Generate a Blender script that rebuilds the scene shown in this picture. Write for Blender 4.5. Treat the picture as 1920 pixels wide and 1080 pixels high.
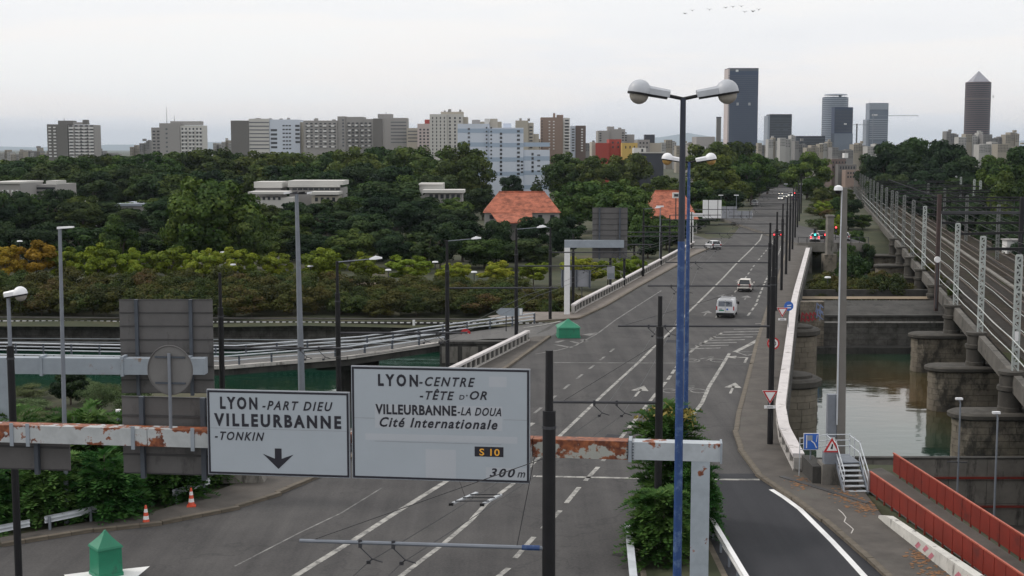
import bpy, bmesh, math, random
import numpy as np
from mathutils import Vector, Matrix, Euler

for _o in list(bpy.data.objects):
    bpy.data.objects.remove(_o, do_unlink=True)
S = bpy.context.scene
COL = S.collection
R = math.radians
random.seed(7)

# ---------------------------------------------------------------- camera
F, HOR, H = 2550.0, 280.0, 17.0            # focal length in photo pixels, horizon row, eye height (m)
PITCH = math.atan((540 - HOR) / F)
cam_d = bpy.data.cameras.new('camera')
cam_d.sensor_width = 36.0
cam_d.lens = F / 1920 * 36.0
cam_d.clip_start = 0.5
cam_d.clip_end = 60000
cam = bpy.data.objects.new('camera', cam_d)
COL.objects.link(cam)
cam.location = (0, 0, H)
cam.rotation_euler = (math.pi / 2 - PITCH, 0, 0)
S.camera = cam

# ---------------------------------------------------------------- sky, sun, exposure
SUN_EL, SUN_AZ = R(42), R(-75)             # sun behind thin cloud, high on the left ahead
W = bpy.data.worlds.new('World')
S.world = W
W.use_nodes = True
wn, wl = W.node_tree.nodes, W.node_tree.links
wn.clear()
w_out = wn.new('ShaderNodeOutputWorld')
sky = wn.new('ShaderNodeTexSky')
sky.sky_type = 'NISHITA'
sky.sun_disc = False
sky.sun_elevation = SUN_EL
sky.sun_rotation = SUN_AZ
sky.air_density = 1.0
sky.dust_density = 2.5
bg_sky = wn.new('ShaderNodeBackground')
bg_sky.inputs['Strength'].default_value = 0.10
wl.new(sky.outputs[0], bg_sky.inputs['Color'])
# cloud layer: pale overcast with soft lavender and peach streaks
tc = wn.new('ShaderNodeTexCoord')
mp = wn.new('ShaderNodeMapping')
mp.inputs['Scale'].default_value = (0.8, 0.8, 7.0)
mp.inputs['Rotation'].default_value = (0.05, R(4), 0)
wl.new(tc.outputs['Generated'], mp.inputs['Vector'])
nz = wn.new('ShaderNodeTexNoise')
nz.inputs['Scale'].default_value = 2.3
nz.inputs['Detail'].default_value = 5
nz.inputs['Roughness'].default_value = 0.55
wl.new(mp.outputs[0], nz.inputs['Vector'])
rp = wn.new('ShaderNodeValToRGB')
rp.color_ramp.interpolation = 'EASE'
el = rp.color_ramp.elements
el[0].position = 0.34; el[0].color = (0.77, 0.77, 0.83, 1)
el[1].position = 0.66; el[1].color = (0.98, 0.965, 0.96, 1)
e = el.new(0.48); e.color = (0.90, 0.89, 0.92, 1)
e = el.new(0.56); e.color = (1.0, 0.945, 0.92, 1)
wl.new(nz.outputs['Fac'], rp.inputs['Fac'])
# the layer thins overhead: brighter with height above the horizon
sx = wn.new('ShaderNodeSeparateXYZ')
wl.new(tc.outputs['Generated'], sx.inputs[0])
hr = wn.new('ShaderNodeMapRange')
hr.inputs['From Min'].default_value = 0.0
hr.inputs['From Max'].default_value = 0.15
hr.inputs['To Min'].default_value = 0.0
hr.inputs['To Max'].default_value = 0.85
wl.new(sx.outputs['Z'], hr.inputs['Value'])
mxw = wn.new('ShaderNodeMixRGB')
mxw.inputs['Color2'].default_value = (1.0, 1.0, 0.985, 1)
wl.new(hr.outputs[0], mxw.inputs['Fac'])
wl.new(rp.outputs['Color'], mxw.inputs['Color1'])
bg_cl = wn.new('ShaderNodeBackground')
bg_cl.inputs['Strength'].default_value = 1.09
wl.new(mxw.outputs[0], bg_cl.inputs['Color'])
mxs = wn.new('ShaderNodeMixShader')
mxs.inputs['Fac'].default_value = 0.92
wl.new(bg_sky.outputs[0], mxs.inputs[1])
wl.new(bg_cl.outputs[0], mxs.inputs[2])
wl.new(mxs.outputs[0], w_out.inputs['Surface'])

sun_d = bpy.data.lights.new('sun', 'SUN')
sun_d.energy = 1.5
sun_d.angle = R(10)
sun_d.color = (1.0, 0.93, 0.85)
sun = bpy.data.objects.new('sun', sun_d)
COL.objects.link(sun)
_sd = Vector((math.sin(SUN_AZ) * math.cos(SUN_EL), math.cos(SUN_AZ) * math.cos(SUN_EL), math.sin(SUN_EL)))
sun.rotation_euler = (-_sd).to_track_quat('-Z', 'Y').to_euler()
sun.location = (-60, 60, 90)

S.view_settings.view_transform = 'Standard'
S.view_settings.look = 'None'
S.view_settings.exposure = 0.0
S.view_settings.gamma = 1.0
S.view_settings.use_curve_mapping = False
S.render.engine = 'CYCLES'
cy = S.cycles
cy.use_denoising = True
cy.max_bounces = 5
cy.diffuse_bounces = 2
cy.glossy_bounces = 3
cy.transmission_bounces = 3
cy.transparent_max_bounces = 6
cy.volume_bounces = 0
cy.caustics_reflective = False
cy.caustics_refractive = False
cy.sample_clamp_indirect = 4.0

# ---------------------------------------------------------------- pixel <-> place helpers (surveying only)
_c, _s = math.cos(PITCH), math.sin(PITCH)
def ray(px, py):
    u, v = (px - 960) / F, (540 - py) / F
    return Vector((u, _c + v * _s, -_s + v * _c))
def G(px, py, z=0.0):                       # point on the level z
    r = ray(px, py); return Vector((0, 0, H)) + r * ((z - H) / r.z)
def D(px, py, d):                           # point at distance d ahead
    r = ray(px, py); return Vector((0, 0, H)) + r * (d / r.y)
def lerp(a, b, t): return a + (b - a) * t
def interp(tab, y):                         # piecewise-linear x(y) from [(y, x), ...]
    if y <= tab[0][0]:
        (y0, x0), (y1, x1) = tab[0], tab[1]
    elif y >= tab[-1][0]:
        (y0, x0), (y1, x1) = tab[-2], tab[-1]
    else:
        for (y0, x0), (y1, x1) in zip(tab, tab[1:]):
            if y0 <= y <= y1: break
    return x0 + (x1 - x0) * (y - y0) / (y1 - y0)
def resample(pts, step):
    pts = [Vector(p) for p in pts]; out = []; carry = 0.0
    for a, b in zip(pts, pts[1:]):
        L = (b - a).length
        if L < 1e-6: continue
        t = (b - a) / L; s = carry
        while s < L:
            out.append((a + t * s, t)); s += step
        carry = s - L
    return out

# ---------------------------------------------------------------- materials
MATS = {}
def _nt(name):
    m = bpy.data.materials.new(name); m.use_nodes = True
    n, l = m.node_tree.nodes, m.node_tree.links
    b = n['Principled BSDF']
    MATS[name] = m
    return m, n, l, b
def mat(name, col, rough=0.7, var=0.25, scale=1.5, bump=0.0, bscale=20, metal=0.0, stain=None, stain_amt=0.0, stain_scale=(1, 1, 1), spec=None, detail=6):
    m, n, l, b = _nt(name)
    tcn = n.new('ShaderNodeTexCoord')
    no = n.new('ShaderNodeTexNoise'); no.inputs['Scale'].default_value = scale; no.inputs['Detail'].default_value = detail
    no.inputs['Roughness'].default_value = 0.65
    l.new(tcn.outputs['Object'], no.inputs['Vector'])
    cr = n.new('ShaderNodeValToRGB')
    cr.color_ramp.elements[0].position = 0.3; cr.color_ramp.elements[1].position = 0.7
    cr.color_ramp.elements[0].color = tuple(c * (1 - var) for c in col) + (1,)
    cr.color_ramp.elements[1].color = tuple(min(1, c * (1 + var)) for c in col) + (1,)
    l.new(no.outputs['Fac'], cr.inputs['Fac'])
    out = cr.outputs['Color']
    if stain:
        mpn = n.new('ShaderNodeMapping'); mpn.inputs['Scale'].default_value = stain_scale
        l.new(tcn.outputs['Object'], mpn.inputs['Vector'])
        n2 = n.new('ShaderNodeTexNoise'); n2.inputs['Scale'].default_value = 1.0; n2.inputs['Detail'].default_value = 8; n2.inputs['Roughness'].default_value = 0.7
        l.new(mpn.outputs[0], n2.inputs['Vector'])
        mr = n.new('ShaderNodeMapRange'); mr.inputs['From Min'].default_value = 0.62 - stain_amt * 0.5; mr.inputs['From Max'].default_value = 0.70 - stain_amt * 0.4
        l.new(n2.outputs['Fac'], mr.inputs['Value'])
        mx = n.new('ShaderNodeMixRGB'); mx.inputs['Color2'].default_value = tuple(stain) + (1,)
        l.new(mr.outputs[0], mx.inputs['Fac']); l.new(out, mx.inputs['Color1']); out = mx.outputs[0]
    l.new(out, b.inputs['Base Color'])
    b.inputs['Roughness'].default_value = rough
    b.inputs['Metallic'].default_value = metal
    if spec is not None: b.inputs['Specular IOR Level'].default_value = spec
    if bump:
        nb = n.new('ShaderNodeTexNoise'); nb.inputs['Scale'].default_value = bscale; nb.inputs['Detail'].default_value = 6
        l.new(tcn.outputs['Object'], nb.inputs['Vector'])
        bp = n.new('ShaderNodeBump'); bp.inputs['Strength'].default_value = bump; bp.inputs['Distance'].default_value = 0.05
        l.new(nb.outputs['Fac'], bp.inputs['Height']); l.new(bp.outputs[0], b.inputs['Normal'])
    return m

def asphalt(name, lo, hi, streak=0.35, crack=True):
    m, n, l, b = _nt(name)
    tcn = n.new('ShaderNodeTexCoord')
    mp1 = n.new('ShaderNodeMapping'); mp1.inputs['Rotation'].default_value = (0, 0, math.atan(0.245)); mp1.inputs['Scale'].default_value = (0.9, 0.035, 1)
    l.new(tcn.outputs['Object'], mp1.inputs['Vector'])
    n1 = n.new('ShaderNodeTexNoise'); n1.inputs['Scale'].default_value = 1.0; n1.inputs['Detail'].default_value = 6; n1.inputs['Roughness'].default_value = 0.6
    l.new(mp1.outputs[0], n1.inputs['Vector'])
    n2 = n.new('ShaderNodeTexNoise'); n2.inputs['Scale'].default_value = 0.16; n2.inputs['Detail'].default_value = 8; n2.inputs['Roughness'].default_value = 0.7
    l.new(tcn.outputs['Object'], n2.inputs['Vector'])
    n3 = n.new('ShaderNodeTexNoise'); n3.inputs['Scale'].default_value = 9.0; n3.inputs['Detail'].default_value = 5
    l.new(tcn.outputs['Object'], n3.inputs['Vector'])
    a1 = n.new('ShaderNodeMath'); a1.operation = 'MULTIPLY_ADD'; a1.inputs[1].default_value = streak; l.new(n1.outputs['Fac'], a1.inputs[0])
    a0 = n.new('ShaderNodeMath'); a0.operation = 'MULTIPLY'; a0.inputs[1].default_value = 0.75 - streak; l.new(n2.outputs['Fac'], a0.inputs[0])
    l.new(a0.outputs[0], a1.inputs[2])
    a2 = n.new('ShaderNodeMath'); a2.operation = 'MULTIPLY_ADD'; a2.inputs[1].default_value = 0.25; l.new(n3.outputs['Fac'], a2.inputs[0]); l.new(a1.outputs[0], a2.inputs[2])
    cr = n.new('ShaderNodeValToRGB')
    cr.color_ramp.elements[0].position = 0.36; cr.color_ramp.elements[0].color = tuple(lo) + (1,)
    cr.color_ramp.elements[1].position = 0.64; cr.color_ramp.elements[1].color = tuple(hi) + (1,)
    l.new(a2.outputs[0], cr.inputs['Fac'])
    out = cr.outputs['Color']
    if crack:                                # sealed cracks: thin dark bitumen lines
        mp2 = n.new('ShaderNodeMapping'); mp2.inputs['Rotation'].default_value = (0, 0, 0.245); mp2.inputs['Scale'].default_value = (0.16, 0.05, 1)
        nd = n.new('ShaderNodeTexNoise'); nd.inputs['Scale'].default_value = 0.6; nd.inputs['Detail'].default_value = 4
        l.new(tcn.outputs['Object'], nd.inputs['Vector'])
        va = n.new('ShaderNodeVectorMath'); va.operation = 'MULTIPLY_ADD'; va.inputs[1].default_value = (5, 5, 0)
        l.new(nd.outputs['Color'], va.inputs[0]); l.new(tcn.outputs['Object'], va.inputs[2]); l.new(va.outputs[0], mp2.inputs['Vector'])
        vo = n.new('ShaderNodeTexVoronoi'); vo.feature = 'DISTANCE_TO_EDGE'; vo.inputs['Scale'].default_value = 1.0
        l.new(mp2.outputs[0], vo.inputs['Vector'])
        mr = n.new('ShaderNodeMapRange'); mr.inputs['From Min'].default_value = 0.004; mr.inputs['From Max'].default_value = 0.012
        mr.inputs['To Min'].default_value = 0.28; mr.inputs['To Max'].default_value = 0.0
        l.new(vo.outputs['Distance'], mr.inputs['Value'])
        mx = n.new('ShaderNodeMixRGB'); mx.inputs['Color2'].default_value = (0.022, 0.022, 0.024, 1)
        l.new(mr.outputs[0], mx.inputs['Fac']); l.new(out, mx.inputs['Color1']); out = mx.outputs[0]
    l.new(out, b.inputs['Base Color'])
    b.inputs['Roughness'].default_value = 0.85
    b.inputs['Specular IOR Level'].default_value = 0.25
    bp = n.new('ShaderNodeBump'); bp.inputs['Strength'].default_value = 0.25; bp.inputs['Distance'].default_value = 0.02
    nb = n.new('ShaderNodeTexNoise'); nb.inputs['Scale'].default_value = 40
    l.new(tcn.outputs['Object'], nb.inputs['Vector']); l.new(nb.outputs['Fac'], bp.inputs['Height']); l.new(bp.outputs[0], b.inputs['Normal'])
    return m

def paint_worn(name, col, under, thresh=0.45, scale=3.0, rough=0.6, soft=0.08):   # paint flaking off to what lies under it
    m, n, l, b = _nt(name)
    tcn = n.new('ShaderNodeTexCoord')
    n1 = n.new('ShaderNodeTexNoise'); n1.inputs['Scale'].default_value = scale; n1.inputs['Detail'].default_value = 9; n1.inputs['Roughness'].default_value = 0.72
    l.new(tcn.outputs['Object'], n1.inputs['Vector'])
    mr = n.new('ShaderNodeMapRange'); mr.inputs['From Min'].default_value = thresh - soft; mr.inputs['From Max'].default_value = thresh + soft
    l.new(n1.outputs['Fac'], mr.inputs['Value'])
    mx = n.new('ShaderNodeMixRGB'); mx.inputs['Color1'].default_value = tuple(under) + (1,); mx.inputs['Color2'].default_value = tuple(col) + (1,)
    l.new(mr.outputs[0], mx.inputs['Fac'])
    n2 = n.new('ShaderNodeTexNoise'); n2.inputs['Scale'].default_value = 0.7; n2.inputs['Detail'].default_value = 6
    l.new(tcn.outputs['Object'], n2.inputs['Vector'])
    hv = n.new('ShaderNodeMixRGB'); hv.blend_type = 'MULTIPLY'; hv.inputs['Fac'].default_value = 0.5
    l.new(mx.outputs[0], hv.inputs['Color1'])
    c2 = n.new('ShaderNodeValToRGB'); c2.color_ramp.elements[0].position = 0.3; c2.color_ramp.elements[0].color = (0.6, 0.6, 0.6, 1); c2.color_ramp.elements[1].position = 0.65
    l.new(n2.outputs['Fac'], c2.inputs['Fac']); l.new(c2.outputs[0], hv.inputs['Color2'])
    l.new(hv.outputs[0], b.inputs['Base Color'])
    b.inputs['Roughness'].default_value = rough
    return m

def rusty(name, col, amt):
    m, n, l, b = _nt(name)
    tcn = n.new('ShaderNodeTexCoord')
    n1 = n.new('ShaderNodeTexNoise'); n1.inputs['Scale'].default_value = 1.7; n1.inputs['Detail'].default_value = 10; n1.inputs['Roughness'].default_value = 0.62
    l.new(tcn.outputs['Object'], n1.inputs['Vector'])
    # rust starts along the top edge where water sits
    sx = n.new('ShaderNodeSeparateXYZ'); l.new(tcn.outputs['Object'], sx.inputs[0])
    tz = n.new('ShaderNodeMapRange'); tz.inputs['From Min'].default_value = 0.12; tz.inputs['From Max'].default_value = 0.30; tz.inputs['To Max'].default_value = 0.10
    l.new(sx.outputs['Z'], tz.inputs['Value'])
    ad = n.new('ShaderNodeMath'); ad.operation = 'ADD'; l.new(n1.outputs['Fac'], ad.inputs[0]); l.new(tz.outputs[0], ad.inputs[1])
    mr = n.new('ShaderNodeMapRange'); mr.inputs['From Min'].default_value = 0.62 - amt; mr.inputs['From Max'].default_value = 0.655 - amt
    l.new(ad.outputs[0], mr.inputs['Value'])
    n2 = n.new('ShaderNodeTexNoise'); n2.inputs['Scale'].default_value = 6; n2.inputs['Detail'].default_value = 6
    l.new(tcn.outputs['Object'], n2.inputs['Vector'])
    rc = n.new('ShaderNodeValToRGB'); rc.color_ramp.elements[0].position = 0.35; rc.color_ramp.elements[0].color = (0.10, 0.025, 0.012, 1)
    rc.color_ramp.elements[1].position = 0.65; rc.color_ramp.elements[1].color = (0.30, 0.095, 0.035, 1)
    l.new(n2.outputs['Fac'], rc.inputs['Fac'])
    pc = n.new('ShaderNodeValToRGB'); pc.color_ramp.elements[0].position = 0.3; pc.color_ramp.elements[0].color = tuple(c * 0.78 for c in col) + (1,)
    pc.color_ramp.elements[1].position = 0.6; pc.color_ramp.elements[1].color = tuple(col) + (1,)
    l.new(n1.outputs['Fac'], pc.inputs['Fac'])
    mx = n.new('ShaderNodeMixRGB'); l.new(mr.outputs[0], mx.inputs['Fac']); l.new(pc.outputs[0], mx.inputs['Color1']); l.new(rc.outputs[0], mx.inputs['Color2'])
    l.new(mx.outputs[0], b.inputs['Base Color'])
    b.inputs['Roughness'].default_value = 0.6
    return m

def leaf_mat(name, cols, hue=0.03, transl=0.18):
    m, n, l, b = _nt(name)
    n.remove(b)
    out = n['Material Output']
    at = n.new('ShaderNodeAttribute'); at.attribute_name = 'tint'
    oi = n.new('ShaderNodeObjectInfo')
    ma = n.new('ShaderNodeMath'); ma.operation = 'MULTIPLY_ADD'; ma.inputs[1].default_value = 0.45
    l.new(oi.outputs['Random'], ma.inputs[0])
    m2 = n.new('ShaderNodeMath'); m2.operation = 'MULTIPLY_ADD'; m2.inputs[1].default_value = 0.8; m2.inputs[2].default_value = -0.12
    l.new(at.outputs['Fac'], m2.inputs[0]); l.new(m2.outputs[0], ma.inputs[2])
    cr = n.new('ShaderNodeValToRGB')
    e = cr.color_ramp.elements
    e[0].position = 0.0; e[0].color = tuple(cols[0]) + (1,)
    e[1].position = 1.0; e[1].color = tuple(cols[-1]) + (1,)
    for i, c in enumerate(cols[1:-1]):
        x = e.new((i + 1) / (len(cols) - 1)); x.color = tuple(c) + (1,)
    l.new(ma.outputs[0], cr.inputs['Fac'])
    hs = n.new('ShaderNodeHueSaturation')
    hm = n.new('ShaderNodeMath'); hm.operation = 'MULTIPLY_ADD'; hm.inputs[1].default_value = hue * 2; hm.inputs[2].default_value = 0.5 - hue
    m3 = n.new('ShaderNodeMath'); m3.operation = 'FRACT'
    m4 = n.new('ShaderNodeMath'); m4.operation = 'MULTIPLY'; m4.inputs[1].default_value = 7.31
    l.new(oi.outputs['Random'], m4.inputs[0]); l.new(m4.outputs[0], m3.inputs[0]); l.new(m3.outputs[0], hm.inputs[0])
    l.new(hm.outputs[0], hs.inputs['Hue']); l.new(cr.outputs[0], hs.inputs['Color'])
    df = n.new('ShaderNodeBsdfDiffuse'); tr = n.new('ShaderNodeBsdfTranslucent'); gl = n.new('ShaderNodeBsdfGlossy')
    gl.inputs['Roughness'].default_value = 0.45
    gl.inputs['Color'].default_value = (0.5, 0.55, 0.5, 1)
    l.new(hs.outputs[0], df.inputs['Color']); l.new(hs.outputs[0], tr.inputs['Color'])
    mx = n.new('ShaderNodeMixShader'); mx.inputs['Fac'].default_value = transl
    l.new(df.outputs[0], mx.inputs[1]); l.new(tr.outputs[0], mx.inputs[2])
    m5 = n.new('ShaderNodeMixShader'); m5.inputs['Fac'].default_value = 0.025
    l.new(mx.outputs[0], m5.inputs[1]); l.new(gl.outputs[0], m5.inputs[2])
    l.new(m5.outputs[0], out.inputs['Surface'])
    return m

def masonry(name, c1, c2, mortar, bw=1.0, bh=0.45, axes='XZ'):
    m, n, l, b = _nt(name)
    tcn = n.new('ShaderNodeTexCoord'); sp = n.new('ShaderNodeSeparateXYZ'); cb = n.new('ShaderNodeCombineXYZ')
    l.new(tcn.outputs['Object'], sp.inputs[0])
    l.new(sp.outputs[axes[0]], cb.inputs['X']); l.new(sp.outputs[axes[1]], cb.inputs['Y'])
    br = n.new('ShaderNodeTexBrick'); br.inputs['Scale'].default_value = 1.0
    br.inputs['Brick Width'].default_value = bw; br.inputs['Row Height'].default_value = bh; br.inputs['Mortar Size'].default_value = 0.018
    br.inputs['Color1'].default_value = tuple(c1) + (1,); br.inputs['Color2'].default_value = tuple(c2) + (1,); br.inputs['Mortar'].default_value = tuple(mortar) + (1,)
    l.new(cb.outputs[0], br.inputs['Vector'])
    n2 = n.new('ShaderNodeTexNoise'); n2.inputs['Scale'].default_value = 0.8; n2.inputs['Detail'].default_value = 8; n2.inputs['Roughness'].default_value = 0.7
    l.new(tcn.outputs['Object'], n2.inputs['Vector'])
    c3 = n.new('ShaderNodeValToRGB'); c3.color_ramp.elements[0].position = 0.38; c3.color_ramp.elements[0].color = (0.35, 0.34, 0.32, 1); c3.color_ramp.elements[1].position = 0.6
    l.new(n2.outputs['Fac'], c3.inputs['Fac'])
    mx = n.new('ShaderNodeMixRGB'); mx.blend_type = 'MULTIPLY'; mx.inputs['Fac'].default_value = 0.9
    l.new(br.outputs['Color'], mx.inputs['Color1']); l.new(c3.outputs[0], mx.inputs['Color2'])
    l.new(mx.outputs[0], b.inputs['Base Color']); b.inputs['Roughness'].default_value = 0.9
    bp = n.new('ShaderNodeBump'); bp.inputs['Strength'].default_value = 0.5; bp.inputs['Distance'].default_value = 0.05
    l.new(br.outputs['Fac'], bp.inputs['Height']); bp.invert = True; l.new(bp.outputs[0], b.inputs['Normal'])
    return m

def glass(name, col, rough=0.08, metal=0.0, spec=0.6):
    m, n, l, b = _nt(name)
    b.inputs['Base Color'].default_value = tuple(col) + (1,); b.inputs['Roughness'].default_value = rough
    b.inputs['Metallic'].default_value = metal; b.inputs['Specular IOR Level'].default_value = spec
    oi = n.new('ShaderNodeObjectInfo'); mx = n.new('ShaderNodeMixRGB'); mx.blend_type = 'MULTIPLY'; mx.inputs['Fac'].default_value = 0.6
    mx.inputs['Color1'].default_value = tuple(col) + (1,)
    cr = n.new('ShaderNodeValToRGB'); cr.color_ramp.elements[0].color = (0.5, 0.5, 0.5, 1)
    l.new(oi.outputs['Random'], cr.inputs[0]); l.new(cr.outputs[0], mx.inputs['Color2']); l.new(mx.outputs[0], b.inputs['Base Color'])
    return m

def lamp_lit(name, col, strength):
    m, n, l, b = _nt(name)
    b.inputs['Base Color'].default_value = tuple(col) + (1,)
    b.inputs['Emission Color'].default_value = tuple(col) + (1,); b.inputs['Emission Strength'].default_value = strength
    return m

def water_mat(name):
    m, n, l, b = _nt(name)
    tcn = n.new('ShaderNodeTexCoord')
    n0 = n.new('ShaderNodeTexNoise'); n0.inputs['Scale'].default_value = 0.05; n0.inputs['Detail'].default_value = 3
    l.new(tcn.outputs['Object'], n0.inputs['Vector'])
    cr = n.new('ShaderNodeValToRGB'); cr.color_ramp.elements[0].position = 0.35; cr.color_ramp.elements[0].color = (0.006, 0.030, 0.020, 1)
    cr.color_ramp.elements[1].position = 0.7; cr.color_ramp.elements[1].color = (0.014, 0.050, 0.032, 1)
    l.new(n0.outputs['Fac'], cr.inputs['Fac'])
    # brown tint, fading outwards from a spot beside the viaduct piers
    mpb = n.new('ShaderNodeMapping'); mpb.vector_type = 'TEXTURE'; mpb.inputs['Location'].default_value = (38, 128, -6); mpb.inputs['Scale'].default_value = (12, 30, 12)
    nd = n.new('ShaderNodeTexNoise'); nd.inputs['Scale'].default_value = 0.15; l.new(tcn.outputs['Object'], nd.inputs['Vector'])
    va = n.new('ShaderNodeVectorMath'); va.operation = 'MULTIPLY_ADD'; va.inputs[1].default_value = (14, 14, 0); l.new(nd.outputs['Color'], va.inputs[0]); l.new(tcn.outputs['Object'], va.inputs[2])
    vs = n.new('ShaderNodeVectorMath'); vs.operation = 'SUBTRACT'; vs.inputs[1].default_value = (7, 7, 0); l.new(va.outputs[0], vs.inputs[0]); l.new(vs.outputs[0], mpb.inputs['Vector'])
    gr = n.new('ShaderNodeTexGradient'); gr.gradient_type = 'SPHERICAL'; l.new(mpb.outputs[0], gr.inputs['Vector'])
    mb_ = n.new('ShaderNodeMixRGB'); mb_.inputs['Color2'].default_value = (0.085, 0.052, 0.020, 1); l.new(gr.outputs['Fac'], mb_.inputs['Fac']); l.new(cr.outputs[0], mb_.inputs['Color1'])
    l.new(mb_.outputs[0], b.inputs['Base Color'])
    b.inputs['Roughness'].default_value = 0.05
    b.inputs['IOR'].default_value = 1.42
    mp1 = n.new('ShaderNodeMapping'); mp1.inputs['Scale'].default_value = (0.55, 1.0, 1)
    l.new(tcn.outputs['Object'], mp1.inputs['Vector'])
    n1 = n.new('ShaderNodeTexNoise'); n1.inputs['Scale'].default_value = 0.5; n1.inputs['Detail'].default_value = 4; n1.inputs['Roughness'].default_value = 0.5
    l.new(mp1.outputs[0], n1.inputs['Vector'])
    bp = n.new('ShaderNodeBump'); bp.inputs['Strength'].default_value = 0.22; bp.inputs['Distance'].default_value = 0.12
    l.new(n1.outputs['Fac'], bp.inputs['Height']); l.new(bp.outputs[0], b.inputs['Normal'])
    return m

def ground_mat(name):
    m, n, l, b = _nt(name)
    tcn = n.new('ShaderNodeTexCoord')
    n1 = n.new('ShaderNodeTexNoise'); n1.inputs['Scale'].default_value = 0.12; n1.inputs['Detail'].default_value = 9; n1.inputs['Roughness'].default_value = 0.7
    l.new(tcn.outputs['Object'], n1.inputs['Vector'])
    cr = n.new('ShaderNodeValToRGB'); e = cr.color_ramp.elements
    e[0].position = 0.3; e[0].color = (0.018, 0.026, 0.010, 1); e[1].position = 0.78; e[1].color = (0.10, 0.08, 0.048, 1)
    x = e.new(0.5); x.color = (0.036, 0.042, 0.017, 1)
    l.new(n1.outputs['Fac'], cr.inputs['Fac']); l.new(cr.outputs[0], b.inputs['Base Color']); b.inputs['Roughness'].default_value = 0.95
    return m

M_ASPH = asphalt('old_asphalt', (0.033, 0.032, 0.034), (0.094, 0.090, 0.089))
M_ASPH2 = asphalt('fresh_asphalt', (0.022, 0.023, 0.028), (0.040, 0.041, 0.047), 0.45, crack=False)
M_ASPH3 = asphalt('ramp_asphalt', (0.085, 0.083, 0.084), (0.15, 0.147, 0.142))
M_PAVE = mat('pavement_tarmac', (0.078, 0.069, 0.062), 0.9, 0.3, 0.6, 0.3, 30, stain=(0.09, 0.085, 0.075), stain_amt=0.12, stain_scale=(0.5, 0.25, 1))
M_PAVE2 = mat('pavement_light', (0.17, 0.147, 0.130), 0.9, 0.22, 0.7, 0.2, 30, stain=(0.12, 0.11, 0.10), stain_amt=0.1, stain_scale=(0.5, 0.25, 1))
M_KERB = mat('kerb_stone', (0.118, 0.099, 0.076), 0.85, 0.35, 1.2, 0.2, 25)
M_LINE = paint_worn('road_paint', (0.40, 0.39, 0.365), (0.085, 0.083, 0.083), 0.47, 1.6, 0.7, 0.10)
M_LINE_FADED = paint_worn('faded_road_paint', (0.27, 0.265, 0.255), (0.078, 0.076, 0.076), 0.50, 1.2, 0.75, 0.12)
M_LINE_NEW = paint_worn('new_road_paint', (0.80, 0.80, 0.80), (0.45, 0.45, 0.45), 0.32, 3.0, 0.6, 0.10)
M_CONC = mat('concrete', (0.165, 0.155, 0.14), 0.9, 0.3, 0.7, 0.25, 18, stain=(0.06, 0.056, 0.05), stain_amt=0.16, stain_scale=(0.9, 0.9, 0.25))
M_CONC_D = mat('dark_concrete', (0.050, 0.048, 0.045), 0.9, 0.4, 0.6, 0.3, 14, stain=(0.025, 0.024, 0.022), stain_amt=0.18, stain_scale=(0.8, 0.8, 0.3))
M_CONC_L = mat('pale_concrete', (0.42, 0.40, 0.38), 0.85, 0.2, 0.9, 0.2, 20, stain=(0.16, 0.15, 0.14), stain_amt=0.14, stain_scale=(1.2, 1.2, 0.5))
M_CAP = mat('parapet_cap', (0.56, 0.53, 0.53), 0.8, 0.16, 0.8, 0.15, 20, stain=(0.3, 0.28, 0.27), stain_amt=0.1, stain_scale=(0.8, 0.8, 0.8))
M_STONE = mat('pier_stone', (0.20, 0.175, 0.14), 0.92, 0.38, 0.55, 0.35, 9, stain=(0.055, 0.05, 0.042), stain_amt=0.2, stain_scale=(0.35, 0.35, 0.22))
M_STONE_D = mat('weathered_cap_stone', (0.062, 0.057, 0.050), 0.92, 0.4, 0.8, 0.35, 9, stain=(0.04, 0.037, 0.032), stain_amt=0.2, stain_scale=(0.6, 0.6, 0.4))
M_JOINT = mat('mortar', (0.07, 0.065, 0.058), 0.95, 0.3, 1.0)
M_MASON = masonry('far_masonry', (0.22, 0.19, 0.155), (0.27, 0.235, 0.19), (0.09, 0.085, 0.075))
M_QUAY = masonry('quay_masonry', (0.11, 0.105, 0.098), (0.145, 0.14, 0.13), (0.05, 0.048, 0.045), 2.2, 0.7)
M_BLACK = mat('black_pole_paint', (0.010, 0.010, 0.012), 0.6, 0.25, 2.0, spec=.3)
M_DKGREY = mat('dark_grey_paint', (0.035, 0.036, 0.043), 0.6, 0.2, 2.0)
M_GREYPOLE = mat('galvanised_pole', (0.19, 0.21, 0.245), 0.55, 0.15, 1.5, metal=0.25)
M_GALV = mat('galvanised_rail', (0.50, 0.53, 0.57), 0.5, 0.15, 1.2, metal=0.2)
M_LATTICE = mat('catenary_mast_paint', (0.40, 0.43, 0.42), 0.6, 0.2, 1.4)
M_CONCPOLE = mat('concrete_pole', (0.165, 0.157, 0.147), 0.85, 0.15, 0.8, 0.1, 20)
M_BLUE = paint_worn('faded_blue_paint', (0.016, 0.055, 0.185), (0.11, 0.18, 0.32), 0.40, 5.0, 0.5, 0.10)
M_WHITE = mat('white_lamp_shell', (0.72, 0.73, 0.76), 0.4, 0.08, 3)
M_SHELL = mat('grey_lamp_shell', (0.40, 0.42, 0.46), 0.45, 0.1, 3)
M_SIGNBACK = mat('sign_back_aluminium', (0.105, 0.101, 0.102), 0.65, 0.14, 0.9, stain=(0.06, 0.058, 0.058), stain_amt=0.14, stain_scale=(0.7, 0.7, 0.3))
M_SIGNBACK_L = mat('sign_back_light', (0.26, 0.27, 0.30), 0.6, 0.12, 0.9)
M_STEELDK = mat('steel_upright', (0.055, 0.066, 0.085), 0.55, 0.2, 1.5)
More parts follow.
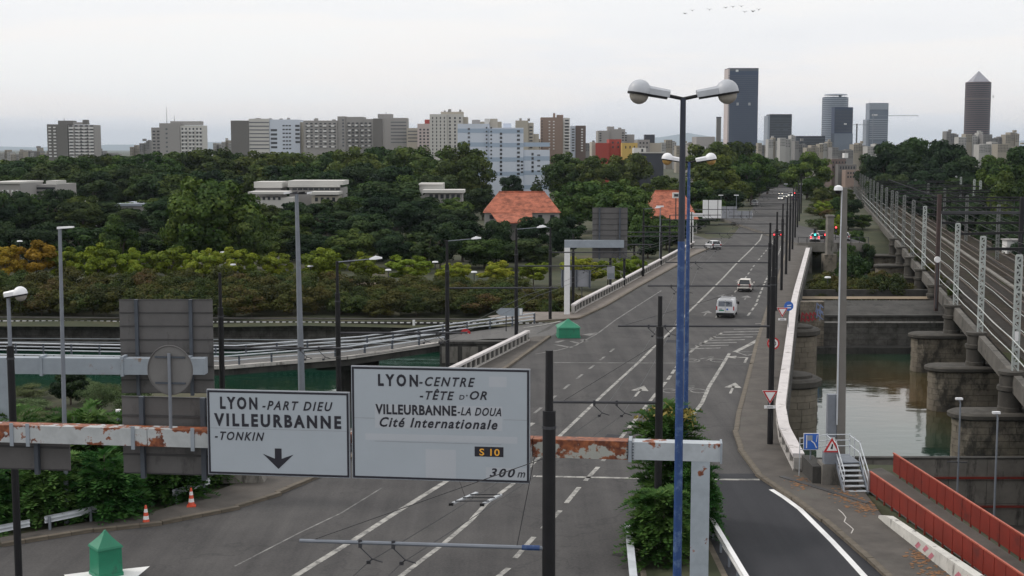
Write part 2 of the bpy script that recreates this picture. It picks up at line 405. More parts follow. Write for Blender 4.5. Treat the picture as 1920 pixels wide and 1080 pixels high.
M_STIFF = mat('sign_stiffener', (0.045, 0.044, 0.046), 0.65, 0.2, 1.5)
M_SIGNFACE = mat('sign_face', (0.38, 0.425, 0.475), 0.5, 0.035, 0.8)
M_SIGNPATCH = mat('sign_patch', (0.43, 0.46, 0.505), 0.5, 0.03, 0.9)
M_SIGNTXT = mat('sign_black_film', (0.014, 0.014, 0.024), 0.5, 0.1, 3)
M_ORANGE = mat('orange_film', (0.85, 0.42, 0.05), 0.5, 0.05, 3)
M_GBEAM = mat('grey_gantry_paint', (0.27, 0.305, 0.35), 0.6, 0.12, 1.2, stain=(0.2, 0.13, 0.09), stain_amt=0.02, stain_scale=(1.3, 1.3, 1.3))
M_RUST = rusty('rusted_white_paint', (0.46, 0.485, 0.50), 0.095)
M_RUST_HV = rusty('heavily_rusted_paint', (0.40, 0.41, 0.38), 0.165)
M_RUST_PO = rusty('faintly_rusted_paint', (0.36, 0.41, 0.46), -0.07)
M_RUST_LT = rusty('lightly_rusted_paint', (0.42, 0.46, 0.50), -0.01)
M_GREEN = mat('green_plastic', (0.012, 0.19, 0.105), 0.5, 0.14, 1.0, stain=(0.02, 0.12, 0.075), stain_amt=0.1, stain_scale=(1, 1, 0.6))
M_REDRAIL = mat('red_railing_paint', (0.19, 0.019, 0.010), 0.65, 0.16, 0.9, stain=(0.11, 0.014, 0.010), stain_amt=0.12, stain_scale=(1.2, 0.5, 0.7))
M_REDCAP = mat('worn_red_edge', (0.36, 0.085, 0.05), 0.6, 0.25, 4)
M_ROOF = masonry('orange_roof_tiles', (0.42, 0.13, 0.075), (0.48, 0.155, 0.09), (0.30, 0.09, 0.055), 0.4, 0.3, 'XY')
M_SIGNRED = mat('sign_red', (0.45, 0.02, 0.025), 0.45, 0.06, 3)
M_SIGNWHITE = mat('sign_white', (0.75, 0.75, 0.76), 0.45, 0.05, 3)
M_SIGNBLUE = mat('sign_blue', (0.03, 0.13, 0.50), 0.45, 0.05, 3)
M_CONE = mat('cone_orange', (0.62, 0.085, 0.04), 0.55, 0.1, 4)
M_TYRE = mat('tyre_rubber', (0.02, 0.02, 0.02), 0.8, 0.1, 4)
M_RIM = mat('wheel_rim', (0.35, 0.36, 0.38), 0.35, 0.1, 4, metal=0.6)
M_CARGLASS = glass('car_glass', (0.02, 0.024, 0.03), 0.05)
M_TAIL = mat('tail_lamp', (0.35, 0.02, 0.02), 0.3, 0.1, 4)
M_TAIL_LIT = lamp_lit('tail_lamp_lit', (1.0, 0.04, 0.05), 4.0)
M_HEAD_LIT = lamp_lit('headlamp_lit', (1.0, 0.90, 0.72), 4.0)
M_GO_LIT = lamp_lit('signal_green_lit', (0.05, 0.9, 0.75), 5.0)
M_STOP_LIT = lamp_lit('signal_red_lit', (1.0, 0.05, 0.05), 5.0)
M_PLATE = mat('number_plate', (0.6, 0.6, 0.55), 0.5, 0.05, 3)
M_BALLAST = mat('ballast', (0.034, 0.028, 0.022), 0.95, 0.5, 1.2, 0.8, 9, spec=.08, stain=(0.03, 0.036, 0.014), stain_amt=0.14, stain_scale=(0.25, 0.1, 1))
M_RAIL = mat('rail_steel', (0.15, 0.12, 0.10), 0.5, 0.2, 1.0, metal=0.6)
M_SLEEPER = mat('sleeper', (0.045, 0.039, 0.033), 0.9, 0.3, 1)
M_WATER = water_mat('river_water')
M_GROUND = ground_mat('bank_ground')
M_DIRT = mat('dry_path', (0.20, 0.155, 0.105), 0.95, 0.25, 0.3)
M_BARK = mat('bark', (0.085, 0.07, 0.055), 0.95, 0.4, 2.0, 0.5, 12)
M_HILL = mat('hill_woods', (0.045, 0.075, 0.075), 1.0, 0.35, 0.004)
M_BIRD = mat('bird_feathers', (0.03, 0.03, 0.03), 0.8, 0.1, 4)
M_WIRE = mat('wire', (0.03, 0.03, 0.034), 0.5, 0.1, 4)
M_GRAFR = mat('red_graffiti', (0.35, 0.03, 0.045), 0.7, 0.2, 3)
M_GRAFB = mat('blue_graffiti', (0.20, 0.25, 0.42), 0.7, 0.2, 3)
M_GRAFP = mat('pink_graffiti', (0.45, 0.16, 0.20), 0.7, 0.3, 3)
M_GRAFW = mat('pale_chalk', (0.42, 0.40, 0.38), 0.8, 0.2, 3)
M_DEADLEAF = mat('dead_leaves', (0.20, 0.10, 0.045), 0.9, 0.5, 6)
M_LENS = glass('lamp_lens', (0.33, 0.31, 0.28), 0.05)
M_POLETOP = mat('dark_blue_paint', (0.014, 0.020, 0.036), 0.55, 0.2, 2)
M_LENS_AMBER = mat('amber_lens', (0.42, 0.26, 0.09), 0.3, 0.3, 5)

L_BROAD = leaf_mat('broad_leaves', [(0.012, 0.027, 0.009), (0.032, 0.058, 0.015), (0.062, 0.096, 0.022), (0.115, 0.148, 0.034)])
L_DARK = leaf_mat('dark_leaves', [(0.006, 0.016, 0.008), (0.015, 0.034, 0.014), (0.031, 0.056, 0.020), (0.056, 0.086, 0.028)], 0.02)
L_YEL = leaf_mat('yellow_green_leaves', [(0.07, 0.100, 0.010), (0.13, 0.175, 0.016), (0.20, 0.245, 0.022), (0.29, 0.30, 0.035)], 0.015)
L_AMBER = leaf_mat('amber_leaves', [(0.16, 0.11, 0.010), (0.24, 0.16, 0.014), (0.32, 0.21, 0.02), (0.30, 0.25, 0.03)], 0.015)
L_SHRUB = leaf_mat('shrub_leaves', [(0.018, 0.030, 0.008), (0.042, 0.052, 0.015), (0.075, 0.088, 0.020), (0.105, 0.082, 0.030)], 0.05)
L_BRIGHT = leaf_mat('bright_leaves', [(0.012, 0.030, 0.007), (0.040, 0.072, 0.014), (0.088, 0.128, 0.022), (0.155, 0.185, 0.036)])
L_AIL = leaf_mat('ailanthus_leaves', [(0.016, 0.056, 0.013), (0.034, 0.094, 0.022), (0.066, 0.142, 0.032), (0.125, 0.21, 0.058)], 0.015, 0.3)
L_FLOWER = leaf_mat('ailanthus_seeds', [(0.16, 0.14, 0.035), (0.24, 0.20, 0.05), (0.30, 0.25, 0.07)], 0.01)
L_GREY = leaf_mat('grey_green_leaves', [(0.045, 0.068, 0.026), (0.085, 0.115, 0.046), (0.14, 0.175, 0.080), (0.20, 0.23, 0.125)], 0.03)

# ---------------------------------------------------------------- mesh building
class MB:
    """collects shapes; build() links them as ONE mesh object"""
    def __init__(s): s.v = []; s.f = []
    def add(s, vs, fs):
        k = len(s.v); s.v += [tuple(x) for x in vs]; s.f += [tuple(i + k for i in f) for f in fs]; return s
    def poly(s, pts): return s.add(pts, [tuple(range(len(pts)))])
    def box(s, x0, x1, y0, y1, z0, z1):
        return s.add([(x0, y0, z0), (x1, y0, z0), (x1, y1, z0), (x0, y1, z0), (x0, y0, z1), (x1, y0, z1), (x1, y1, z1), (x0, y1, z1)],
                     [(0, 3, 2, 1), (4, 5, 6, 7), (0, 1, 5, 4), (1, 2, 6, 5), (2, 3, 7, 6), (3, 0, 4, 7)])
    def bar(s, p, q, w, h=None, up=(0, 0, 1)):
        p, q = Vector(p), Vector(q); h = h or w
        t = (q - p).normalized(); a = t.cross(Vector(up))
        if a.length < 1e-4: a = t.cross(Vector((0, 1, 0)))
        a.normalize(); b = a.cross(t)
        vs = [e + a * sx * w / 2 + b * sy * h / 2 for e in (p, q) for sx, sy in ((-1, -1), (1, -1), (1, 1), (-1, 1))]
        return s.add(vs, [(0, 1, 2, 3), (7, 6, 5, 4), (0, 4, 5, 1), (1, 5, 6, 2), (2, 6, 7, 3), (3, 7, 4, 0)])
    def tube(s, p, q, r0, r1=None, n=8, cap=True):
        p, q = Vector(p), Vector(q); r1 = r0 if r1 is None else r1
        t = (q - p).normalized(); a = t.cross(Vector((0, 0, 1)))
        if a.length < 1e-4: a = Vector((1, 0, 0))
        a.normalize(); b = t.cross(a)
        vs = []
        for e, r in ((p, r0), (q, r1)):
            for i in range(n):
                an = 2 * math.pi * i / n; vs.append(e + a * math.cos(an) * r + b * math.sin(an) * r)
        fs = [(i, (i + 1) % n, n + (i + 1) % n, n + i) for i in range(n)]
        if cap: fs += [tuple(range(n - 1, -1, -1)), tuple(range(n, 2 * n))]
        return s.add(vs, fs)
    def path(s, pts, r, n=6):
        for a, b in zip(pts, pts[1:]): s.tube(a, b, r, r, n)
        return s
    def lathe(s, prof, c=(0, 0), n=16, a0=0.0, a1=2 * math.pi):
        full = abs(a1 - a0 - 2 * math.pi) < 1e-6; m = n if full else n + 1; vs = []
        for r, z in prof:
            for i in range(m):
                an = a0 + (a1 - a0) * i / n; vs.append((c[0] + r * math.cos(an), c[1] + r * math.sin(an), z))
        fs = []
        for k in range(len(prof) - 1):
            for i in range(n):
                j = (i + 1) % m; fs.append((k * m + i, k * m + j, (k + 1) * m + j, (k + 1) * m + i))
        if prof[0][0] > 1e-6: fs.append(tuple(range(m - 1, -1, -1)))
        if prof[-1][0] > 1e-6: fs.append(tuple((len(prof) - 1) * m + i for i in range(m)))
        return s.add(vs, fs)
    def prism(s, pts, z0, z1):
        n = len(pts); vs = [(p[0], p[1], z0) for p in pts] + [(p[0], p[1], z1) for p in pts]
        return s.add(vs, [tuple(range(n - 1, -1, -1)), tuple(range(n, 2 * n))] + [(i, (i + 1) % n, n + (i + 1) % n, n + i) for i in range(n)])
    def prismY(s, pts, y0, y1):               # pts (x, z), extruded along y
        n = len(pts); vs = [(p[0], y0, p[1]) for p in pts] + [(p[0], y1, p[1]) for p in pts]
        return s.add(vs, [tuple(range(n)), tuple(range(2 * n - 1, n - 1, -1))] + [(i, n + i, n + (i + 1) % n, (i + 1) % n) for i in range(n)])
    def strip(s, L, Rr):                      # sheet between two polylines
        n = len(L); return s.add(list(L) + list(Rr), [(i, n + i, n + i + 1, i + 1) for i in range(n - 1)])
    def loft(s, rings, cap=True):
        n = len(rings[0]); vs = [p for r in rings for p in r]; fs = []
        for k in range(len(rings) - 1):
            fs += [(k * n + i, k * n + (i + 1) % n, (k + 1) * n + (i + 1) % n, (k + 1) * n + i) for i in range(n)]
        if cap: fs += [tuple(range(n - 1, -1, -1)), tuple(range((len(rings) - 1) * n, len(rings) * n))]
        return s.add(vs, fs)
    def mesh(s, name, smooth=False, fix=True):
        me = bpy.data.meshes.new(name); me.from_pydata(s.v, [], s.f)
        if fix:
            bm = bmesh.new(); bm.from_mesh(me); bmesh.ops.recalc_face_normals(bm, faces=bm.faces); bm.to_mesh(me); bm.free()
        if smooth:
            me.shade_smooth()
            try: me.set_sharp_from_angle(angle=R(38))
            except Exception: pass
        me.update(); return me
    def build(s, name, m, parent=None, loc=None, rz=0.0, smooth=False, org=None):
        if org is not None: s.v = [(a - org[0], b - org[1], c - org[2]) for a, b, c in s.v]
        o = bpy.data.objects.new(name, s.mesh(name, smooth)); COL.objects.link(o)
        o.data.materials.append(m)
        if parent is not None: o.parent = parent
        if loc is not None: o.location = loc
        if rz: o.rotation_euler = (0, 0, rz)
        return o

def inst(name, mesh, parent=None, loc=(0, 0, 0), rot=(0, 0, 0), sc=(1, 1, 1)):
    o = bpy.data.objects.new(name, mesh); COL.objects.link(o)
    o.location = loc; o.rotation_euler = rot; o.scale = sc
    if parent is not None: o.parent = parent
    return o
def tag(o, label=None, cat=None, group=None, kind=None):
    if label: o['label'] = label
    if cat: o['category'] = cat
    if group: o['group'] = group
    if kind: o['kind'] = kind
    return o
def thing(name, label, cat, loc=(0, 0, 0), rz=0.0, group=None):
    o = bpy.data.objects.new(name, None); COL.objects.link(o)
    o.empty_display_size = 0.3; o.location = loc; o.rotation_euler = (0, 0, rz)
    return tag(o, label, cat, group)
def struct(name, mb, m, parent=None, label=None):
    o = mb.build(name, m, parent)
    if parent is None: o['kind'] = 'structure'
    if label: o['label'] = label
    return o
def unit_box(name, m):                        # 1x1x1, base centre at origin
    me = MB().box(-.5, .5, -.5, .5, 0, 1).mesh(name); me.materials.append(m); return me
KIDS = {}
def copy_tree(o, loc=None, rz=None, label=None, group=None, sc=None, parent=None):
    c = o.copy(); COL.objects.link(c)
    if parent is not None: c.parent = parent
    if loc is not None: c.location = loc
    if rz is not None: c.rotation_euler = (0, 0, rz)
    if sc is not None: c.scale = sc
    if label: c['label'] = label
    if group: c['group'] = group
    if o.name not in KIDS: KIDS[o.name] = [k.name for k in o.children]
    for k in KIDS[o.name]: copy_tree(bpy.data.objects[k], parent=c)
    return c
_W = ['first', 'second', 'third', 'fourth', 'fifth', 'sixth', 'seventh', 'eighth', 'ninth', 'tenth', 'eleventh', 'twelfth', 'thirteenth', 'fourteenth',
      'fifteenth', 'sixteenth', 'seventeenth', 'eighteenth', 'nineteenth', 'twentieth']
def ordw(i):
    if i < 20: return _W[i]
    t = {2: 'twenty', 3: 'thirty', 4: 'forty'}[(i + 1) // 10]
    return t + '-' + _W[(i + 1) % 10 - 1] if (i + 1) % 10 else {3: 'thirtieth', 4: 'fortieth', 5: 'fiftieth'}[(i + 1) // 10]
# ================================================================ THE SETTING
KR = [(20, 16.6), (50.7, 15.14), (54.4, 14.9), (60, 14.44), (64.1, 13.88), (69.5, 12.92), (75.1, 12.95), (80.1, 13.41), (85.9, 14.52), (97.8, 17.1), (118.3, 21.5),
      (144.3, 27.3), (180.8, 35.6), (248.6, 50.8), (363, 76.2), (485, 102.9), (760, 163)]          # right kerb x(y)
PR = [(70.4, 15.1), (74.7, 15.5), (80.8, 16.3), (88, 17.7), (106.9, 21.9), (145.6, 30.4), (221, 48.2), (260, 57.3)]   # right parapet
KL = [(20, -120), (40, -62), (50, -34), (54.4, -25.4), (57.1, -22), (59.1, -19.2), (60.4, -16.2), (62.7, -13.6), (65.1, -12), (67.8, -10.85), (69.7, -10.05), (105.1, -0.42), (122.7, 3.4),
      (136, 6.7), (146.6, 10.06), (167.7, 15.6), (198.6, 24.1), (217, 28.8), (232, 33.5), (247, 39), (332, 57), (485, 88), (760, 146)]
PL1 = [(84, -8.9), (98.9, -4.51), (116.1, 0.46), (119.5, 1.4)]
PL2 = [(139.5, 6.3), (143.2, 7.1), (165, 13.0), (194, 20.6), (217, 26.6), (236, 31.6)]
OL = [(74, -11.6), (98.9, -5.0), (116, -0.1), (124, 2.0), (139, 5.7), (165, 12.4), (194, 20.0), (262, 38.5)]
OR = [(72, 15.7), (74.7, 15.95), (80.8, 16.75), (88, 18.15), (106.9, 22.35), (145.6, 30.9), (221, 48.7), (262, 58.3)]
WZ = -6.0

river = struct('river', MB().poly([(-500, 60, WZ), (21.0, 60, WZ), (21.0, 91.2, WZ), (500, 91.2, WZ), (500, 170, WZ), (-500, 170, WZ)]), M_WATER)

near_edge = [(22.6, -60), (22.6, 40), (21.75, 54), (20.75, 72.5), (16.3, 72.9), (16.1, 76.5), (-11.6, 76.5), (-12.5, 84), (-16, 95), (-60, 98), (-260, 100)]
struct('ground', MB().poly([(x, y, -0.06) for x, y in [(-260, -60)] + near_edge]), M_GROUND)
w = MB().strip([(x, y, -0.065) for x, y in near_edge], [(x, y, -9.8) for x, y in near_edge])
w.strip([(x - (0.5 if x > 15 else 0), y - (0.5 if x < 15 else 0), -0.065) for x, y in near_edge], [(x, y, -0.065) for x, y in near_edge])
tag(w.build('bank_retaining_wall', M_CONC_D), 'dark concrete retaining wall holding up the near bank at the water', 'retaining wall')

LQ = -8.6
tag(MB().box(20.78, 21.22, 72.4, 91.3, -9.8, -3.95).build('side_flood_wall', M_CONC_D), 'short dark flood wall between the river and the sunken lower quay', 'wall')
struct('lower_quay', MB().poly([(21.2, -60, LQ), (160, -60, LQ), (160, 91, LQ), (20.8, 91, LQ)]), M_PAVE)
fw = thing('flood_wall', 'long grey concrete panel wall with red rails beside the lower quay', 'wall', (22, 91, LQ))
for i in range(24):
    [MB().box(i * 2.6 + 0.015, i * 2.6 + 2.585, random.uniform(-.012, .0), 0.35, z0 + .015, z1 - .015).build('wall_panel', M_CONC, fw) for z0, z1 in ((-1, 1.5), (1.5, 3.1), (3.1, 4.60))]
MB().box(0, 62.4, -0.05, 0.4, 4.601, 4.72).build('coping', M_CONC_D, fw); MB().box(0, 62.4, .06, .34, -1, 4.59).build('core', M_CONC_D, fw)
for z in (1.25, 3.25):
    MB().box(3, 62, -0.16, -0.02, z, z + 0.13).build('red_rail', M_REDRAIL, fw)

# far bank terrain
ys = [153.9, 158, 165, 175, 185, 200, 220, 240, 262, 285, 305, 340, 400, 520, 760, 1200, 2200, 4500, 9500, 20000, 34500]
xs = [-16000, -6000, -2500, -900, -400] + [x * 12 for x in range(-20, 30)] + [450, 900, 2500, 6000, 16000]
def terr(x, y):
    left = interp([(153, -3.2), (160, -2.7), (175, -2.0), (200, -1.7), (240, -1.5), (305, -0.15), (400, -0.15), (9999, -0.15)], y)
    right = interp([(153, -2.0), (170, -2.2), (195, -5.0), (250, -5.2), (305, -0.15), (400, -0.15), (9999, -0.15)], y)
    c = interp([(153, 20), (262, 47)], y)
    t = min(1, max(0, (x - c + 8) / 16))
    z = lerp(left, right, t)
    return z + (0.18 * math.sin(x * 0.31 + y * 0.2) * math.sin(y * 0.27) if y < 260 else 0)
g = MB(); n = len(xs)
g.add([(x, y, terr(x, y)) for y in ys for x in xs], [(j * n + i, j * n + i + 1, (j + 1) * n + i + 1, (j + 1) * n + i) for j in range(len(ys) - 1) for i in range(n - 1)])
struct('far_bank_ground', g, M_GROUND)

# promenade path under the yellow-green trees, car-park strip at the far left
struct('promenade_path', MB().strip([(x, 186 + 0.02 * x, -1.66) for x in range(-110, 9, 7)], [(x, 190 + 0.02 * x, -1.58) for x in range(-110, 9, 7)]), M_DIRT)
# ---- road sheets
allY = sorted({y for y, _ in KR} | {y for y, _ in KL} | set(range(20, 260, 5)))
allY = [y for y in allY if y >= 20]
road = struct('road', MB().strip([(interp(KL, y), y, 0) for y in allY], [(interp(KR, y), y, 0) for y in allY]), M_ASPH)
# fresh asphalt lane on the right slip road
lo = [(50, 8.6), (59, 8.7), (64, 8.4), (70.2, 8.2)]
yy = [20, 30, 40, 50.7, 54.4, 60, 64.1, 67, 70.3]
lane = struct('slip_lane', MB().strip([(interp(lo, y), y, 0.004) for y in yy], [(interp(KR, y), y, 0.004) for y in yy]), M_ASPH2)
side = struct('side_road', MB().strip([(27.5, 222, -0.006), (30.5, 240, -0.006), (31, 256, -0.006), (28, 290, -0.006)], [(31, 222, -0.006), (38.4, 243, -0.006), (37.5, 256, -0.006), (35, 290, -0.006)]), M_ASPH3)

# ---- bridge deck slab (concrete under the road)
dk = MB(); rings = []
for y in [74, 80.8, 88, 98.9, 106.9, 116, 124, 139, 145.6, 165, 194, 221, 262]:
    a, b = interp(OL, y), interp(OR, y)
    rings.append([(a, y, -0.02), (b, y, -0.02), (b, y, -0.75), (b - 1.0, y, -1.3), (a + 1.0, y, -1.3), (a, y, -0.75)])
dk.loft(rings)
struct('bridge_deck', dk, M_CONC_D)

# ---- pavements and kerbs
def sheet(name, inner, outer, z, m, parent=None):
    return struct(name, MB().strip([(x, y, z) for x, y in inner], [(x, y, z) for x, y in outer]), m, parent)
kyr = [20, 50.7, 54.4, 60, 64.1, 69.5, 75.1, 80.1, 85.9, 97.8, 118.3, 144.3, 180.8, 221, 248.6]
outr = lambda y: interp([(20, 19.6), (50, 17.75), (60, 17.0), (63.5, 17.3), (67, 17.5), (70.4, 15.3), (74.7, 15.35)], y) if y < 75 else interp(PR, y) - 0.2
kyr2 = sorted(set(kyr + [63.5, 67, 70.4, 73]))
pr = sheet('right_pavement', [(interp(KR, y), y) for y in kyr2], [(outr(y), y) for y in kyr2], 0.13, M_PAVE)
# left pavement: corner by the bushes, then along the bridge
kl1 = [(x, y) for y, x in KL if 57 <= y <= 123]
ol1 = [(-22.4, 58.0), (-19.6, 60.3), (-17.0, 61.9), (-15.2, 65.0), (-14.2, 67.3), (-13.2, 69.0), (-12.8, 70.8), (-3.1, 105.1), (1.9, 122.2)]
pl = sheet('left_pavement', kl1, ol1, 0.13, M_PAVE)
ky2 = [136, 139.5, 146.6, 155, 167.7, 180, 198.6, 217, 232]
pl2 = sheet('bridge_pavement', [(interp(KL, y), y) for y in ky2], [(interp(PL2, y) + 0.15, y) for y in ky2], 0.13, M_PAVE2)
corner = struct('ramp_corner_pavement', MB().poly([(x, y, 0.125) for x, y in [(6.7, 136), (6.4, 141), (0.5, 141), (-2.5, 137.2), (-1.5, 134.6), (2.0, 133.4)]]), M_PAVE2)
kst = unit_box('kerb_stone', M_KERB)
def kerb(parent, pts, upto, w=0.3, h=0.15, off=0.0):
    for p, t in resample([(x, y, 0) for x, y in pts], 1.0):
        if p.y > upto: break
        inst('kerb_stone', kst, parent, (p.x + t.x * 0.5 + t.y * off, p.y + t.y * 0.5 - t.x * off, 0.001), (0, 0, math.atan2(t.y, t.x)), (0.975, w, h + random.uniform(-.008, .008)))
def kerb_long(parent, pts, w=0.3, h=0.145):
    m = MB()
    L = [Vector((x, y, 0)) for x, y in pts]
    for a, b in zip(L, L[1:]): m.bar(a + Vector((0, 0, h / 2)), b + Vector((0, 0, h / 2)), w, h)
    o = m.build('kerb', M_KERB, parent); return o
kerb(pr, [(interp(KR, y), y) for y in [44] + kyr if y >= 44], 106)
kerb_long(pr, [(interp(KR, y), y) for y in (106.6, 118.3, 144.3, 180.8, 221, 248.6)])
kerb(pl, kl1, 92)
kerb_long(pl, [(interp(KL, y), y) for y in (92.6, 105.1, 122.7)])
kerb_long(pl2, [(2.0, 133.4)] + [(interp(KL, y), y) for y in ky2])

# ---- road markings (flat paint), children of the road
def Gp(px, py): p = G(px, py); return Vector((p.x, p.y, 0))
MZ = [0.009]
def ribbon(pts, w, m, name='lane_line', parent=None, z=None):
    pts = [Vector(p) for p in pts]; L, Rr = [], []
    z = MZ[0] if z is None else z
    for i, p in enumerate(pts):
        t = (pts[min(i + 1, len(pts) - 1)] - pts[max(i - 1, 0)]).normalized(); nn = Vector((-t.y, t.x, 0)) * w / 2
        L.append((p.x + nn.x, p.y + nn.y, z)); Rr.append((p.x - nn.x, p.y - nn.y, z))
    return MB().strip(L, Rr).build(name, m, parent or road)
def dashes(pxs, on, off, w, m):
    pts = [Gp(*p) for p in pxs]; tot = 0
    for p, t in resample(pts, on + off):
        q = p + t * on
        ribbon([p, (p + q) / 2, q], w, m, 'lane_dash')
# left solid line, centre solid line
ribbon([Gp(*p) for p in [(520, 1102), (554, 1080), (658, 1016), (737, 965), (836, 903), (900, 862), (1000, 793)]], 0.30, M_LINE)
ribbon([Gp(*p) for p in [(700, 1120), (752, 1080), (830, 1021), (882, 977), (912, 944), (960, 909), (1046, 821), (1132, 739), (1199, 678), (1227, 650), (1263, 616), (1288, 588), (1321, 556), (1357, 520), (1380, 495), (1404, 472), (1425, 450), (1434, 425)]], 0.24, M_LINE)
dashes([(900, 1110), (936, 1080), (993, 1016), (1048, 960), (1084, 916), (1122, 875), (1169, 815), (1226, 743), (1252, 712)], 3.2, 1.4, 0.24, M_LINE)
dashes([(1252, 712), (1268, 689), (1299, 656), (1321, 642), (1354, 624)], 1.9, 0.9, 0.24, M_LINE)
dashes([(1342, 596), (1378, 548), (1397, 522), (1416, 495), (1447, 457), (1462, 420)], 3.0, 3.2, 0.2, M_LINE)
ribbon([Gp(*p) for p in [(1299, 778), (1316, 756), (1329, 726), (1352, 689), (1368, 662)]], 0.26, M_LINE)
dashes([(1402, 592), (1416, 573), (1432, 534), (1447, 504), (1462, 470), (1474, 430)], 3.0, 1.4, 0.22, M_LINE)
ribbon([Gp(*p) for p in [(1004, 664), (1045, 657), (1079, 648), (1121, 625), (1154, 600), (1196, 573), (1240, 545)]], 0.16, M_LINE_FADED)
dashes([(1002, 775), (1065, 723), (1115, 684), (1150, 655)], 2.0, 2.6, 0.2, M_LINE_FADED)
ribbon([Gp(*p) for p in [(1378, 660), (1408, 645), (1437, 628)]], 0.45, M_LINE)
ribbon([Gp(*p) for p in [(440, 1062), (560, 1000), (640, 962), (716, 915)]], 0.10, M_LINE_FADED)
ribbon([Gp(*p) for p in [(1038, 680), (1150, 680.5), (1271, 681)]], 0.22, M_LINE_FADED, 'joint_line')
ribbon([Gp(*p) for p in [(1000, 893), (1100, 895), (1205, 897)]], 0.30, M_LINE, 'joint_line')
ribbon([Gp(*p) for p in [(1330, 899), (1380, 899.5), (1424, 899.5)]], 0.30, M_LINE, 'joint_line', lane, 0.013)
# hatched zone before the van
py = 608.0; k = 0
while py < 658:
    xl = interp([(612, 1400), (625, 1350), (640, 1318), (656, 1292)], py); xr = interp([(605, 1446), (628, 1428), (640, 1394), (655, 1350), (660, 1340)], py)
    if xr - xl > 8:
        MB().poly([tuple(Gp(xl, py) + Vector((0, 0, .009))), tuple(Gp(xr, py - 1.5) + Vector((0, 0, .009))), tuple(Gp(xr + 1, py - 3.0) + Vector((0, 0, .009))), tuple(Gp(xl + 1.5, py - 1.5) + Vector((0, 0, .009)))]).build('hatch_stripe', M_LINE_FADED, road)
    py += 5.2
# yield triangle outline, arrows, bicycle
def flat(name, polys, at, rz, m=None):
    m_ = MB(); c, s_ = math.cos(rz), math.sin(rz)
    for P in polys: m_.poly([(at[0] + x * c - y * s_, at[1] + x * s_ + y * c, 0.0095) for x, y in P])
    return m_.build(name, m or M_LINE_FADED, road)
RD = -math.atan(0.245)
up_arrow = [[(-0.09, 0), (0.09, 0), (0.09, 3.0), (-0.09, 3.0)], [(-0.62, 2.4), (0.62, 2.4), (0.0, 4.6)]]
turn_arrow = [[(0.0, 0), (0.2, 0), (0.2, 2.9), (0.0, 2.9)], [(0.0, 2.6), (0.0, 2.9), (-0.8, 2.9), (-0.8, 2.6)], [(-0.8, 2.0), (-0.8, 3.5), (-1.7, 2.75)]]
for px, py_ in ((1369, 738), (1190, 744)): flat('arrow_marking', up_arrow, Gp(px, py_), RD, M_LINE)
flat('arrow_marking', turn_arrow, Gp(1394, 680), RD, M_LINE)
for px, py_ in ((1320, 592), (1396, 562), (1351, 560), (1450, 562), (1382, 530)): flat('arrow_marking', up_arrow, Gp(px, py_), RD)
T3 = [Gp(1381, 660.5), Gp(1432, 657.5), Gp(1401, 667)]  # dark smear of a reflection, drawn as a shape on the rear windows
for a, b in zip(T3, T3[1:] + T3[:1]): ribbon([a, b], 0.2, M_LINE_FADED, 'yield_marking')
c0 = Gp(1322, 676)
bike = []
for cx in (-1.0, 1.0):
    for i in range(12):
        a0, a1 = i * math.pi / 6, (i + 1) * math.pi / 6
        bike.append([(cx + .62 * math.cos(a0), .9 * math.sin(a0)), (cx + .62 * math.cos(a1), .9 * math.sin(a1)), (cx + .48 * math.cos(a1), .7 * math.sin(a1)), (cx + .48 * math.cos(a0), .7 * math.sin(a0))])
bike += [[(-1, -.08), (0, 1.2), (.12, 1.1), (-.85, -.1)], [(0, 0), (.8, 1.5), (.95, 1.4), (.12, 0)], [(-.2, 1.1), (.7, 1.25), (.7, 1.4), (-.2, 1.25)], [(.5, 1.9), (1.0, 1.9), (1.0, 2.05), (.5, 2.05)]]
flat('bicycle_marking', bike, c0, 0.0)
flat('bicycle_marking', bike, Gp(1283, 733), 0.0)
# hatching round the green traffic-island bollard by the ramp
for a, b in (((1043, 642), (1058, 638)), ((1071, 640), (1086, 644)), ((1040, 646), (1072, 652)), ((1090, 637), (1100, 640)), ((1094, 628), (1121, 624)), ((1100, 630), (1112, 627))):
    ribbon([Gp(*a), Gp(*b)], 0.4, M_LINE_FADED, 'island_stripe')
ribbon([Gp(*p) for p in [(982, 615), (1020, 609), (1052, 602)]], 0.28, M_LINE, 'edge_line')
# white island triangle under the near green bollard
MB().poly([tuple(Gp(*p) + Vector((0, 0, .01))) for p in [(120, 1078), (168, 1072), (225, 1068), (281, 1062), (245, 1092), (130, 1100)]]).build('island_paint', M_LINE_NEW, road)
ribbon([Gp(*p) for p in [(1446, 918), (1470, 933), (1500, 955), (1530, 985), (1560, 1015), (1590, 1047), (1620, 1080), (1660, 1125)]], 0.27, M_LINE_NEW, 'edge_line', lane, 0.013)
ribbon([Gp(*p) for p in [(1340, 992), (1362, 1030), (1390, 1072), (1412, 1105)]], 0.22, M_LINE_NEW, 'edge_line', lane, 0.013)
# manhole covers and repair patches
for px, py_, sx_, sy_ in ((1150, 820, .5, .8), (1120, 560, .8, 6), (1260, 640, .6, .9), (1210, 850, .4, 2.2)):
    p = Gp(px, py_); flat('road_patch', [[(-sx_, -sy_), (sx_, -sy_), (sx_, sy_), (-sx_, sy_)]], p, RD, M_ASPH2).location.z = -0.006

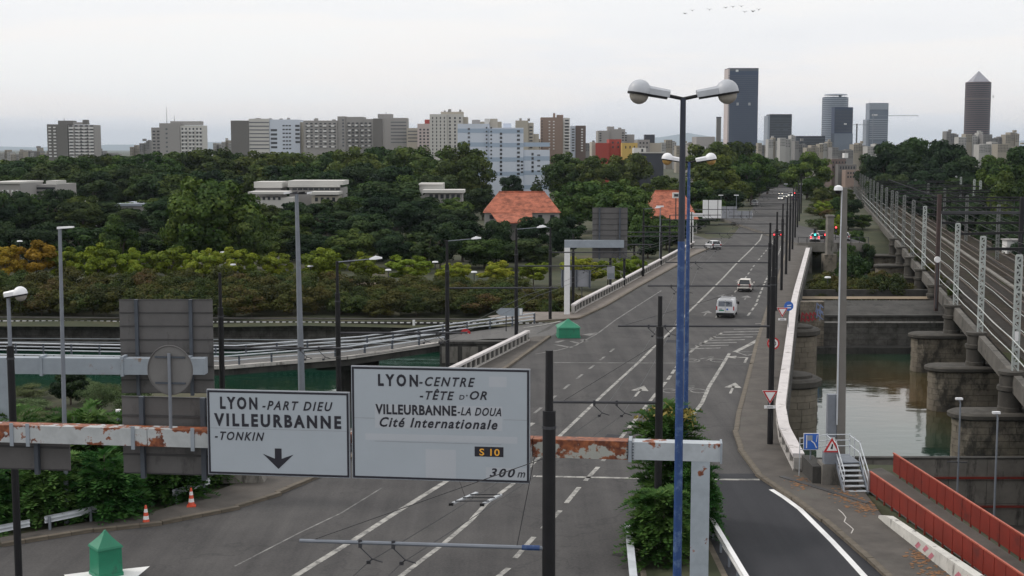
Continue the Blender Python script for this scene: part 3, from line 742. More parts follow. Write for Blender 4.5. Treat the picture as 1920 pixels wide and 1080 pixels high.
# ================================================================ PARAPETS
def parapet(label, pts, z0, zcap, post_step, open_work, m_cap=M_CAP, m_body=M_CONC_L, wcap=0.42):
    o = Vector(pts[0] + (z0,)); t = thing('parapet', label, 'parapet', o)
    P = [Vector((x, y, 0)) for x, y in pts]
    cap = MB(); low = MB(); mid = MB()
    for i, (a, b) in enumerate(zip(P, P[1:])):
        zz = Vector((0, 0, 1))
        cap.bar(a + zz * (zcap - 0.09), b + zz * (zcap - 0.09), wcap, 0.18)
        low.bar(a + zz * (z0 + 0.12), b + zz * (z0 + 0.12), wcap - 0.06, 0.24)
        mid.bar(a + zz * ((z0 + .24 + zcap - .181) / 2), b + zz * ((z0 + .24 + zcap - .181) / 2), 0.12 if open_work else wcap - 0.12, zcap - .181 - z0 - .24)
    cap.build('cap', m_cap, t, org=o); low.build('plinth', m_body, t, org=o)
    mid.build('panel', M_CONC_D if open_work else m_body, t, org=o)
    if post_step:
        pm = unit_box('post', m_body)
        for p, d in resample(P, post_step):
            inst('post', pm, t, (p.x - o.x, p.y - o.y, 0.24), (0, 0, math.atan2(d.y, d.x)), (0.26, wcap - 0.1, zcap - .183 - z0 - .24))
    return t
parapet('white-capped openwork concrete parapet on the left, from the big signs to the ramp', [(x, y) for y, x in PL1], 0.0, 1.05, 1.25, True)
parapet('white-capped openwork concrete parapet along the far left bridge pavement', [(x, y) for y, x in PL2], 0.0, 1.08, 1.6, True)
rp_pts = [(x, y) for y, x in PR if y <= 221]
rp_s = []
for i in range(len(rp_pts) - 1):
    rp_s.append(rp_pts[i])
    rp_s.append(((rp_pts[i][0] + rp_pts[i + 1][0]) / 2 - (0.12 if i in (1, 2) else 0), (rp_pts[i][1] + rp_pts[i + 1][1]) / 2))
rp_s.append(rp_pts[-1])
for _ in range(2):
    q_ = [rp_s[0]]
    for a_, b_ in zip(rp_s, rp_s[1:]): q_ += [(a_[0] * .75 + b_[0] * .25, a_[1] * .75 + b_[1] * .25), (a_[0] * .25 + b_[0] * .75, a_[1] * .25 + b_[1] * .75)]
    rp_s = q_ + [rp_s[-1]]
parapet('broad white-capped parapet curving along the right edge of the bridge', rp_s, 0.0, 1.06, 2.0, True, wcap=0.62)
# low block wall closing the parapet beside the blue sign
t = thing('end_wall', 'low dark concrete end wall below the blue cycle-route sign', 'wall', (15.5, 70.3, 0))
MB().box(-.25, .35, -2.6, 0, 0.0, 1.0).build('wall', M_CONC_D, t)
MB().box(.352, 2.2, -2.2, -1.6, 0.0, 0.95).build('return_wall', M_CONC_D, t)
MB().box(0.5, 1.1, -2.24, -2.2, 0.55, 0.85).build('small_plate', M_SIGNWHITE, t)

# ================================================================ PIERS
def pier(name, label, loc, rz, L, ht, z0, z1, blocks, group, m_cap=M_STONE_D, drum=None, capz=0.55):
    """pier with rounded nose towards local +x, nose tip at x = ht"""
    t = thing(name, label, 'pier', loc, rz, group)
    def outline(off, n=12):
        r = ht + off
        return [(-L, -r)] + [(r * math.cos(a), r * math.sin(a)) for a in [(-90 + 180 * i / n) * math.pi / 180 for i in range(n + 1)]] + [(-L, r)]
    if blocks:
        MB().prism(outline(-0.06), z0, z1).build('core', M_JOINT, t)
        pts = [Vector((x, y, 0)) for x, y in outline(0, 16)]
        dense = resample(pts, 0.05); z = z0 + 3.0; row = 0
        hgt = (z1 - z) / max(1, round((z1 - z) / 0.5))
        MB().prism(outline(-0.02), z0, z0 + 2.99).build('footing', M_STONE, t)
        while z < z1 - 0.05:
            i = 0 if row % 2 else 10
            while i < len(dense) - 3:
                j = min(i + random.randint(19, 27), len(dense) - 1)
                if len(dense) - 1 - j < 8: j = len(dense) - 1
                k = random.uniform(-0.02, 0.035); b = MB(); g_ = 0.018
                a0, a1 = dense[i], dense[j]; mid = dense[(i + j) // 2]
                o3 = []; i3 = []
                for (p, tt), sh in ((a0, g_), (mid, 0), (a1, -g_)):
                    nn = Vector((tt.y, -tt.x, 0)); q = p + tt * sh
                    o3.append(q + nn * k); i3.append(q - nn * 0.3)
                ring = [(v.x, v.y) for v in o3] + [(v.x, v.y) for v in reversed(i3)]
                b.prism(ring, z + 0.016, z + hgt - 0.016).build('stone_block', M_STONE, t)
                i = j
            z += hgt; row += 1
    else:
        MB().prism(outline(0), z0, z1).build('body', M_MASON, t)
    MB().loft([[(x, y, z1) for x, y in outline(0.12)], [(x, y, z1 + 0.12) for x, y in outline(0.32)], [(x, y, z1 + capz * 0.75) for x, y in outline(0.32)], [(x, y, z1 + capz) for x, y in outline(0.05)]]).build('cap', m_cap, t)
    if drum:
        dx, r, zt = drum
        MB().lathe([(r * 1.05, z1 + capz), (r * 1.05, z1 + capz + .3), (r, z1 + capz + .35), (r, zt - 1.5), (r * 1.15, zt - 1.4), (r * 1.15, zt - 1.1), (r * .95, zt - 1.05), (r * .95, zt - .3), (r * 1.12, zt - .22), (r * 1.12, zt)], (dx, 0), 20).build('drum', M_STONE_D, t, smooth=True)
    return t
for i, (y, bl) in enumerate(((107.5, True), (137.5, True), (168, False))):
    lab = ['nearest round-nosed stone bridge pier, right of the curved white parapet', 'second round-nosed stone bridge pier standing in the river', 'bridge pier on the far bank, partly painted with graffiti'][i]
    t = pier('bridge_pier', lab, (interp(OR, y) - 0.2, y, 0), R(-3), interp(OR, y) - interp(OL, y) - 1.5, 2.15, -9 if i < 2 else -5, -1.75, bl, 'road bridge piers', capz=0.7)
    if i < 2:
        MB().lathe([(1.5, -1.05), (1.5, -0.85), (1.35, -0.8), (0, -0.7)], (0.2, 0), 20).build('nose_plinth', M_STONE_D, t)
# graffiti wall beside the far pier
t = thing('abutment_wall', 'stone abutment wall below the bridge with red and blue graffiti', 'wall', (33.6, 152.9, 1.05))
MB().box(-1.0, 1.75, 0, 1.2, -7, -1.2).build('wall', M_MASON, t)
for x, zz, mm, wd in ((-.85, -2.9, M_GRAFR, .28), (-.4, -2.95, M_GRAFR, .3), (0.05, -2.9, M_GRAFR, .3), (.45, -2.85, M_GRAFR, .25), (.9, -2.5, M_GRAFB, .28), (1.2, -2.0, M_GRAFB, .3), (1.25, -2.8, M_GRAFB, .2), (.8, -1.8, M_GRAFB, .22)):
    m_ = MB()
    m_.bar((x, -.012, zz - .55), (x + .12, -.012, zz + .5), wd * .5, .012, (0, 1, 0)); m_.bar((x + .1, -.014, zz + .45), (x + .42, -.014, zz + .1), wd * .45, .012, (0, 1, 0)); m_.bar((x, -.016, zz - .1), (x + .4, -.016, zz - .45), wd * .45, .012, (0, 1, 0))
    m_.build('graffiti', mm, t)

# ================================================================ RAILWAY VIADUCT
def ED(y): return 36.9 + 0.222 * (y - 100)            # left rim of the viaduct
M_RIMC = mat('viaduct_rim_concrete', (0.095, 0.088, 0.078), 0.9, 0.4, 0.5, 0.3, 12, stain=(0.035, 0.033, 0.028), stain_amt=0.18, stain_scale=(0.4, 0.4, 0.5))
vd = MB(); rg = []
for y in (40, 80, 120, 180, 260, 400, 760):
    e_ = ED(y); rg.append([(e_ + .35, y, .30), (e_ + 27, y, .30), (e_ + 27, y, -1.2), (e_ + 1.2, y, -1.2), (e_ + .35, y, -.7)])
vd.loft(rg)
via = thing('railway_viaduct', 'long dark railway viaduct deck carrying several tracks on the right', 'viaduct', (0, 0, 0))
vd.build('deck', M_CONC_D, via)
MB().strip([(ED(y) + .9, y, .52) for y in (40, 120, 260, 760)], [(ED(y) + 26.4, y, .52) for y in (40, 120, 260, 760)]).build('ballast_bed', M_BALLAST, via)
YS_P = [76.8 + 21.2 * k for k in range(0, 9)]
for k in range(len(YS_P) + 8):
    a, b = 76.8 + 21.2 * k, 76.8 + 21.2 * (k + 1)
    MB().loft([[(ED(y), y, .72), (ED(y) + .55, y, .72), (ED(y) + .55, y, .1), (ED(y) + .1, y, -.55), (ED(y) - .05, y, -.55), (ED(y) - .05, y, .1)] for y in (a + .03, b - .03)]).build('rim_beam', M_RIMC, via)
TRK = (3.2, 7.2, 11.4, 15.6, 20.2)
for o_ in TRK:
    for g_ in (-.72, .72):
        MB().bar((ED(45) + o_ + g_, 45, .74), (ED(760) + o_ + g_, 760, .74), .075, .16).build('rail', M_RAIL, via)
sl = MB()
for o_ in TRK:
    y = 70.0
    while y < 175:
        sl.bar((ED(y) + o_ - 1.25, y + .28, .58), (ED(y) + o_ + 1.25, y - .28, .58), .26, .16); y += .62
tag(sl.build('sleepers', M_SLEEPER, via), kind='stuff')
MB().bar((ED(60) + 9.3, 60, .62), (ED(700) + 9.3, 700, .62), .5, .2).build('cable_trough', M_CONC, via)
for k, y in enumerate(YS_P):
    if k < 1: continue
    lab = '%s viaduct pier from the front, rounded stone nose under the tracks' % ordw(k - 1)
    pier('viaduct_pier', lab, (ED(y) - 2.9, y, 0), math.pi, 26, 1.35, -9.5 if y < 150 else -4.5, -2.5, k < 4, 'viaduct piers', drum=(-2.8, .82, .95), capz=0.5)

# ================================================================ RAMP ALONG THE RIVER (left)
RN = [(-2.6, 121.6, -.05), (-6.0, 121.0, -.3), (-14.2, 115.6, -.8), (-24.2, 113.4, -1.3), (-33.4, 114.2, -1.4), (-46, 116.0, -1.5), (-90, 124, -1.7)]
RFp = [(2.2, 132.8, -.05), (-4.5, 127.8, -.3), (-13.6, 121.4, -.8), (-24.4, 119.2, -1.3), (-34.4, 120.3, -1.4), (-47, 122.4, -1.5), (-91, 130.6, -1.7)]
rt = thing('quay_ramp', 'narrow grey ramp bridge with tube railings curving left over the river', 'ramp bridge', (-14, 118, -.8))
og = (-14, 118, -.8)
MB().strip([(x, y, z + .01) for x, y, z in [(4.6, 123.2, -.012)] + RN], [(x, y, z + .01) for x, y, z in [(7.0, 134.5, -.012)] + RFp]).build('roadway', M_ASPH3, rt, org=og)
rg = [[(a[0], a[1], a[2]), (b[0], b[1], b[2]), (b[0], b[1], b[2] - .7), (a[0], a[1], a[2] - .7)] for a, b in zip(RN, RFp)]
MB().loft(rg).build('deck_slab', M_CONC_D, rt, org=og)
nb = MB()
for a, b in zip(RN[1:], RN[2:]): nb.bar(Vector(a) + Vector((0, 0, .02)), Vector(b) + Vector((0, 0, .02)), .5, .28)
nb.build('edge_beam', M_CONC_L, rt, org=og)
for nm, line, hs in (('near', RN[1:], (.55, .95)), ('far', RFp, (.4, .72, 1.02))):
    for h_ in hs:
        m_ = MB()
        for a, b in zip(line, line[1:]): m_.tube(Vector(a) + Vector((0, 0, h_)), Vector(b) + Vector((0, 0, h_)), .065, n=6)
        m_.build('rail', M_GALV, rt, org=og)
    pm = unit_box('rail_post', M_STEELDK)
    for p, d in resample(line, 2.7):
        inst('rail_post', pm, rt, p - Vector(og), (0, 0, math.atan2(d.y, d.x)), (.16, .12, hs[-1]))
for x, y in ((-14.5, 119), (-27, 117.2), (-48, 120)):
    MB().tube((x, y, -9), (x, y, -1.9), .85, n=14).build('support', M_CONC_D, rt, org=og)
    MB().box(x - 2.6, x + 2.6, y - 1.6, y + 1.6, -2.2, -1.75).build('crosshead', M_CONC_D, rt, org=og)
ab = thing('ramp_abutment', 'square dark concrete abutment where the river ramp leaves the bridge', 'abutment', (-5.2, 119.5, 0))
MB().box(-1.2, 6.2, -.4, .4, -8, -.1).build('face', M_CONC_D, ab)
for i in range(4): MB().box(-1.0 + i * 1.8, .4 + i * 1.8, -.5, -.41, -1.8, -.35).build('panel', M_CONC, ab)
MB().box(-1.3, 6.3, -.55, .5, -.098, .12).build('coping', M_CONC_D, ab)

# ================================================================ FAR QUAY WALLS
qw = thing('far_quay_wall', 'long dark quay wall on the far left bank with a row of white blocks', 'quay wall', (-60, 155, -6))
MB().strip([(x + 60, 2 - (x + 60) * .035 + .6, 3.2) for x in range(-260, 13, 8)], [(x + 60, 2 - (x + 60) * .035, -2) for x in range(-260, 13, 8)]).build('wall', M_QUAY, qw)
cp = MB()
for a in range(-200, 73, 8):
    cp.bar((a, 2.5 - a * .035, 3.5), (a + 8, 2.5 - (a + 8) * .035, 3.5), .6, .12)
cp.build('coping', M_CONC_D, qw)
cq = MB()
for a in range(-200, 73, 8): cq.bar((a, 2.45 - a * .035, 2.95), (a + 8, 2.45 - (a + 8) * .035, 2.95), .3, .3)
cq.build('dark_strip', M_CONC_D, qw)  # dark concrete strip running along the wall below the coping
wb = unit_box('white_block', M_SIGNWHITE)
for i in range(112):
    a = -15 + i * .76
    inst('white_block', wb, qw, (a, 2.2 - a * .035, 3.08), (0, 0, -.035), (.42, .22, .11))
MB().strip([(a, 2.0 - a * .035 - 1.5, .55) for a in (-200, -60, 72)], [(a, 2.0 - a * .035 + .3, .56) for a in (-200, -60, 72)]).build('ledge', M_CONC, qw)
for h_ in (.9, 1.3):
    MB().bar((-200, .6 + 7.0, h_), (72, .6 - 2.5, h_), .08, .08).build('hand_rail', M_GALV, qw)
rq = thing('far_quay_wall', 'dark quay wall across the water between the bridge and the railway', 'quay wall', (34, 153.6, -6))
MB().box(-2, 130, 0, 1.0, -2, 4.0).build('wall', M_QUAY, rq)
MB().box(-2, 130, -.25, .6, 4.001, 4.25).build('coping', M_CONC_D, rq)
MB().box(-2, 130, -1.6, -.001, -2, .75).build('ledge', M_CONC_D, rq)
MB().box(-2, 130, -.45, -.3, 3.4, 3.55).build('pale_rail', M_CONC_L, rq)
MB().strip([(-2, .6, 4.1), (130, .6, 4.1)], [(-2, 6.5, 5.2), (130, 6.5, 5.2)]).build('sloping_bank', M_CONC_D, rq)
struct('river_path', MB().strip([(33, 161.2, -.75), (60, 161.2, -.75)], [(34, 163.6, -.7), (62, 163.6, -.7)]), M_DIRT)
t = thing('low_wall', 'long pale low wall on the far bank below the trees', 'wall', (34, 166.5, -.75))
MB().box(0, 26, 0, .5, -.3, .55).build('wall', M_CONC_D, t)

# ================================================================ OVERPASS ON THE RIGHT OF THE FAR BRIDGE END
ov = thing('overpass', 'concrete overpass with cars waiting, right of the far bridge end', 'overpass', (56, 240, 0))
MB().box(-5.5, 7.0, 0, 90, -.9, .45).build('deck', M_CONC, ov)
MB().box(-5.5, 7.0, .02, 90, .452, .462).build('roadway', M_ASPH, ov)
MB().box(-5.6, 7.1, -.25, -.002, -1.0, .62).build('fascia', M_CONC, ov)
for x in (-4.2, -3.0, 3, 6.3): MB().box(x - .3, x + .3, .8, 1.4, -6, -.9).build('column', M_CONC, ov)
for x in range(9): MB().box(-5.5 + x * 1.55, -5.4 + x * 1.55, -.2, -.1, .62, 1.5).build('rail_post', M_DKGREY, ov)
MB().box(-5.5, 7.0, -.2, -.1, 1.5, 1.58).build('hand_rail', M_DKGREY, ov)
pyl = thing('bridge_pylon', 'tall pale stone pylon ending the right bridge parapet', 'pylon', (52.6, 225, 0))
MB().box(-.5, .5, -.8, .8, -6, 5.9).build('shaft', M_CONC, pyl)
MB().box(-.62, .62, -.95, .95, 5.902, 6.2).build('cap', M_CONC, pyl)
MB().box(-1.0, 1.0, -1.1, 1.1, -6, -.3).build('base', M_STONE, pyl)

# ================================================================ HILLS
def hill(prof, d, depth, name='hill'):
    m_ = MB(); rings = []
    for px, py in prof:
        p = D(px, py, d); rings.append([(p.x, d - depth, -1), (p.x, d - depth * .35, p.z * .72), (p.x, d, p.z), (p.x, d + depth, -1)])
    m_.loft(rings); o = struct(name, m_, M_HILL); return o
hill([(1080, 279), (1120, 268), (1180, 262), (1240, 257), (1290, 249), (1330, 256), (1380, 266), (1420, 262), (1480, 270), (1560, 279)], 30000, 2500)
hill([(-300, 270), (-100, 272), (60, 276), (170, 274), (200, 271), (245, 271), (300, 273), (400, 266), (440, 266), (520, 274), (700, 279)], 31000, 2500)
hill([(1840, 279), (1880, 266), (1925, 263), (2100, 258), (2400, 268), (2600, 279)], 29000, 2500)
# ================================================================ VEGETATION
rng = np.random.default_rng(11)
def leaf_obj_mesh(name, C_, N_, S_, T_, m, aspect=0.75):
    n = len(C_)
    N_ = N_ / (np.linalg.norm(N_, axis=1, keepdims=True) + 1e-9)
    rv = rng.normal(size=(n, 3)); A = np.cross(N_, rv); A /= (np.linalg.norm(A, axis=1, keepdims=True) + 1e-9); B = np.cross(N_, A)
    s = S_[:, None] / 2
    V = np.empty((n, 4, 3))
    j = lambda: rng.uniform(.75, 1.25, (n, 1))
    V[:, 0] = C_ - A * s * j() - B * s * aspect * .25
    V[:, 1] = C_ - B * s * aspect * j() + A * s * .2
    V[:, 2] = C_ + A * s * j() + B * s * aspect * .25
    V[:, 3] = C_ + B * s * aspect * j() - A * s * .2
    return quad_mesh(name, V, T_, m)
def quad_mesh(name, V, T_, m):
    n = len(V); me = bpy.data.meshes.new(name)
    me.vertices.add(n * 4); me.vertices.foreach_set('co', V.reshape(-1).astype(np.float32))
    me.loops.add(n * 4); me.loops.foreach_set('vertex_index', np.arange(n * 4, dtype=np.int32))
    me.polygons.add(n); me.polygons.foreach_set('loop_start', np.arange(0, n * 4, 4, dtype=np.int32)); me.polygons.foreach_set('loop_total', np.full(n, 4, dtype=np.int32))
    me.update(calc_edges=True)
    at = me.attributes.new('tint', 'FLOAT', 'FACE'); at.data.foreach_set('value', T_.astype(np.float32))
    me.materials.append(m); return me

def crown(name, seed, m, nl=36, n=9000, leaf=.34, rx=4.0, z0=2.2, z1=10.0, shape='round', inner=.25, lr=(.16, .36)):
    """leaf clumps spread through a crown; 10 m tall by default"""
    r = np.random.default_rng(seed)
    cz, hz = (z0 + z1) / 2, (z1 - z0) / 2
    L = []
    while len(L) < nl:
        d = r.normal(size=3); d /= np.linalg.norm(d); k = r.uniform(.25, 1.0) ** .6 * .86
        p = d * k
        if shape == 'round': w = 1.0
        elif shape == 'cone': w = max(.18, .95 - .85 * (p[2] + 1) / 2)
        else: w = 1.0 - .25 * max(0, p[2])
        q = np.array([p[0] * rx * w, p[1] * rx * w, cz + p[2] * hz])
        rad = r.uniform(*lr) * rx * (w if shape == 'cone' else 1)
        L.append((q, rad, r.uniform(.15, .85)))
    wts = np.array([x[1] ** 2 for x in L]); wts /= wts.sum()
    idx = r.choice(nl, n, p=wts)
    cen = np.array([x[0] for x in L])[idx]; rad = np.array([x[1] for x in L])[idx]; tl = np.array([x[2] for x in L])[idx]
    d = r.normal(size=(n, 3)); d[:, 2] += .25; d /= np.linalg.norm(d, axis=1, keepdims=True)
    k = np.where(r.uniform(size=n) < inner, r.uniform(.3, .8, n), r.uniform(.8, 1.12, n))
    P = cen + d * (rad * k)[:, None] * np.array([1, 1, .85])
    P[:, 2] = np.maximum(P[:, 2], r.uniform(.1, z0 + .3, n))
    out = P - np.array([0, 0, cz]); out /= (np.linalg.norm(out, axis=1, keepdims=True) + 1e-9)
    N_ = d * .8 + out * .4 + r.normal(size=(n, 3)) * .45
    T_ = np.clip(tl + r.normal(size=n) * .14 + .0, 0, 1)
    return leaf_obj_mesh(name, P, N_, leaf * r.uniform(.6, 1.4, n), T_, m)
def trunk_mesh(seed, h=10.0, r0=.22, fork=2.6, spread=2.2, n=6):
    rr = random.Random(seed); m_ = MB()
    m_.tube((0, 0, -.4), (0, 0, fork), r0, r0 * .75, 8)
    for i in range(n):
        a = 2 * math.pi * i / n + rr.uniform(-.4, .4); e = Vector((math.cos(a) * spread * rr.uniform(.6, 1), math.sin(a) * spread * rr.uniform(.6, 1), rr.uniform(.55, .8) * h))
        k = e * .5 + Vector((0, 0, fork * .6)); k.x *= .8; k.y *= .8
        m_.tube((0, 0, fork - .3), k, r0 * .55, r0 * .35, 6); m_.tube(k, e, r0 * .35, r0 * .1, 5)
    me = m_.mesh('trunk', True); me.materials.append(M_BARK); return me

PROTO = {}
def proto(kind, m, seeds, **kw):
    PROTO[kind] = []
    tk = {k: kw.pop(k) for k in ('r0', 'fork', 'spread') if k in kw}
    for s in seeds: PROTO[kind].append((crown(kind + '_crown', s, m, **kw), trunk_mesh(s, **tk)))
proto('broad', L_BROAD, (1, 2, 3, 4), nl=60, n=13000, leaf=.36, z0=.7, lr=(.12, .33))
proto('dark', L_DARK, (11, 12, 13), nl=52, n=12000, leaf=.36, z0=.5, lr=(.12, .33))
proto('bright', L_BRIGHT, (6, 7), nl=56, n=13000, leaf=.34, z0=.5, lr=(.12, .30))
proto('cone', L_DARK, (21, 22), nl=60, n=9000, leaf=.30, rx=3.0, z0=1.0, shape='cone')
proto('yellow', L_YEL, (31, 32, 33), nl=46, n=7500, leaf=.38, lr=(.10, .24), z0=1.2, inner=.15, r0=.13, fork=3.6)
proto('amber', L_AMBER, (35, 36), nl=44, n=7000, leaf=.38, lr=(.10, .24), z0=1.2, inner=.15, r0=.13, fork=3.6)
proto('shrub', L_SHRUB, (41, 42, 43, 44), nl=30, n=4200, leaf=.5, rx=5.5, z0=.8, z1=10, r0=.12, fork=1.0)
proto('grey', L_GREY, (51, 52), nl=40, n=9000, leaf=.26, rx=5.0, z0=.6, z1=10, r0=.1, fork=1.0)
TC = [0]
def plant(kind, name, label, cat, group, p, h, w, i=None):
    i = TC[0] if i is None else i; TC[0] += 1
    cm, tm = PROTO[kind][i % len(PROTO[kind])]
    base = {'shrub': 11.0, 'grey': 10.0, 'cone': 6.0}.get(kind, 8.4)
    o = thing(name, label, cat, p, random.uniform(0, 6.28), group)
    s = (w / base, w / base * random.uniform(.9, 1.1), h / 10.0); o.scale = s
    inst('crown', cm, o); inst('trunk', tm, o)
    return o
def ground_z(x, y): return terr(x, y) if y > 153 else -.06
def tree_px(kind, px, ytop, wpx, d, label, group=None, name='tree', cat='tree'):
    p = D(px, ytop, d); z = ground_z(p.x, d)
    return plant(kind, name, label, cat, group, (p.x, d, z), p.z - z, wpx * d / F)

# row of young trees along the promenade
row = [(12, 452, 62, 'amber'), (66, 450, 74, 'amber'), (122, 455, 66, 'yellow'), (182, 452, 72, 'yellow'), (246, 460, 66, 'yellow'), (318, 456, 74, 'yellow'), (380, 462, 60, 'yellow'), (440, 458, 74, 'yellow'), (520, 468, 60, 'yellow'),
       (604, 460, 80, 'yellow'), (690, 470, 66, 'yellow'), (770, 474, 78, 'yellow'), (850, 490, 66, 'yellow'), (928, 486, 66, 'yellow'), (1000, 488, 60, 'yellow'), (1086, 478, 62, 'yellow'), (1140, 482, 56, 'yellow'), (1186, 474, 54, 'yellow')]
for i, (px, yt, w_, kd) in enumerate(row):
    d = 183 + (i % 3) * 2.0
    lab = ('amber-leaved young tree, %s from the left in the promenade row' if kd == 'amber' else 'small yellow-green tree, %s from the left in the promenade row') % ordw(i)
    tree_px(kd, px, yt - 2, w_ * 1.34, d, lab, 'young trees along the promenade', 'young_tree')
# shrubs on the bank slope
SG = 'shrubs covering the far bank slope'
SL = 'low rusty-green shrub in the belt on the slope above the far quay wall'
for r_, d in enumerate((161, 166, 171, 177)):
    px = -30 + r_ * 14
    while px < 1075 - r_ * 8:
        if not (d > 175 and px > 1000):
            p = D(px + random.uniform(-10, 10), 500, d + random.uniform(-1.5, 1.5)); z = ground_z(p.x, p.y)
            if p.x < interp(OL, p.y) - 1.5:
                plant('shrub', 'shrub', SL, 'shrub', SG, (p.x, p.y, z - .2), random.uniform(2.9, 4.1) if px < 620 else random.uniform(2.0, 3.1), random.uniform(3.8, 6.0))
        px += random.uniform(32, 48)
# wood behind
BG = 'trees of the far left wood'
BL = 'green tree, %s from the left in the %s row of the far wood'
back = [(20, 292), (75, 288), (130, 284), (185, 283), (240, 283), (290, 281), (335, 276), (385, 270), (430, 277), (480, 279), (520, 276), (575, 279), (625, 275), (668, 271), (715, 266), (765, 266), (808, 274)]
for i, (px, yt) in enumerate(back):
    tree_px('broad', px, yt, random.uniform(105, 140), 400 + (i * 37 % 60), BL % (ordw(i), 'rearmost'), BG)
for i in range(24):                              # second line, slightly nearer and lower
    px = -10 + i * 36; tree_px(('broad', 'dark')[i % 2], px, random.uniform(296, 326), random.uniform(92, 130), 350 + (i * 29 % 35), BL % (ordw(i), 'second rearmost'), BG)
DL = 'dark green tree, %s from the left in the middle row of the wood'
for i in range(30):
    px = -15 + i * 33; yt = random.uniform(350, 395)
    if 455 < px < 650: yt = random.uniform(374, 390)
    if px < 130: yt = random.uniform(352, 372)
    if 770 < px < 880: yt = random.uniform(372, 385)
    if px > 905: yt = random.uniform(420, 436)
    tree_px(('dark', 'broad', 'dark', 'cone')[i % 4], px, yt, random.uniform(92, 130) if i % 4 != 3 else 76, 262 + (i * 17 % 40), DL % ordw(i), BG)
for i, (px, yt, d) in enumerate([(-6, 352, 268), (28, 354, 272), (58, 362, 276), (112, 350, 280), (150, 362, 276), (545, 372, 285), (500, 380, 282), (590, 378, 284), (632, 366, 290), (795, 366, 288), (850, 368, 288)]):
    tree_px('dark' if i % 2 else 'broad', px, yt, 84, d, 'tree %s from the left among those screening the low pavilions' % ordw(i), BG)
for i in range(26):
    px = -15 + i * 42; yt = random.uniform(402, 440)
    if px > 880: yt = random.uniform(436, 452)
    if px > 1010 or 320 < px < 490: continue
    tree_px(('dark', 'broad', 'dark')[i % 3], px, yt, random.uniform(92, 124), 213 + (i * 13 % 26), 'tree %s from the left in the front row of the wood behind the promenade' % ordw(i), BG)
one = [('bright', 398, 320, 168, 206, 'large rounded bright-topped tree standing out in front of the left wood'), ('bright', 352, 356, 96, 205, 'tree leaning out left of the large rounded tree'),
       ('broad', 472, 384, 92, 205, 'tree right of the large rounded tree, below the white pavilion'), ('bright', 225, 402, 84, 203, 'pale-green pointed tree near the left edge of the wood'),
       ('dark', 725, 330, 150, 300, 'broad dark tree right of the white pavilion'), ('dark', 690, 396, 120, 236, 'dark tree directly below the white pavilion'),
       ('cone', 800, 420, 86, 205, 'pointed dark tree behind the yellow-green row near the middle'), ('broad', 872, 262, 112, 372, 'tall round tree in front of the white and pale blue apartment block'),
       ('dark', 905, 350, 66, 330, 'small dark tree at the foot of the pale blue apartment block'), ('dark', 960, 325, 44, 420, 'slim dark tree left before the pale blue apartment block'),
       ('cone', 1006, 322, 34, 420, 'dark pointed conifer before the pale blue apartment block'), ('broad', 1062, 282, 84, 440, 'tree right of the pale blue apartment block'),
       ('broad', 1120, 284, 84, 430, 'tree below the brown tower block'), ('broad', 1178, 280, 82, 440, 'tree below the small red and yellow houses'), ('broad', 1088, 330, 118, 290, 'large tree covering the right end of the orange roof'),
       ('broad', 1165, 332, 120, 270, 'tree behind the grey back of the far sign board'), ('dark', 1060, 396, 84, 225, 'dark tree in front of the orange roof gable'), ('dark', 1000, 402, 62, 232, 'small dark tree before the orange-roofed hall'),
       ('broad', 1190, 372, 84, 236, 'bushy tree right of the far sign board'), ('dark', 930, 404, 70, 226, 'dark tree left of the orange-roofed hall'), ('broad', 1250, 322, 96, 330, 'tree behind the second orange roof'),
       ('broad', 1330, 258, 96, 480, 'tall tree at the foot of the grey chimney'), ('broad', 1385, 256, 100, 500, 'tall tree at the foot of the dark blue tower'), ('bright', 1345, 290, 110, 360, 'big tree left of the far road'),
       ('bright', 1410, 282, 90, 420, 'tree left of the far traffic queue'), ('broad', 1440, 300, 70, 520, 'tree over the far end of the road'), ('broad', 1300, 330, 80, 330, 'tree behind the far white sign boards'),
       ('bright', 1515, 284, 92, 470, 'round tree at the far right end of the road'), ('dark', 1480, 300, 60, 620, 'dark tree closing the far end of the road'), ('dark', 1555, 300, 46, 640, 'dark tree beside the far railway buildings'), ('dark', 1455, 308, 50, 640, 'smaller dark tree behind the far queue of cars'),
       ('dark', 1668, 254, 100, 440, 'leftmost tall tree behind the railway'), ('broad', 1722, 247, 104, 450, 'tall tree behind the railway, second from the left'), ('dark', 1772, 256, 92, 430, 'tall tree behind the railway, third from the left'),
       ('dark', 1820, 280, 90, 400, 'dark tree behind the railway masts'), ('bright', 1868, 290, 96, 330, 'big bright tree near the right edge behind the railway'), ('broad', 1925, 262, 110, 345, 'big tree cut by the right edge behind the railway'),
       ('bright', 1900, 320, 100, 270, 'nearest bright tree at the right edge behind the railway'), ('dark', 1705, 300, 84, 400, 'lower dark tree behind the railway on the left'), ('dark', 1750, 310, 84, 390, 'lower dark tree behind the railway in the middle'), ('dark', 1800, 325, 84, 360, 'lower dark tree behind the right railway masts'),
       ('dark', 1850, 350, 90, 300, 'dark bushy tree behind the lattice masts at the right'), ('dark', 1940, 370, 110, 260, 'dark tree low at the right edge'), ('dark', 1640, 285, 60, 470, 'narrow dark tree between the railway and the far towers'),
       ('broad', 1600, 470, 62, 205, 'tree in front of the viaduct columns below the overpass'), ('dark', 1648, 508, 74, 186, 'leafy dark tree beside the viaduct on the far bank'), ('broad', 1550, 512, 42, 175, 'small tree by the graffiti pier on the far bank'),
       ('yellow', 1565, 398, 46, 275, 'yellowish tree right of the overpass traffic lights'), ('broad', 1592, 395, 40, 300, 'green tree between the overpass and the railway'), ('dark', 1690, 540, 60, 175, 'dark bush under the viaduct on the far bank')]
for kd, px, yt, w_, d, lab in one: tree_px(kd, px, yt, w_ * 1.12, d, lab)
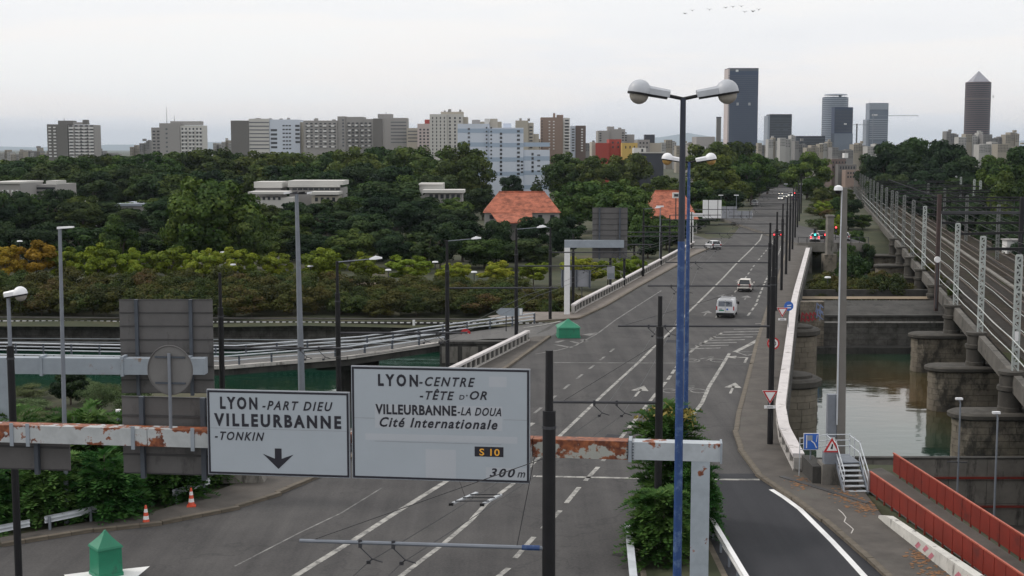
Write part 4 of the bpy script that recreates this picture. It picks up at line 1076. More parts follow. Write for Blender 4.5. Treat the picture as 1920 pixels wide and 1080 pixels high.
for i, (px, yt, w_, d) in enumerate([(1428, 290, 50, 640), (1452, 294, 48, 660), (1470, 300, 44, 680), (1496, 296, 44, 660), (1210, 408, 70, 262), (1236, 402, 64, 275), (1268, 396, 60, 300), (1312, 385, 56, 330), (1345, 376, 46, 370)]):
    tree_px('broad', px, yt, w_, d, '%s leafy tree filling the gaps left of and behind the far road' % ordw(i), 'trees and bushes bordering the far road')
for i in range(22):
    y_ = 262 + i * 13; x_ = interp(KR, y_) + 4.5 + (i * 5 % 7) * .8
    plant('shrub', 'shrub', 'low hedge shrub between the far road and the railway', 'shrub', 'hedge shrubs beside the far road', (x_, y_, ground_z(x_, y_)), random.uniform(1.8, 3.4), random.uniform(4, 6.5))
RG = 'trees and bushes bordering the far road'
for i, (px, yt, w_, d, kd) in enumerate([(1215, 430, 70, 232, 'dark'), (1250, 415, 74, 250, 'broad'), (1278, 408, 70, 262, 'dark'), (1300, 400, 66, 290, 'dark'), (1330, 372, 80, 310, 'broad'), (1362, 352, 76, 350, 'dark'), (1385, 338, 70, 410, 'broad'), (1404, 330, 66, 450, 'broad'), (1425, 325, 56, 500, 'dark'), (1442, 322, 46, 560, 'broad')]):
    tree_px(kd, px, yt, w_, d, '%s tree from the front along the left side of the far road' % ordw(i), RG)
for i, (px, yt, w_, d, kd) in enumerate([(1556, 405, 42, 285, 'broad'), (1578, 392, 44, 300, 'broad'), (1545, 372, 40, 340, 'yellow'), (1572, 366, 40, 360, 'broad'), (1540, 350, 36, 420, 'broad'), (1562, 345, 38, 440, 'broad'), (1604, 428, 46, 262, 'broad'), (1622, 452, 44, 240, 'dark'), (1590, 455, 44, 236, 'broad'), (1618, 400, 40, 300, 'broad'), (1600, 372, 40, 350, 'dark'), (1588, 352, 34, 420, 'broad')]):
    tree_px(kd, px, yt, w_, d, '%s tree from the front between the far road and the railway' % ordw(i), RG)
for i, (px, yt, w_, d) in enumerate([(1668, 318, 90, 380), (1650, 330, 60, 400), (1726, 335, 90, 340), (1770, 350, 90, 310), (1815, 372, 96, 275), (1866, 392, 96, 250), (1905, 410, 100, 230), (1940, 430, 110, 215)]):
    tree_px('dark', px, yt, w_, d, '%s of the low dark bushy trees along the far side of the railway' % ordw(i), 'low trees behind the railway')
for i in range(20):
    p = D(1535 + i * 8.5, 560, 168 + (i * 7 % 5) * 6); z = ground_z(p.x, p.y)
    plant('shrub', 'shrub', 'dark undergrowth shrub below the overpass on the far bank', 'shrub', 'undergrowth below the overpass', (p.x, p.y, z), random.uniform(2.2, 4.4), random.uniform(3, 5))
for i in range(5):                               # weeds on the viaduct edge
    y = 150 + i * 16
    plant('shrub', 'shrub', 'weedy bush growing on the edge of the railway viaduct', 'shrub', 'weeds on the viaduct edge', (ED(y) + 1.0, y, .5), random.uniform(1.0, 1.8), random.uniform(1.4, 2.4))
# shrubs on the near left bank
for i, (x, y, h_, w_) in enumerate([(-24.6, 86, 2.5, 3.6), (-26.8, 87, 2.1, 3.0), (-30.5, 84, 1.0, 3.4), (-23.0, 83, 1.9, 3.0), (-33.5, 84, .9, 3.4), (-27.5, 80, 1.2, 3.6), (-24.0, 78, 1.5, 3.2), (-31.5, 78, .9, 4), (-30.2, 94, 1.3, 3.2), (-33.2, 92, 1.1, 3.6), (-36.4, 93, 1.2, 3.8), (-34.6, 88, 1.0, 3.8), (-31.6, 88, .9, 3.4), (-38.2, 90, 1.1, 3.8), (-28, 92, 1.2, 3.0)]):
    plant('grey', 'shrub', '%s of the grey-green bank shrubs seen left of the tall sign backs, from the right' % ordw(i), 'shrub', 'grey-green bank shrubs', (x, y, -.1), h_, w_)
plant('dark', 'shrub', 'dark round shrub against the water behind the thin lamp post', 'shrub', None, (-29.6, 90, -.1), 2.5, 2.9)

# ---- ailanthus with pinnate fronds, near the camera
def fronds(name, seed, h, rad, n, m, leaf=.15, seeds=0):
    r = np.random.default_rng(seed); V = []; T_ = []; V2 = []; T2 = []
    stems = [(r.uniform(-.35, .35) * rad, r.uniform(-.35, .35) * rad, h * r.uniform(.55, 1.0)) for _ in range(7)]
    stems[0] = (0, 0, h)
    for i in range(n):
        sx_, sy_, sh = stems[r.integers(len(stems))]
        u = r.uniform(.05, 1.0) ** .8; z = sh * u
        k = (1 - .75 * u) * rad * .75; a = r.uniform(0, 2 * math.pi)
        b = np.array([sx_ * (.6 + .7 * u) + math.cos(a) * k * r.uniform(.15, .8), sy_ * (.6 + .7 * u) + math.sin(a) * k * r.uniform(.15, .8), z])
        L = r.uniform(.75, 1.3); el = r.uniform(.0, .7) + .3 * u
        dx = np.array([math.cos(a) * math.cos(el), math.sin(a) * math.cos(el), math.sin(el)]); tint = r.uniform(.1, .9)
        side = np.array([-math.sin(a), math.cos(a), 0.0]); np_ = 8
        for q in range(np_ + 1):
            f = .18 + .82 * q / np_; p = b + dx * L * f - np.array([0, 0, .42 * L * f * f])
            tg = dx - np.array([0, 0, .84 * f]); tg /= np.linalg.norm(tg); up = np.cross(side, tg)
            for sg in ((-1, 1) if q < np_ else (0,)):
                ld = side * sg * .9 + tg * (.45 if sg else 1.0) - up * r.uniform(.05, .45) * abs(sg)
                ld /= np.linalg.norm(ld); w_ = np.cross(ld, up); w_ /= (np.linalg.norm(w_) + 1e-9)
                l_ = leaf * (1.25 - .55 * abs(f - .5)) * r.uniform(.8, 1.2)
                V.append([p, p + ld * l_ * .45 + w_ * l_ * .2, p + ld * l_ - up * l_ * .15, p + ld * l_ * .45 - w_ * l_ * .2]); T_.append(np.clip(tint + r.normal() * .1, 0, 1))
    for i in range(seeds):
        a = r.uniform(0, 6.28); rr = rad * r.uniform(.15, .95) * .8; c = np.array([math.cos(a) * rr, math.sin(a) * rr, h * r.uniform(.88, 1.02)])
        for _ in range(36):
            p = c + r.normal(size=3) * np.array([.2, .2, .11]); d_ = r.normal(size=3) * .05; e_ = r.normal(size=3) * .05
            V2.append([p - d_, p - e_, p + d_, p + e_]); T2.append(r.uniform())
    st = MB()
    for sx_, sy_, sh in stems: st.tube((sx_ * .5, sy_ * .5, -.2), (sx_ * 1.2, sy_ * 1.2, sh), .05, .018, 6)
    sm = st.mesh('stem', True); sm.materials.append(M_BARK)
    return quad_mesh(name, np.array(V), np.array(T_), m), sm, (quad_mesh('seed_heads', np.array(V2), np.array(T2), L_FLOWER) if seeds else None)
def ail(label, loc, meshes, sc=(1, 1, 1), rz=0.0, group=None):
    o = thing('ailanthus_bush', label, 'bush', loc, rz, group); o.scale = sc
    inst('foliage', meshes[0], o); inst('stem', meshes[1], o)
    if meshes[2]: inst('seed_heads', meshes[2], o)
    return o
AF1 = fronds('foliage', 61, 5.4, 1.85, 620, L_AIL, .27, 11)
AF2 = fronds('foliage', 62, 3.8, 1.95, 520, L_AIL, .27)
AF3 = fronds('foliage', 63, 3.0, 2.0, 480, L_AIL, .28)
AF4 = fronds('foliage', 64, 3.1, 1.8, 460, L_AIL, .28)
ail('tall ailanthus with yellow seed heads on the median behind the blue lamp posts', (7.1, 60.0, 0), AF1)
ail('dense ailanthus at the foot of the blue lamp posts, front of the median', (6.3, 55.2, 0), AF2, (1.05, .85, .74), 1.1)
ail('ailanthus thicket on the median to the right of the white gantry post', (8.1, 58.2, 0), AF2, (.62, .8, .95), 2.9)
for i, (x, y, s_, mm) in enumerate([(-16.5, 65.0, .95, AF4), (-18.9, 61.9, 1.0, AF3), (-21.2, 61.2, .95, AF4), (-23.6, 60.3, .9, AF3), (-26.2, 59.6, 1.0, AF4), (-19.0, 67.0, 1.2, AF3), (-21.8, 66.5, 1.25, AF4), (-15.3, 68.6, .8, AF3), (-24.6, 66, 1.3, AF3), (-17.6, 70, .95, AF4), (-27.8, 63.5, 1.2, AF3), (-22.5, 70.5, 1.1, AF3), (-27, 70, 1.1, AF4)]):
    ail('%s green ailanthus bush of the left verge, counted from the front row by the cones' % ordw(i), (x, y, -.06), mm, (s_, s_, s_), i * 1.3, 'ailanthus bushes on the left verge')
# dead leaves swept along the right pavement
dl = MB()
for i in range(420):
    c = random.choice([(1640, 945), (1625, 950), (1600, 940), (1722, 1040), (1735, 1050), (1750, 1075), (1500, 905), (1580, 925)])
    p = G(c[0] + random.gauss(0, 12), c[1] + random.gauss(0, 7), .14); a = random.uniform(0, 3.14); s_ = random.uniform(.05, .12)
    if p.x < interp(KR, p.y) + .2 or p.x > outr(p.y) - .05: continue
    dl.poly([(p.x + math.cos(a + q) * s_, p.y + math.sin(a + q) * s_, .137 + random.uniform(0, .015)) for q in (0, 1.4, 3.0, 4.6)])
tag(dl.build('dead_leaves', M_DEADLEAF), 'brown dead leaves scattered along the right pavement', 'leaves', kind='stuff')
# ================================================================ BUILDINGS
def bmat(name, c, var=.08): return mat(name, c, .85, var, .05, stain=tuple(x * .7 for x in c), stain_amt=.04, stain_scale=(.08, .08, .02))
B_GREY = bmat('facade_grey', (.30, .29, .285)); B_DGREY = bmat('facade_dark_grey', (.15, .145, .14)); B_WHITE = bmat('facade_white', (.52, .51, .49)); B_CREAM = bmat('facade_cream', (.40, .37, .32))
B_LBLUE = bmat('facade_pale_blue', (.56, .61, .70)); B_BLUE = bmat('facade_blue_band', (.34, .42, .53)); B_BROWN = bmat('facade_brown', (.25, .185, .155)); B_DBROWN = bmat('facade_dark_brown', (.14, .105, .095))
B_PINK = bmat('facade_pinkish', (.50, .43, .42)); B_RED = bmat('facade_red', (.33, .06, .05)); B_YEL = bmat('facade_yellow', (.55, .38, .12)); B_SLATE = bmat('facade_slate', (.055, .06, .075))
B_CRAY = bmat('tower_red_brown', (.105, .070, .070)); B_CRAYTOP = bmat('pyramid_glass', (.30, .30, .34)); B_STEEL = bmat('tower_steel', (.26, .29, .34))
B_NAVY = bmat('facade_navy', (.045, .058, .095))
W_DARK = glass('window_dark', (.035, .04, .05), .15); W_MID = glass('window_mid', (.12, .13, .15), .2); W_BLUE = glass('curtain_wall_blue', (.014, .032, .090), .3, 0, .12); W_BLUE2 = glass('curtain_wall_dark', (.014, .018, .030), .3, 0, .12)
W_GREY = glass('curtain_wall_grey', (.12, .15, .20), .25, 0, .4); W_WHITE = mat('balcony_white', (.66, .66, .66), .7, .08, .2)
UB = {}
def ub(m):
    if m.name not in UB: UB[m.name] = unit_box('block_' + m.name, m)
    return UB[m.name]
class Bld:
    """a building laid out from its outline; local x right, y away, z up, origin at front-left foot"""
    def __init__(s, name, label, px0, px1, d, cat='building', z0=-.2, rz=0.0, group=None):
        s.d = d; s.k = d / F; p = D(px0, 300, d); s.x0 = p.x; s.z0 = z0; s.px0 = px0
        s.W = (px1 - px0) * s.k; s.t = thing(name, label, cat, (p.x, d, z0), rz, group)
    def zz(s, py): return D(960, py, s.d).z - s.z0
    def xx(s, px): return (px - s.px0) * s.k
    def vol(s, px0, px1, ytop, m, y0=0.0, dep=14.0, name='wall', ybot=None):
        a, b = s.xx(px0), s.xx(px1); zb = 0 if ybot is None else s.zz(ybot)
        return inst(name, ub(m), s.t, ((a + b) / 2, y0 + dep / 2, zb), (0, 0, 0), (b - a, dep, s.zz(ytop) - zb))
    def grid(s, px0, px1, y0, y1, nx, ny, m, fw=.55, fh=.5, name='window', proud=.12, yo=0.0, skip=()):
        a, b = s.xx(px0), s.xx(px1); zt, zb = s.zz(y0), s.zz(y1); cw, ch = (b - a) / nx, (zt - zb) / ny
        for i in range(nx):
            if i in skip: continue
            for j in range(ny):
                inst(name, ub(m), s.t, (a + cw * (i + .5), yo - proud / 2, zb + ch * (j + .5) - ch * fh / 2), (0, 0, 0), (cw * fw, proud, ch * fh))
    def bands(s, px0, px1, y0, y1, ny, m, fh=.5, name='window_band', proud=.14, yo=0.0): s.grid(px0, px1, y0, y1, 1, ny, m, 1.0, fh, name, proud, yo)
    def sidegrid(s, px, y0, y1, dep, nx, ny, m, side=1, fw=.55, fh=.5, name='window', yo=0.0):
        x = s.xx(px); zt, zb = s.zz(y0), s.zz(y1); cw, ch = dep / nx, (zt - zb) / ny
        for i in range(nx):
            for j in range(ny):
                inst(name, ub(m), s.t, (x + side * .05, yo + cw * (i + .5), zb + ch * (j + .5) - ch * fh / 2), (0, 0, 0), (.12, cw * fw, ch * fh))
    def roofbits(s, px0, px1, ytop, n=3, m=None):
        for i in range(n):
            c = random.uniform(px0 + 3, px1 - 3); w_ = random.uniform(2, 6)
            s.vol(c - w_ / 2, c + w_ / 2, ytop - random.uniform(2, 5), m or B_GREY, 4, 4, 'roof_box', ytop + .5)
    def aerial(s, px, y0, y1):
        MB().tube((s.xx(px), 5, s.zz(y1)), (s.xx(px), 5, s.zz(y0)), .18, .08, 5).build('aerial', M_DKGREY, s.t)

b = Bld('apartment_tower', 'grey apartment tower with balconies, leftmost on the skyline', 90, 178, 900)
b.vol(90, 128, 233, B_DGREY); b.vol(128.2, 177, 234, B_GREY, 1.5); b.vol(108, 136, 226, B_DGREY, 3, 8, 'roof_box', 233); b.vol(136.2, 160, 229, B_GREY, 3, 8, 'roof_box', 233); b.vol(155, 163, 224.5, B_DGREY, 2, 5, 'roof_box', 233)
b.grid(91, 109, 236, 296, 2, 10, W_WHITE, .5, .4, 'balcony', .8); b.grid(91, 100, 236, 296, 1, 10, W_DARK, .4, .4); b.grid(128.5, 177, 237, 297, 4, 10, W_WHITE, .72, .42, 'balcony', 1.4, 1.5); b.grid(128.5, 177, 233, 293, 5, 10, W_DARK, .6, .4, yo=1.5); b.aerial(118, 220, 226)
b = Bld('apartment_tower', 'white apartment tower with grey flank, second from the left on the skyline', 282, 380, 900)
b.vol(282, 300, 239, B_GREY, 4); b.vol(300.2, 338, 231, B_GREY); b.vol(338.2, 380, 235, B_WHITE, 1.0); b.vol(318, 375, 227, B_GREY, 4, 8, 'roof_box', 234)
b.grid(283, 299, 243, 293, 2, 8, W_DARK, .6, .4, yo=4); b.grid(311, 316, 238, 296, 1, 7, W_MID, .7, .35); b.grid(339, 380, 238, 296, 6, 8, W_DARK, .42, .5, yo=1.0); b.grid(339, 380, 242, 300, 3, 8, W_WHITE, .7, .3, 'balcony', 1.2, 1.0); b.aerial(311, 200, 231); b.aerial(325, 216, 227)
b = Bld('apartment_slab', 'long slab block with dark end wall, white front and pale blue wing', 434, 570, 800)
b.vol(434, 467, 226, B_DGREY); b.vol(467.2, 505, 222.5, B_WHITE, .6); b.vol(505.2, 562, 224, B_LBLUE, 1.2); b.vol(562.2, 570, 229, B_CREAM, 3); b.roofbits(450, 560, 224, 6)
b.bands(468, 505, 226, 282, 8, W_MID, .28, yo=.6); b.grid(507, 520, 240, 280, 1, 5, W_DARK, .9, .5, yo=1.2); b.grid(529, 546, 232, 282, 3, 7, W_DARK, .75, .35, yo=1.2); b.grid(553, 562, 232, 270, 1, 5, W_DARK, .9, .5, yo=1.2)
b = Bld('apartment_slab', 'grey slab block with small square windows right of the pale blue wing', 570, 700, 790)
b.vol(570, 633, 226, B_GREY); b.vol(633.2, 648, 218, B_GREY, .8); b.vol(648.2, 682, 219, B_GREY, 1.4, 14); b.vol(682.2, 700, 223, B_GREY, .4); b.roofbits(575, 630, 226, 3)
b.grid(572, 632, 229, 278, 7, 9, W_DARK, .5, .42); b.grid(572, 632, 231, 280, 4, 5, W_WHITE, .42, .3, 'balcony', .8); b.grid(640, 647, 222, 276, 1, 9, W_MID, .5, .5, yo=.8); b.grid(650, 698, 228, 276, 6, 8, W_DARK, .55, .42, yo=.4); b.grid(650, 698, 230, 278, 4, 5, W_WHITE, .4, .3, 'balcony', .8, .4)
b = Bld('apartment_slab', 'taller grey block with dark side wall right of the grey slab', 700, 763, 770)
b.vol(700, 717, 222, B_DGREY); b.vol(717.2, 763, 221, B_GREY, .8); b.vol(708, 735, 213.5, B_GREY, 3, 8, 'roof_box', 221); b.bands(733, 762, 226, 270, 7, W_MID, .3, yo=.8); b.aerial(723, 209, 213)
b = Bld('apartment_block', 'small cream block between the grey slab and the white tower', 763, 784, 760); b.vol(763, 784, 240, B_CREAM); b.bands(765, 783, 243, 268, 4, W_MID, .3)
b = Bld('apartment_block', 'pinkish block with a red roof box left of the white tower', 783, 807, 740); b.vol(783, 807, 232, B_PINK); b.vol(796, 805, 224, B_RED, 3, 5, 'roof_box', 232.5); b.grid(785, 806, 240, 276, 3, 6, W_DARK, .5, .5)
b = Bld('apartment_tower', 'white tower block with columns of small dark windows', 806, 876, 700)
b.vol(806, 838, 214, B_WHITE); b.vol(838.2, 868, 214, B_WHITE, 1.0); b.vol(868.2, 876, 219, B_CREAM, 3); b.vol(826, 868, 209, B_CREAM, 4, 8, 'roof_box', 215)
b.grid(808, 837, 218, 290, 4, 11, W_DARK, .28, .55); b.grid(839, 867, 218, 290, 3, 11, W_DARK, .32, .55, yo=1.0); b.roofbits(828, 866, 209, 4)
b = Bld('apartment_block', 'stepped white and pale blue apartment block in front of the skyline', 858, 1030, 480)
b.vol(858, 917, 232, B_LBLUE, 1.0, 16); b.vol(917.2, 981, 239.5, B_LBLUE, 0, 16); b.vol(981.2, 1030, 281, B_LBLUE, .6, 16); b.vol(918, 932, 222, B_CREAM, 5, 6, 'roof_box', 239.6); b.vol(943, 958, 231, B_LBLUE, 4, 6, 'roof_box', 239.6)
b.vol(884, 899, 224, B_GREY, 5, 5, 'roof_box', 232.2); b.vol(908, 917, 222, B_WHITE, 4, 5, 'roof_box', 232.2)
for y0 in (242, 268, 295, 322): b.bands(858, 917, y0 - 1, y0 + 7, 1, B_BLUE, 1, 'blue_band', .05, 1.0); b.bands(917.2, 981, y0, y0 + 8, 1, B_BLUE, 1, 'blue_band', .05); b.bands(981.2, 1030, y0 + 25, y0 + 33, 1, B_BLUE, 1, 'blue_band', .05, .6)
b.grid(876, 882, 238, 300, 1, 8, W_MID, .7, .5, yo=1.0); b.grid(908, 925, 236, 300, 2, 9, W_DARK, .35, .4, yo=0); b.grid(936, 942, 247, 330, 1, 11, W_DARK, .7, .6); b.grid(968, 975, 242, 330, 1, 11, W_DARK, .75, .5); b.grid(975.5, 981, 300, 326, 1, 4, W_DARK, .8, .5); b.grid(995, 1001, 285, 325, 1, 5, W_DARK, .7, .6, yo=.6); b.grid(1005, 1014, 286, 326, 1, 4, W_MID, .6, .3, yo=.6)
b = Bld('apartment_block', 'cream apartment blocks rising behind the pale blue stepped block', 880, 1010, 620)
b.vol(900, 940, 228, B_CREAM, 2); b.vol(966, 990, 226, B_CREAM, 0); b.vol(990.2, 1000, 230, B_CREAM, 1); b.vol(1000.2, 1010, 251, B_CREAM, 2); b.grid(990, 1000, 235, 280, 1, 7, W_DARK, .6, .4, yo=1.0); b.roofbits(970, 996, 226, 3)
b = Bld('apartment_tower', 'brown apartment tower with a white balcony strip', 1014, 1071, 640)
b.vol(1014, 1055, 220, B_BROWN); b.vol(1055.2, 1068, 221, B_WHITE, .5); b.vol(1044, 1056, 215, B_BROWN, 3, 5, 'roof_box', 220.2); b.vol(1037, 1041, 212, B_BROWN, 2, 3, 'chimney', 220.2)
b.grid(1026, 1042, 225, 282, 2, 10, W_WHITE, .35, .35); b.grid(1058, 1067, 223, 282, 1, 10, W_DARK, .8, .5, yo=.5); b.grid(1057, 1068, 226, 284, 1, 10, W_WHITE, .95, .3, 'balcony', 1.0, .5); b.grid(1014, 1018, 224, 280, 1, 10, W_DARK, .5, .4)
b = Bld('apartment_tower', 'lower dark brown block attached right of the brown tower', 1070, 1098, 650); b.vol(1070, 1079, 236, B_LBLUE, .4); b.vol(1079.2, 1098, 235.5, B_DBROWN); b.grid(1088, 1094, 240, 285, 1, 9, W_WHITE, .6, .45); b.grid(1071, 1078, 240, 285, 1, 9, W_MID, .7, .5, yo=.4)
b = Bld('apartment_block', 'grey stepped roof-terrace block above the small red house', 1121, 1176, 560); b.vol(1121, 1142, 245, B_GREY); b.vol(1142.2, 1172, 242, B_GREY, 1); b.vol(1140, 1152, 237, B_GREY, 3, 6, 'roof_box', 246); b.vol(1172.2, 1190, 252, B_GREY, 3); b.grid(1123, 1128, 248, 266, 1, 4, W_DARK, .7, .5); b.grid(1165, 1176, 247, 265, 2, 4, W_DARK, .6, .5, yo=1.0); b.roofbits(1144, 1172, 242, 3)
b = Bld('house', 'small dark red house among the roofs left of the tall lamp', 1117, 1166, 520); b.vol(1117, 1142, 268, B_RED); b.vol(1142.2, 1165, 261, B_RED, 1); b.vol(1110, 1117, 266, B_CREAM, 2); b.grid(1144, 1164, 263, 280, 2, 2, W_DARK, .3, .4, yo=1.0)
b = Bld('house', 'small yellow house beside the dark red house', 1166, 1196, 515); b.vol(1166, 1195, 268, B_YEL); b.grid(1169, 1193, 271, 281, 3, 1, W_DARK, .25, .5)
b = Bld('house', 'grey roofed house behind the small yellow house', 1195, 1240, 545); b.vol(1195, 1218, 262, B_GREY); b.vol(1218.2, 1240, 268, B_CREAM, 1); b.vol(1212, 1230, 252, B_SLATE, 6, 6, 'wall'); b.grid(1197, 1216, 264, 280, 3, 2, W_DARK, .4, .4)
b = Bld('hall', 'dark slate box hall with a white top storey behind the lamp head', 1188, 1244, 455); b.vol(1192, 1244, 287, B_SLATE); b.vol(1190, 1212, 277, B_WHITE, 2, 8, 'upper_storey', 287.2); b.vol(1192, 1244, 285.5, B_WHITE, -.3, 2, 'roof_edge', 287.2); b.grid(1203, 1207, 279, 285, 1, 1, W_DARK, .9, .9, yo=2)
b = Bld('office_building', 'grey office block with white pillars behind the lamp posts', 1290, 1340, 560); b.vol(1292, 1340, 272, B_GREY); b.vol(1310, 1345, 256, B_GREY, 8, 14); b.grid(1293, 1325, 275, 310, 6, 1, W_WHITE, .3, 1.0, 'pillar', .8); b.grid(1295, 1327, 275, 310, 6, 1, W_DARK, .5, .9)
b = Bld('chimney', 'slim dark grey boiler-house chimney left of the tallest tower', 1342, 1352, 1500, 'chimney'); b.vol(1343, 1351, 220, B_DGREY, 0, 4.6, 'shaft'); b.vol(1342.6, 1351.4, 219, B_SLATE, -.25, 5.1, 'rim', 221)
# distant towers
b = Bld('office_tower', 'tallest dark blue glass tower behind the right lamp head', 1363, 1419, 3050)
b.vol(1363, 1419, 133, W_BLUE, 0, 55, 'body'); b.vol(1363, 1419, 127.5, B_SLATE, 0, 55, 'crown', 133.2); b.bands(1363.3, 1418.7, 140, 268, 34, B_NAVY, .32, 'floor_band', 1.2); b.vol(1362.7, 1365.5, 129, B_PINK, -1, 56.5, 'edge_fin'); b.grid(1370, 1414, 192, 198, 2, 2, W_WHITE, .18, .4, 'white_panel', 1.8)  # the small panels are plain white, without emission
b.grid(1373, 1385, 130.5, 134.8, 1, 1, W_WHITE, .4, .9, 'roof_sign', 2.2)
b = Bld('office_tower', 'black square office tower right of the tallest tower', 1438, 1483, 2700); b.vol(1438, 1442, 217, B_STEEL, 0, 40, 'side'); b.vol(1442.2, 1483, 214, W_BLUE2, 0, 40, 'body'); b.bands(1443, 1482.5, 220, 262, 13, B_SLATE, .4, 'floor_band', 1.2); b.grid(1450, 1478, 230, 248, 2, 2, W_GREY, .6, .12, 'pale_panel', 1.7)
b = Bld('office_tower', 'rounded grey glass tower with a floating disc roof', 1545, 1593, 2800)
r_ = 24 * b.k; cx = b.xx(1569)
MB().lathe([(r_, 0), (r_, b.zz(182)), (r_ * .9, b.zz(181)), (0, b.zz(181))], (cx, r_), 28).build('body', W_GREY, b.t, smooth=True)
for i in range(24): z = b.zz(268 - i * 3.6); MB().lathe([(r_ + .35, z), (r_ + .35, z + 1.5)], (cx, r_), 28).build('floor_band', B_STEEL, b.t)
MB().lathe([(r_ * .2, b.zz(178.5)), (r_ * .92, b.zz(177.5)), (r_ * .8, b.zz(175.6)), (0, b.zz(174.8))], (cx + 1, r_), 28).build('disc_roof', B_STEEL, b.t, smooth=True)
MB().lathe([(3, b.zz(181)), (3, b.zz(178))], (cx + 10, r_), 10).build('roof_column', B_STEEL, b.t)
b = Bld('office_tower', 'dark blue slab tower in front of the rounded disc-roof tower', 1563, 1598, 2600); b.vol(1563, 1597, 201, W_BLUE, 0, 26, 'body'); b.vol(1563, 1597, 250, W_GREY, -3, 28.5, 'podium'); b.bands(1563.4, 1596.6, 205, 248, 16, B_SLATE, .3, 'floor_band', 1.0); b.grid(1580, 1586, 231, 234, 1, 1, W_WHITE, .8, .8, 'white_panel', 1.6)
b = Bld('office_tower', 'pale grey glass tower right of the disc-roof tower', 1623, 1664, 2900); b.vol(1628, 1663, 193, W_GREY, 0, 32, 'body'); b.vol(1623, 1628, 224, B_STEEL, 2, 28, 'wing'); b.bands(1628.4, 1662.6, 222, 262, 10, B_STEEL, .45, 'floor_band', 1.2); b.bands(1628.4, 1662.6, 193, 206, 1, B_STEEL, .9, 'crown', 1.0); b.grid(1632, 1643, 214, 218, 1, 1, W_WHITE, .9, .8, 'white_panel', 1.8); b.aerial(1629, 182, 193)
b = Bld('office_tower', 'brown round tower with a grey pyramid top at the right', 1814, 1861, 2600)
r_ = 23.3 * b.k; cx = b.xx(1837.3); zt = b.zz(153)
MB().lathe([(r_, 0), (r_, zt), (r_ * .9, zt)], (cx, r_), 28).build('body', B_CRAY, b.t, smooth=True)
MB().lathe([(r_ * .98 * 1.0, zt), (0, b.zz(131.5))], (cx, r_), 4, R(45), R(405)).build('pyramid', B_CRAYTOP, b.t)
for i in range(30): z = zt - 4 - i * 3.95; MB().lathe([(r_ + .15, z), (r_ + .15, z + 1.7)], (cx, r_), 28).build('window_band', W_BLUE2, b.t)
for zf in (186, ): MB().lathe([(r_ + .4, b.zz(zf)), (r_ + .4, b.zz(zf) + 2)], (cx, r_), 28).build('dark_ring', B_DBROWN, b.t)
b.grid(1856, 1859, 176, 186, 1, 1, W_WHITE, .6, .5, 'white_panel', 2.0)
b = Bld('office_building', 'long dark office slab behind the low roofs between the towers', 1492, 1546, 2300); b.vol(1492, 1546, 255, W_BLUE2, 0, 20, 'body'); b.bands(1492.5, 1545.5, 258, 270, 4, B_SLATE, .4, 'floor_band', 1.0)
# tower crane
c0 = D(1606, 260, 2500); t = thing('tower_crane', 'thin tower crane with a long jib between the far towers', 'crane', (c0.x, 2500, 0))
MB().bar((0, 0, 0), (0, 0, D(960, 232, 2500).z), 2.2, 2.2).build('mast', M_DKGREY, t)
for a_, b_, y_ in ((-8, 30, 234), (28, 114, 217)):
    k_ = 2500 / F; z = D(960, y_, 2500).z
    MB().bar((a_ * k_, 0, z), (b_ * k_, 0, z), .9, .9).build('jib', M_GREYPOLE, t)
MB().bar((30 * k_, 0, 0), (30 * k_, 0, D(960, 212, 2500).z), 1.2, 1.2).build('mast', M_GREYPOLE, t)
# low city roofs
low = [(1421, 1440, 268, 1500, 'cream'), (1440, 1462, 258, 1300, 'white'), (1462, 1490, 254, 1250, 'white'), (1490, 1512, 264, 1200, 'grey'), (1512, 1536, 272, 1100, 'cream'), (1536, 1560, 266, 1150, 'cream'), (1560, 1600, 276, 1000, 'grey'), (1600, 1626, 268, 1100, 'cream'), (1626, 1648, 270, 1050, 'white'),
       (1773, 1796, 246, 1500, 'grey'), (1796, 1832, 251, 1450, 'white'), (1832, 1842, 247, 1460, 'white'), (1842, 1884, 252, 1440, 'grey'), (1884, 1910, 248, 1430, 'cream'), (1835, 1870, 266, 1200, 'white'), (1870, 1925, 270, 1150, 'cream'),
       (0, 20, 281, 1500, 'white'), (20, 44, 284, 1400, 'cream'), (44, 64, 281, 1450, 'white'), (64, 76, 277, 1430, 'grey'), (76, 92, 283, 1400, 'cream'), (180, 220, 283, 1300, 'grey'), (244, 262, 272, 1100, 'cream'), (262, 281, 264, 1080, 'grey'), (400, 416, 268, 1000, 'white'), (416, 434, 263, 980, 'white'), (984, 1016, 262, 900, 'cream'), (1098, 1122, 268, 900, 'grey'), (1240, 1268, 262, 1200, 'white'), (1268, 1300, 268, 1000, 'cream')]
LM = {'cream': bmat('city_cream', (.27, .245, .205)), 'white': bmat('city_white', (.36, .355, .345)), 'grey': bmat('city_grey', (.19, .185, .185))}
